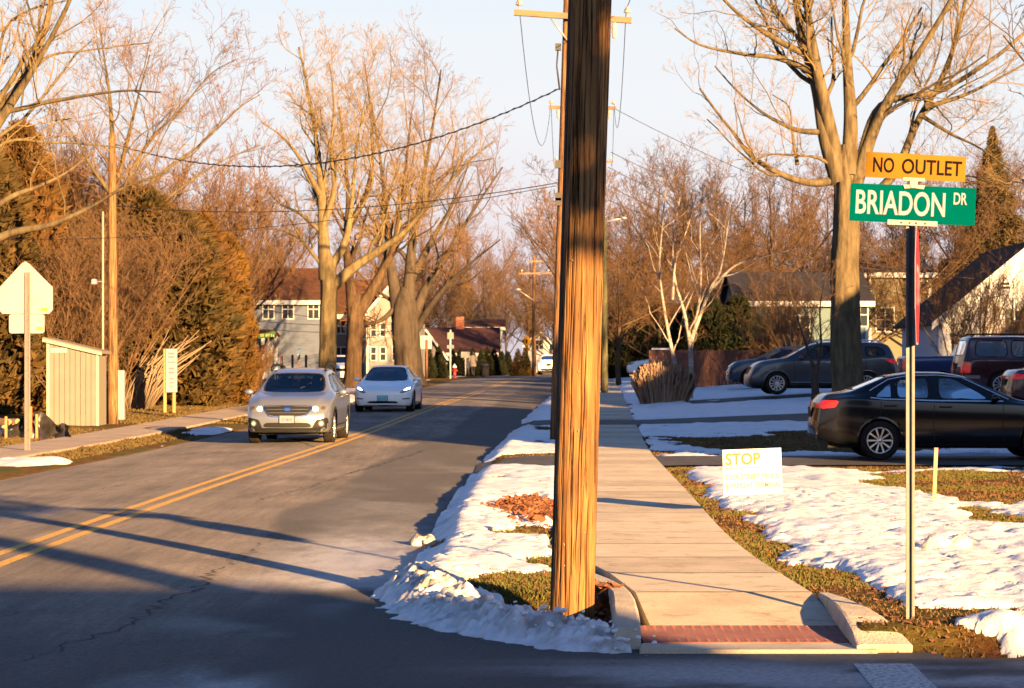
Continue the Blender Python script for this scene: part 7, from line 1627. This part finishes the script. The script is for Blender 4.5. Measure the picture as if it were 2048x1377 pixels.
for k, px, Y, top, w, lab in ((1,-40,74,300,1.15,'tall dark cedar cut off by the left edge of the picture'),(0,42,77,262,1.0,'tallest bronze cedar behind the pentagonal sign'),(1,150,84,450,1.3,'dark cedar behind the beige shed'),
                              (1,285,86,392,1.35,'broad dark cedar behind the white notice board'),(1,352,84,432,1.15,'dark cedar right of the white notice board'),(0,400,87,440,.95,'bronze cedar beside the golden one'),(2,452,88,478,.72,'golden cedar at the right end of the row, nearest the silver wagon'),(0,95,86,430,1.15,'bronze cedar half hidden behind the shed roof')):
    s = ((HZ-top)*Y/F+1.6)/8.6; plant(P_ced[k], 'cedar_tree', (px-1024)*Y/F, Y, (w, s), rnd.uniform(0,6.28), lab, 'row of cedars by the shed')
P_brush = [proto('brush', gen_bush(210, 5.5, 12, {**BUSH, 'rmin':.008}, .03, .5), M_bark2, M_twigo), proto('brush', gen_bush(211, 4.2, 14, {**BUSH, 'rmin':.008}, .024, .6), M_twigb, M_twigb)]
for i, (px, Y, top) in enumerate(sorted(((150,92,370),(215,94,350),(265,95,400),(330,96,420),(80,92,400),(185,75,520),(120,74,540),(240,78,500),(395,95,430)))):
    k = i % 2; H = (5.5, 4.2)[k]; plant(P_brush[k], 'brush_shrub', (px-1024)*Y/F, Y, ((HZ-top)*Y/F+1.6)/H*(1 if H*1 else 1), rnd.uniform(0,6), 'rusty brown twiggy brush among the cedars, %s from the left edge' % ORD[i], 'brush among the cedars', 'shrub')
P_arb = (trunk_mesh(2.3, .06, M_barkd), spray_mesh('crown', 2.6, .75, 2600, 311, M_arb, 'round', .22))
P_arbc = (P_arb[0], spray_mesh('crown', 2.2, .6, 1600, 312, M_arb, 'cone', .18)); P_arbo = (P_arb[0], spray_mesh('crown', 2.2, .6, 1600, 313, M_cedard, 'cone', .18))
for i, (px, Y, s) in enumerate(((1232,150,1.5),(1262,150,1.7),(1290,152,1.6),(1318,150,1.75),(1345,150,1.6),(1372,120,1.3),(1392,118,1.35),(1420,118,1.5),(1448,118,1.3),(1476,118,1.5),(1500,119,1.25))):
    plant(P_arb, 'arborvitae', (px-1024)*Y/F, Y, s, i*1.3, 'dark hedge evergreen behind the brown fence, %s from the birch' % ORD[i-5] if px > 1360 else 'dark evergreen behind the white parked car, %s from the green pole' % ORD[i], 'evergreens behind the fence' if px > 1360 else 'evergreens behind the parked car', 'shrub')
for i, (px, Y, s) in enumerate(((836,160,.95),(857,161,.95),(878,162,1.0),(905,175,.9),(920,176,.9),(944,178,.95),(962,182,.9),(975,184,1.0),(988,186,1.0),(1002,188,.9),(1016,190,.9))):
    plant(P_arbc, 'arborvitae', (px-1024)*Y/F, Y, s, i*1.7, 'small clipped evergreen, %s from the massive tree, before the plum roofed house' % ORD[i], 'evergreens before the dark roofed house', 'shrub')
for n_, px in enumerate((1036, 1050)): plant(P_arbo, 'arborvitae', (px-1024)*176/F, 176, .95, px, 'small bronze evergreen by the yellow crossing sign, %s from the pole' % ('farther', 'nearer')[n_], 'bronze evergreens at the crossing', 'shrub')
P_spr = (trunk_mesh(12, .2, M_barkd), spray_mesh('crown', 13.2, 4.2, 15000, 321, M_spr, 'spruce', .42, .25))
plant(P_spr, 'spruce_tree', (1985-1024)*135/F, 135, ((HZ-282)*135/F+1.5)/13.2, 1, 'tall spruce rising behind the green street sign', None)

# dormant ornamental grass
r = np.random.RandomState(5); n = 5200; c = (5.0, 82.5); z0 = gz(*c)
a = r.uniform(0, 6.28, n); R = np.sqrt(r.uniform(0, 1, n))*.75; bx = c[0]+R*np.cos(a); by = c[1]+R*np.sin(a); h = (r.uniform(.75, 1.4, n)**1.0)*(1.05-.35*(R/.75)**2); ln = R*.35+r.uniform(-.12,.12,n)
V = np.empty((n*4, 3)); w = .012; q = r.uniform(0, 6.28, n)
V[0::4] = np.stack([bx-w*np.cos(q), by-w*np.sin(q), np.full(n, z0-.05)], -1); V[1::4] = np.stack([bx+w*np.cos(q), by+w*np.sin(q), np.full(n, z0-.05)], -1)
V[2::4] = np.stack([bx+np.cos(a)*ln+w*.6, by+np.sin(a)*ln, z0+h], -1); V[3::4] = np.stack([bx+np.cos(a)*ln-w*.6, by+np.sin(a)*ln, z0+h], -1)
og = empty('ornamental_grass', (c[0], c[1], z0)); tag(og, 'big clump of dead brown ornamental grass beside the far sidewalk', 'grass clump')
o = np_mesh('blades', V-np.array([c[0], c[1], z0]), np.arange(n*4).reshape(-1, 4), mat('dead_grass', (.26,.165,.11), .9, (.36,.24,.16), 4), og)
# broken stems leaning under the cedars
mb = MB(); rr = random.Random(4)
for i in range(60):
    px = rr.uniform(238, 300); b0 = at(px, 0, 78); b0.z = gz(b0.x, b0.y); L = rr.uniform(1.0, 3.0); t = rr.uniform(.25, .75)
    mb.tube([b0, b0+Vector((t*L*.5, rr.uniform(-.3,.3), L*.5)), b0+Vector((t*L*1.1, rr.uniform(-.5,.5), L*rr.uniform(.7,.95)))], [.03, .022, .008], 5)
o = mb.build('dead_brush', mat('bleached_stem', (.17,.125,.085), .9)); tag(o, 'leaning bleached dead stems between shed and notice board', 'brush', kind='stuff')
# ------------------------------------------------------------------ people
def skin_body(name, J, E, m, parent, root=0, sub=2):
    me = bpy.data.meshes.new(name); me.from_pydata([j[0] for j in J], E, []); o = bpy.data.objects.new(name, me); C.objects.link(o)
    md = o.modifiers.new('s', 'SKIN'); 
    for i, j in enumerate(J): v = me.skin_vertices[0].data[i]; v.radius = (j[1], j[2] if len(j) > 2 else j[1]); v.use_root = (i == root)
    md.use_smooth_shade = True; sm = o.modifiers.new('u', 'SUBSURF'); sm.levels = sub; sm.render_levels = sub
    bpy.context.view_layer.update(); ev = bpy.data.meshes.new_from_object(o.evaluated_get(bpy.context.evaluated_depsgraph_get())); bpy.data.objects.remove(o)
    ev.shade_smooth(); return link(ev, name, m, parent)
M_skin = mat('skin', (.32,.17,.11), .6); M_hair = mat('hair_dark', (.03,.02,.015), .7); M_coatg = mat('coat_grey', (.10,.09,.085), .9, (.14,.125,.12), 12); M_coatb = mat('coat_navy', (.02,.022,.045), .9); M_trous = mat('trousers_dark', (.015,.015,.018), .9); M_top = mat('dark_top', (.02,.02,.025), .9)
def head_mesh(parent, c, s, skin, hair, yaw=0.0, long=True):
    """egg-shaped head with nose, ears, eyes and hair; face looks along -y before yaw"""
    e = empty('head', c, yaw, parent)
    bm = bmesh.new(); bmesh.ops.create_uvsphere(bm, u_segments=20, v_segments=14, radius=1)
    for v in bm.verts:
        x, y, z = v.co; k = 1-.22*max(0, -z)**1.3
        v.co = Vector((x*.077*k, y*.098*(1-.10*max(0,-z)), z*.118))*s
        if y < -.8 and abs(x) < .22 and -.35 < z < .05: v.co.y -= .018*s
    bmesh.ops.create_icosphere(bm, subdivisions=1, radius=.016*s, matrix=Matrix.Translation((0,-.102*s,-.022*s)))
    for sg in (-1,1): bmesh.ops.create_icosphere(bm, subdivisions=1, radius=.02*s, matrix=Matrix.Translation((sg*.077*s,.0,-.01*s)) @ Matrix.Diagonal((.5,.8,1.4,1)))
    me = bpy.data.meshes.new('face'); bm.to_mesh(me); bm.free(); me.shade_smooth(); link(me, 'face', skin, e)
    mb = MB()
    for sg in (-1,1): mb.box(sg*.032*s-.010*s, sg*.032*s+.010*s, -.096*s, -.088*s, .002*s, .012*s)
    mb.build('eyes', mat('eye_dark', (.01,.01,.01), .3), e); mb = MB(); mb.box(-.022*s,.022*s,-.096*s,-.086*s,-.062*s,-.055*s); mb.build('mouth', mat('lips', (.25,.09,.08), .6), e)
    bm = bmesh.new(); bmesh.ops.create_uvsphere(bm, u_segments=20, v_segments=14, radius=1)
    for v in bm.verts:
        x, y, z = v.co; front = y < -.25
        v.co = Vector((x*.088, y*.108+.008, z*.122+.012))*s
        if z < -.1 and not front and long: v.co.z -= .07*s; 
        if front and z < .35: v.co = Vector((x*.06, y*.05+.0, z*.09))*s
    me = bpy.data.meshes.new('hair'); bm.to_mesh(me); bm.free(); me.shade_smooth(); link(me, 'hair', hair, e)
    return e
def walker(name, label, x, y, rz, H, coat, coatlen, phase=1):
    k = H/1.7; o = empty(name, (x, y, gz(x, y)), rz); tag(o, label, 'person'); o.scale = (k,k,k)
    # faces +y (away).  joints: pelvis, spine, chest, neck, legs in stride, arms swinging with hands of five fingers
    J = [((0,0,.95),.125,.10),((0,.0,1.12),.12,.095),((0,.0,1.34),.15,.10),((0,.01,1.47),.06),((0,.02,1.56),.055)]; E = [(0,1),(1,2),(2,3),(3,4)]
    for sg in (-1,1):
        p = sg*phase; b = len(J)
        J += [((sg*.09,0,.90),.095),((sg*.10,.10*p+.03,.50),.062),((sg*.10,.02*p+(.13 if p > 0 else -.30),.10 if p > 0 else .17),.045),((sg*.11,.02*p+(.28 if p > 0 else -.20),.04 if p > 0 else .05),.038)]
        E += [(0,b),(b,b+1),(b+1,b+2),(b+2,b+3)]; a = len(J)
        J += [((sg*.19,0,1.40),.062),((sg*.24,-.06*p,1.14),.048),((sg*.23,.06-.10*p,.90),.035),((sg*.23,.08-.11*p,.82),.032,.018)]; E += [(2,a),(a,a+1),(a+1,a+2),(a+2,a+3)]
        for f in range(4): J.append(((sg*(.23-.006*f),.055-.11*p+.018*f,.735+.006*abs(f-1.5)),.009)); E.append((a+3,len(J)-1))
        J.append(((sg*.20,.105-.11*p,.79),.009)); E.append((a+3,len(J)-1))
    skin_body('body', J, E, M_trous, o)
    # coat: closed tapering shell over the torso with sleeves
    mb = MB(); prof = [(coatlen,.205),(coatlen+.12,.20),(.98,.175),(1.15,.165),(1.32,.185),(1.42,.165),(1.48,.085),(1.50,.07)]; vs = []; n = 18
    for z, r in prof:
        for i in range(n): q = 2*math.pi*i/n; vs.append((r*1.12*math.cos(q), r*.78*math.sin(q), z))
    fs = [(i*n+j, i*n+(j+1)%n, (i+1)*n+(j+1)%n, (i+1)*n+j) for i in range(len(prof)-1) for j in range(n)]; mb.add(vs, fs, True)
    for sg in (-1,1): p = sg*phase; mb.tube([(sg*.16,0,1.42),(sg*.21,0,1.36),(sg*.245,-.06*p,1.14),(sg*.235,.06-.10*p,.90)], [.075,.075,.062,.05], 10)
    mb.build('coat', coat, o); head_mesh(o, (0,.02,1.635), 1.0, M_skin, M_hair, math.pi); return o
walker('person', 'person in a grey coat walking away along the far sidewalk', hx(946,172), 172, .25, 1.72, M_coatg, .72)
walker('person', 'smaller person in dark navy walking beside the grey coat', hx(934.5,171.5), 171.5, .2, 1.25, M_coatb, .80, -1)
# driver of the silver wagon (sits behind the wheel, facing forward = car's +x)
o = empty('person', WAGON.o.location, WAGON.o.rotation_euler.z); tag(o, 'driver in dark clothes behind the windscreen of the silver wagon', 'person')
xs = WAGON.X(2.15); J = [((xs,.37,.66),.14,.12),((xs-.05,.37,.82),.13,.10),((xs-.13,.37,1.06),.15,.10),((xs-.13,.37,1.18),.055),((xs-.12,.37,1.25),.05)]; E = [(0,1),(1,2),(2,3),(3,4)]
for sg in (-1,1):
    a = len(J); J += [((xs-.10,.37+sg*.17,1.10),.06),((xs+.10,.37+sg*.22,.93),.045),((xs+.36,.37+sg*.16,1.0),.034),((xs+.42,.37+sg*.155,1.03),.03,.018)]; E += [(2,a),(a,a+1),(a+1,a+2),(a+2,a+3)]
    for f in range(4): J.append(((xs+.475-.005*f,.37+sg*.13,1.05-.018*f),.009)); E.append((a+3,len(J)-1))
    J.append(((xs+.44,.37+sg*.12,1.075),.009)); E.append((a+3,len(J)-1)); b = len(J)
    J += [((xs+.05,.37+sg*.09,.66),.085),((xs+.42,.37+sg*.11,.66),.06),((xs+.62,.37+sg*.11,.42),.045)]; E += [(0,b),(b,b+1),(b+1,b+2)]
skin_body('body', J, E, M_top, o); head_mesh(o, (xs-.09,.37,1.335), 1.0, M_skin, M_hair, math.pi/2)
# ------------------------------------------------------------------ unseen houses and yard trees added to cast shade into view, and the pine
house('shade_bungalow', 'unseen grey house added behind the camera for its shade', 5.0, 13.6, -14.5, -6.5, 0, 2.9, 6.3, 'x', M_sgrey, M_rdark, over=.4)
house('shade_garage', 'unseen low building added behind the camera for its shade', 14.2, 27.0, -14.0, -6.0, 0, 2.6, 5.28, 'x', M_sgrey, M_rdark, over=.4)
house('shade_corner_house', 'unseen two storey house added right of the lawn for its shade', 14.3, 27, 24.5, 38.5, .1, 6.8, 12.0, 'y', M_swhite, M_rdark, over=.4)
house('shade_next_house', 'second unseen house added along the right side for its shade', 18.2, 31, 49, 63.5, .5, 5.8, 9.7, 'y', M_stan, M_rbrown, over=.4)
house('shade_third_house', 'third unseen house added along the right side for its shade', 27.5, 40, 84, 98, .7, 5.8, 9.8, 'y', M_sgrey, M_rdark, over=.4)
P_pine = (trunk_mesh(12.5, .34, M_barkd), spray_mesh('crown', 7.5, 2.35, 2500, 331, M_arb, 'round', .5))
o = empty('pine_tree', (8.25, -1.2, 0)); tag(o, 'tall pine with bare lower trunk behind the photographer', 'tree')
c = bpy.data.objects.new('trunk', P_pine[0]); C.objects.link(c); c.parent = o
c = bpy.data.objects.new('crown', P_pine[1]); C.objects.link(c); c.parent = o; c.location = (.35, 0, 6.25)
for i, (x, y, s, k) in enumerate(((17,44,.95,2),(19.5,70,1.0,0),(24,76,1.1,2),(33,70,1.1,0))):
    plant(P_far[k], 'bare_tree', x, y, s, i*1.1, 'unseen bare tree added right of the picture for dappled shade', 'added shade trees outside the picture')
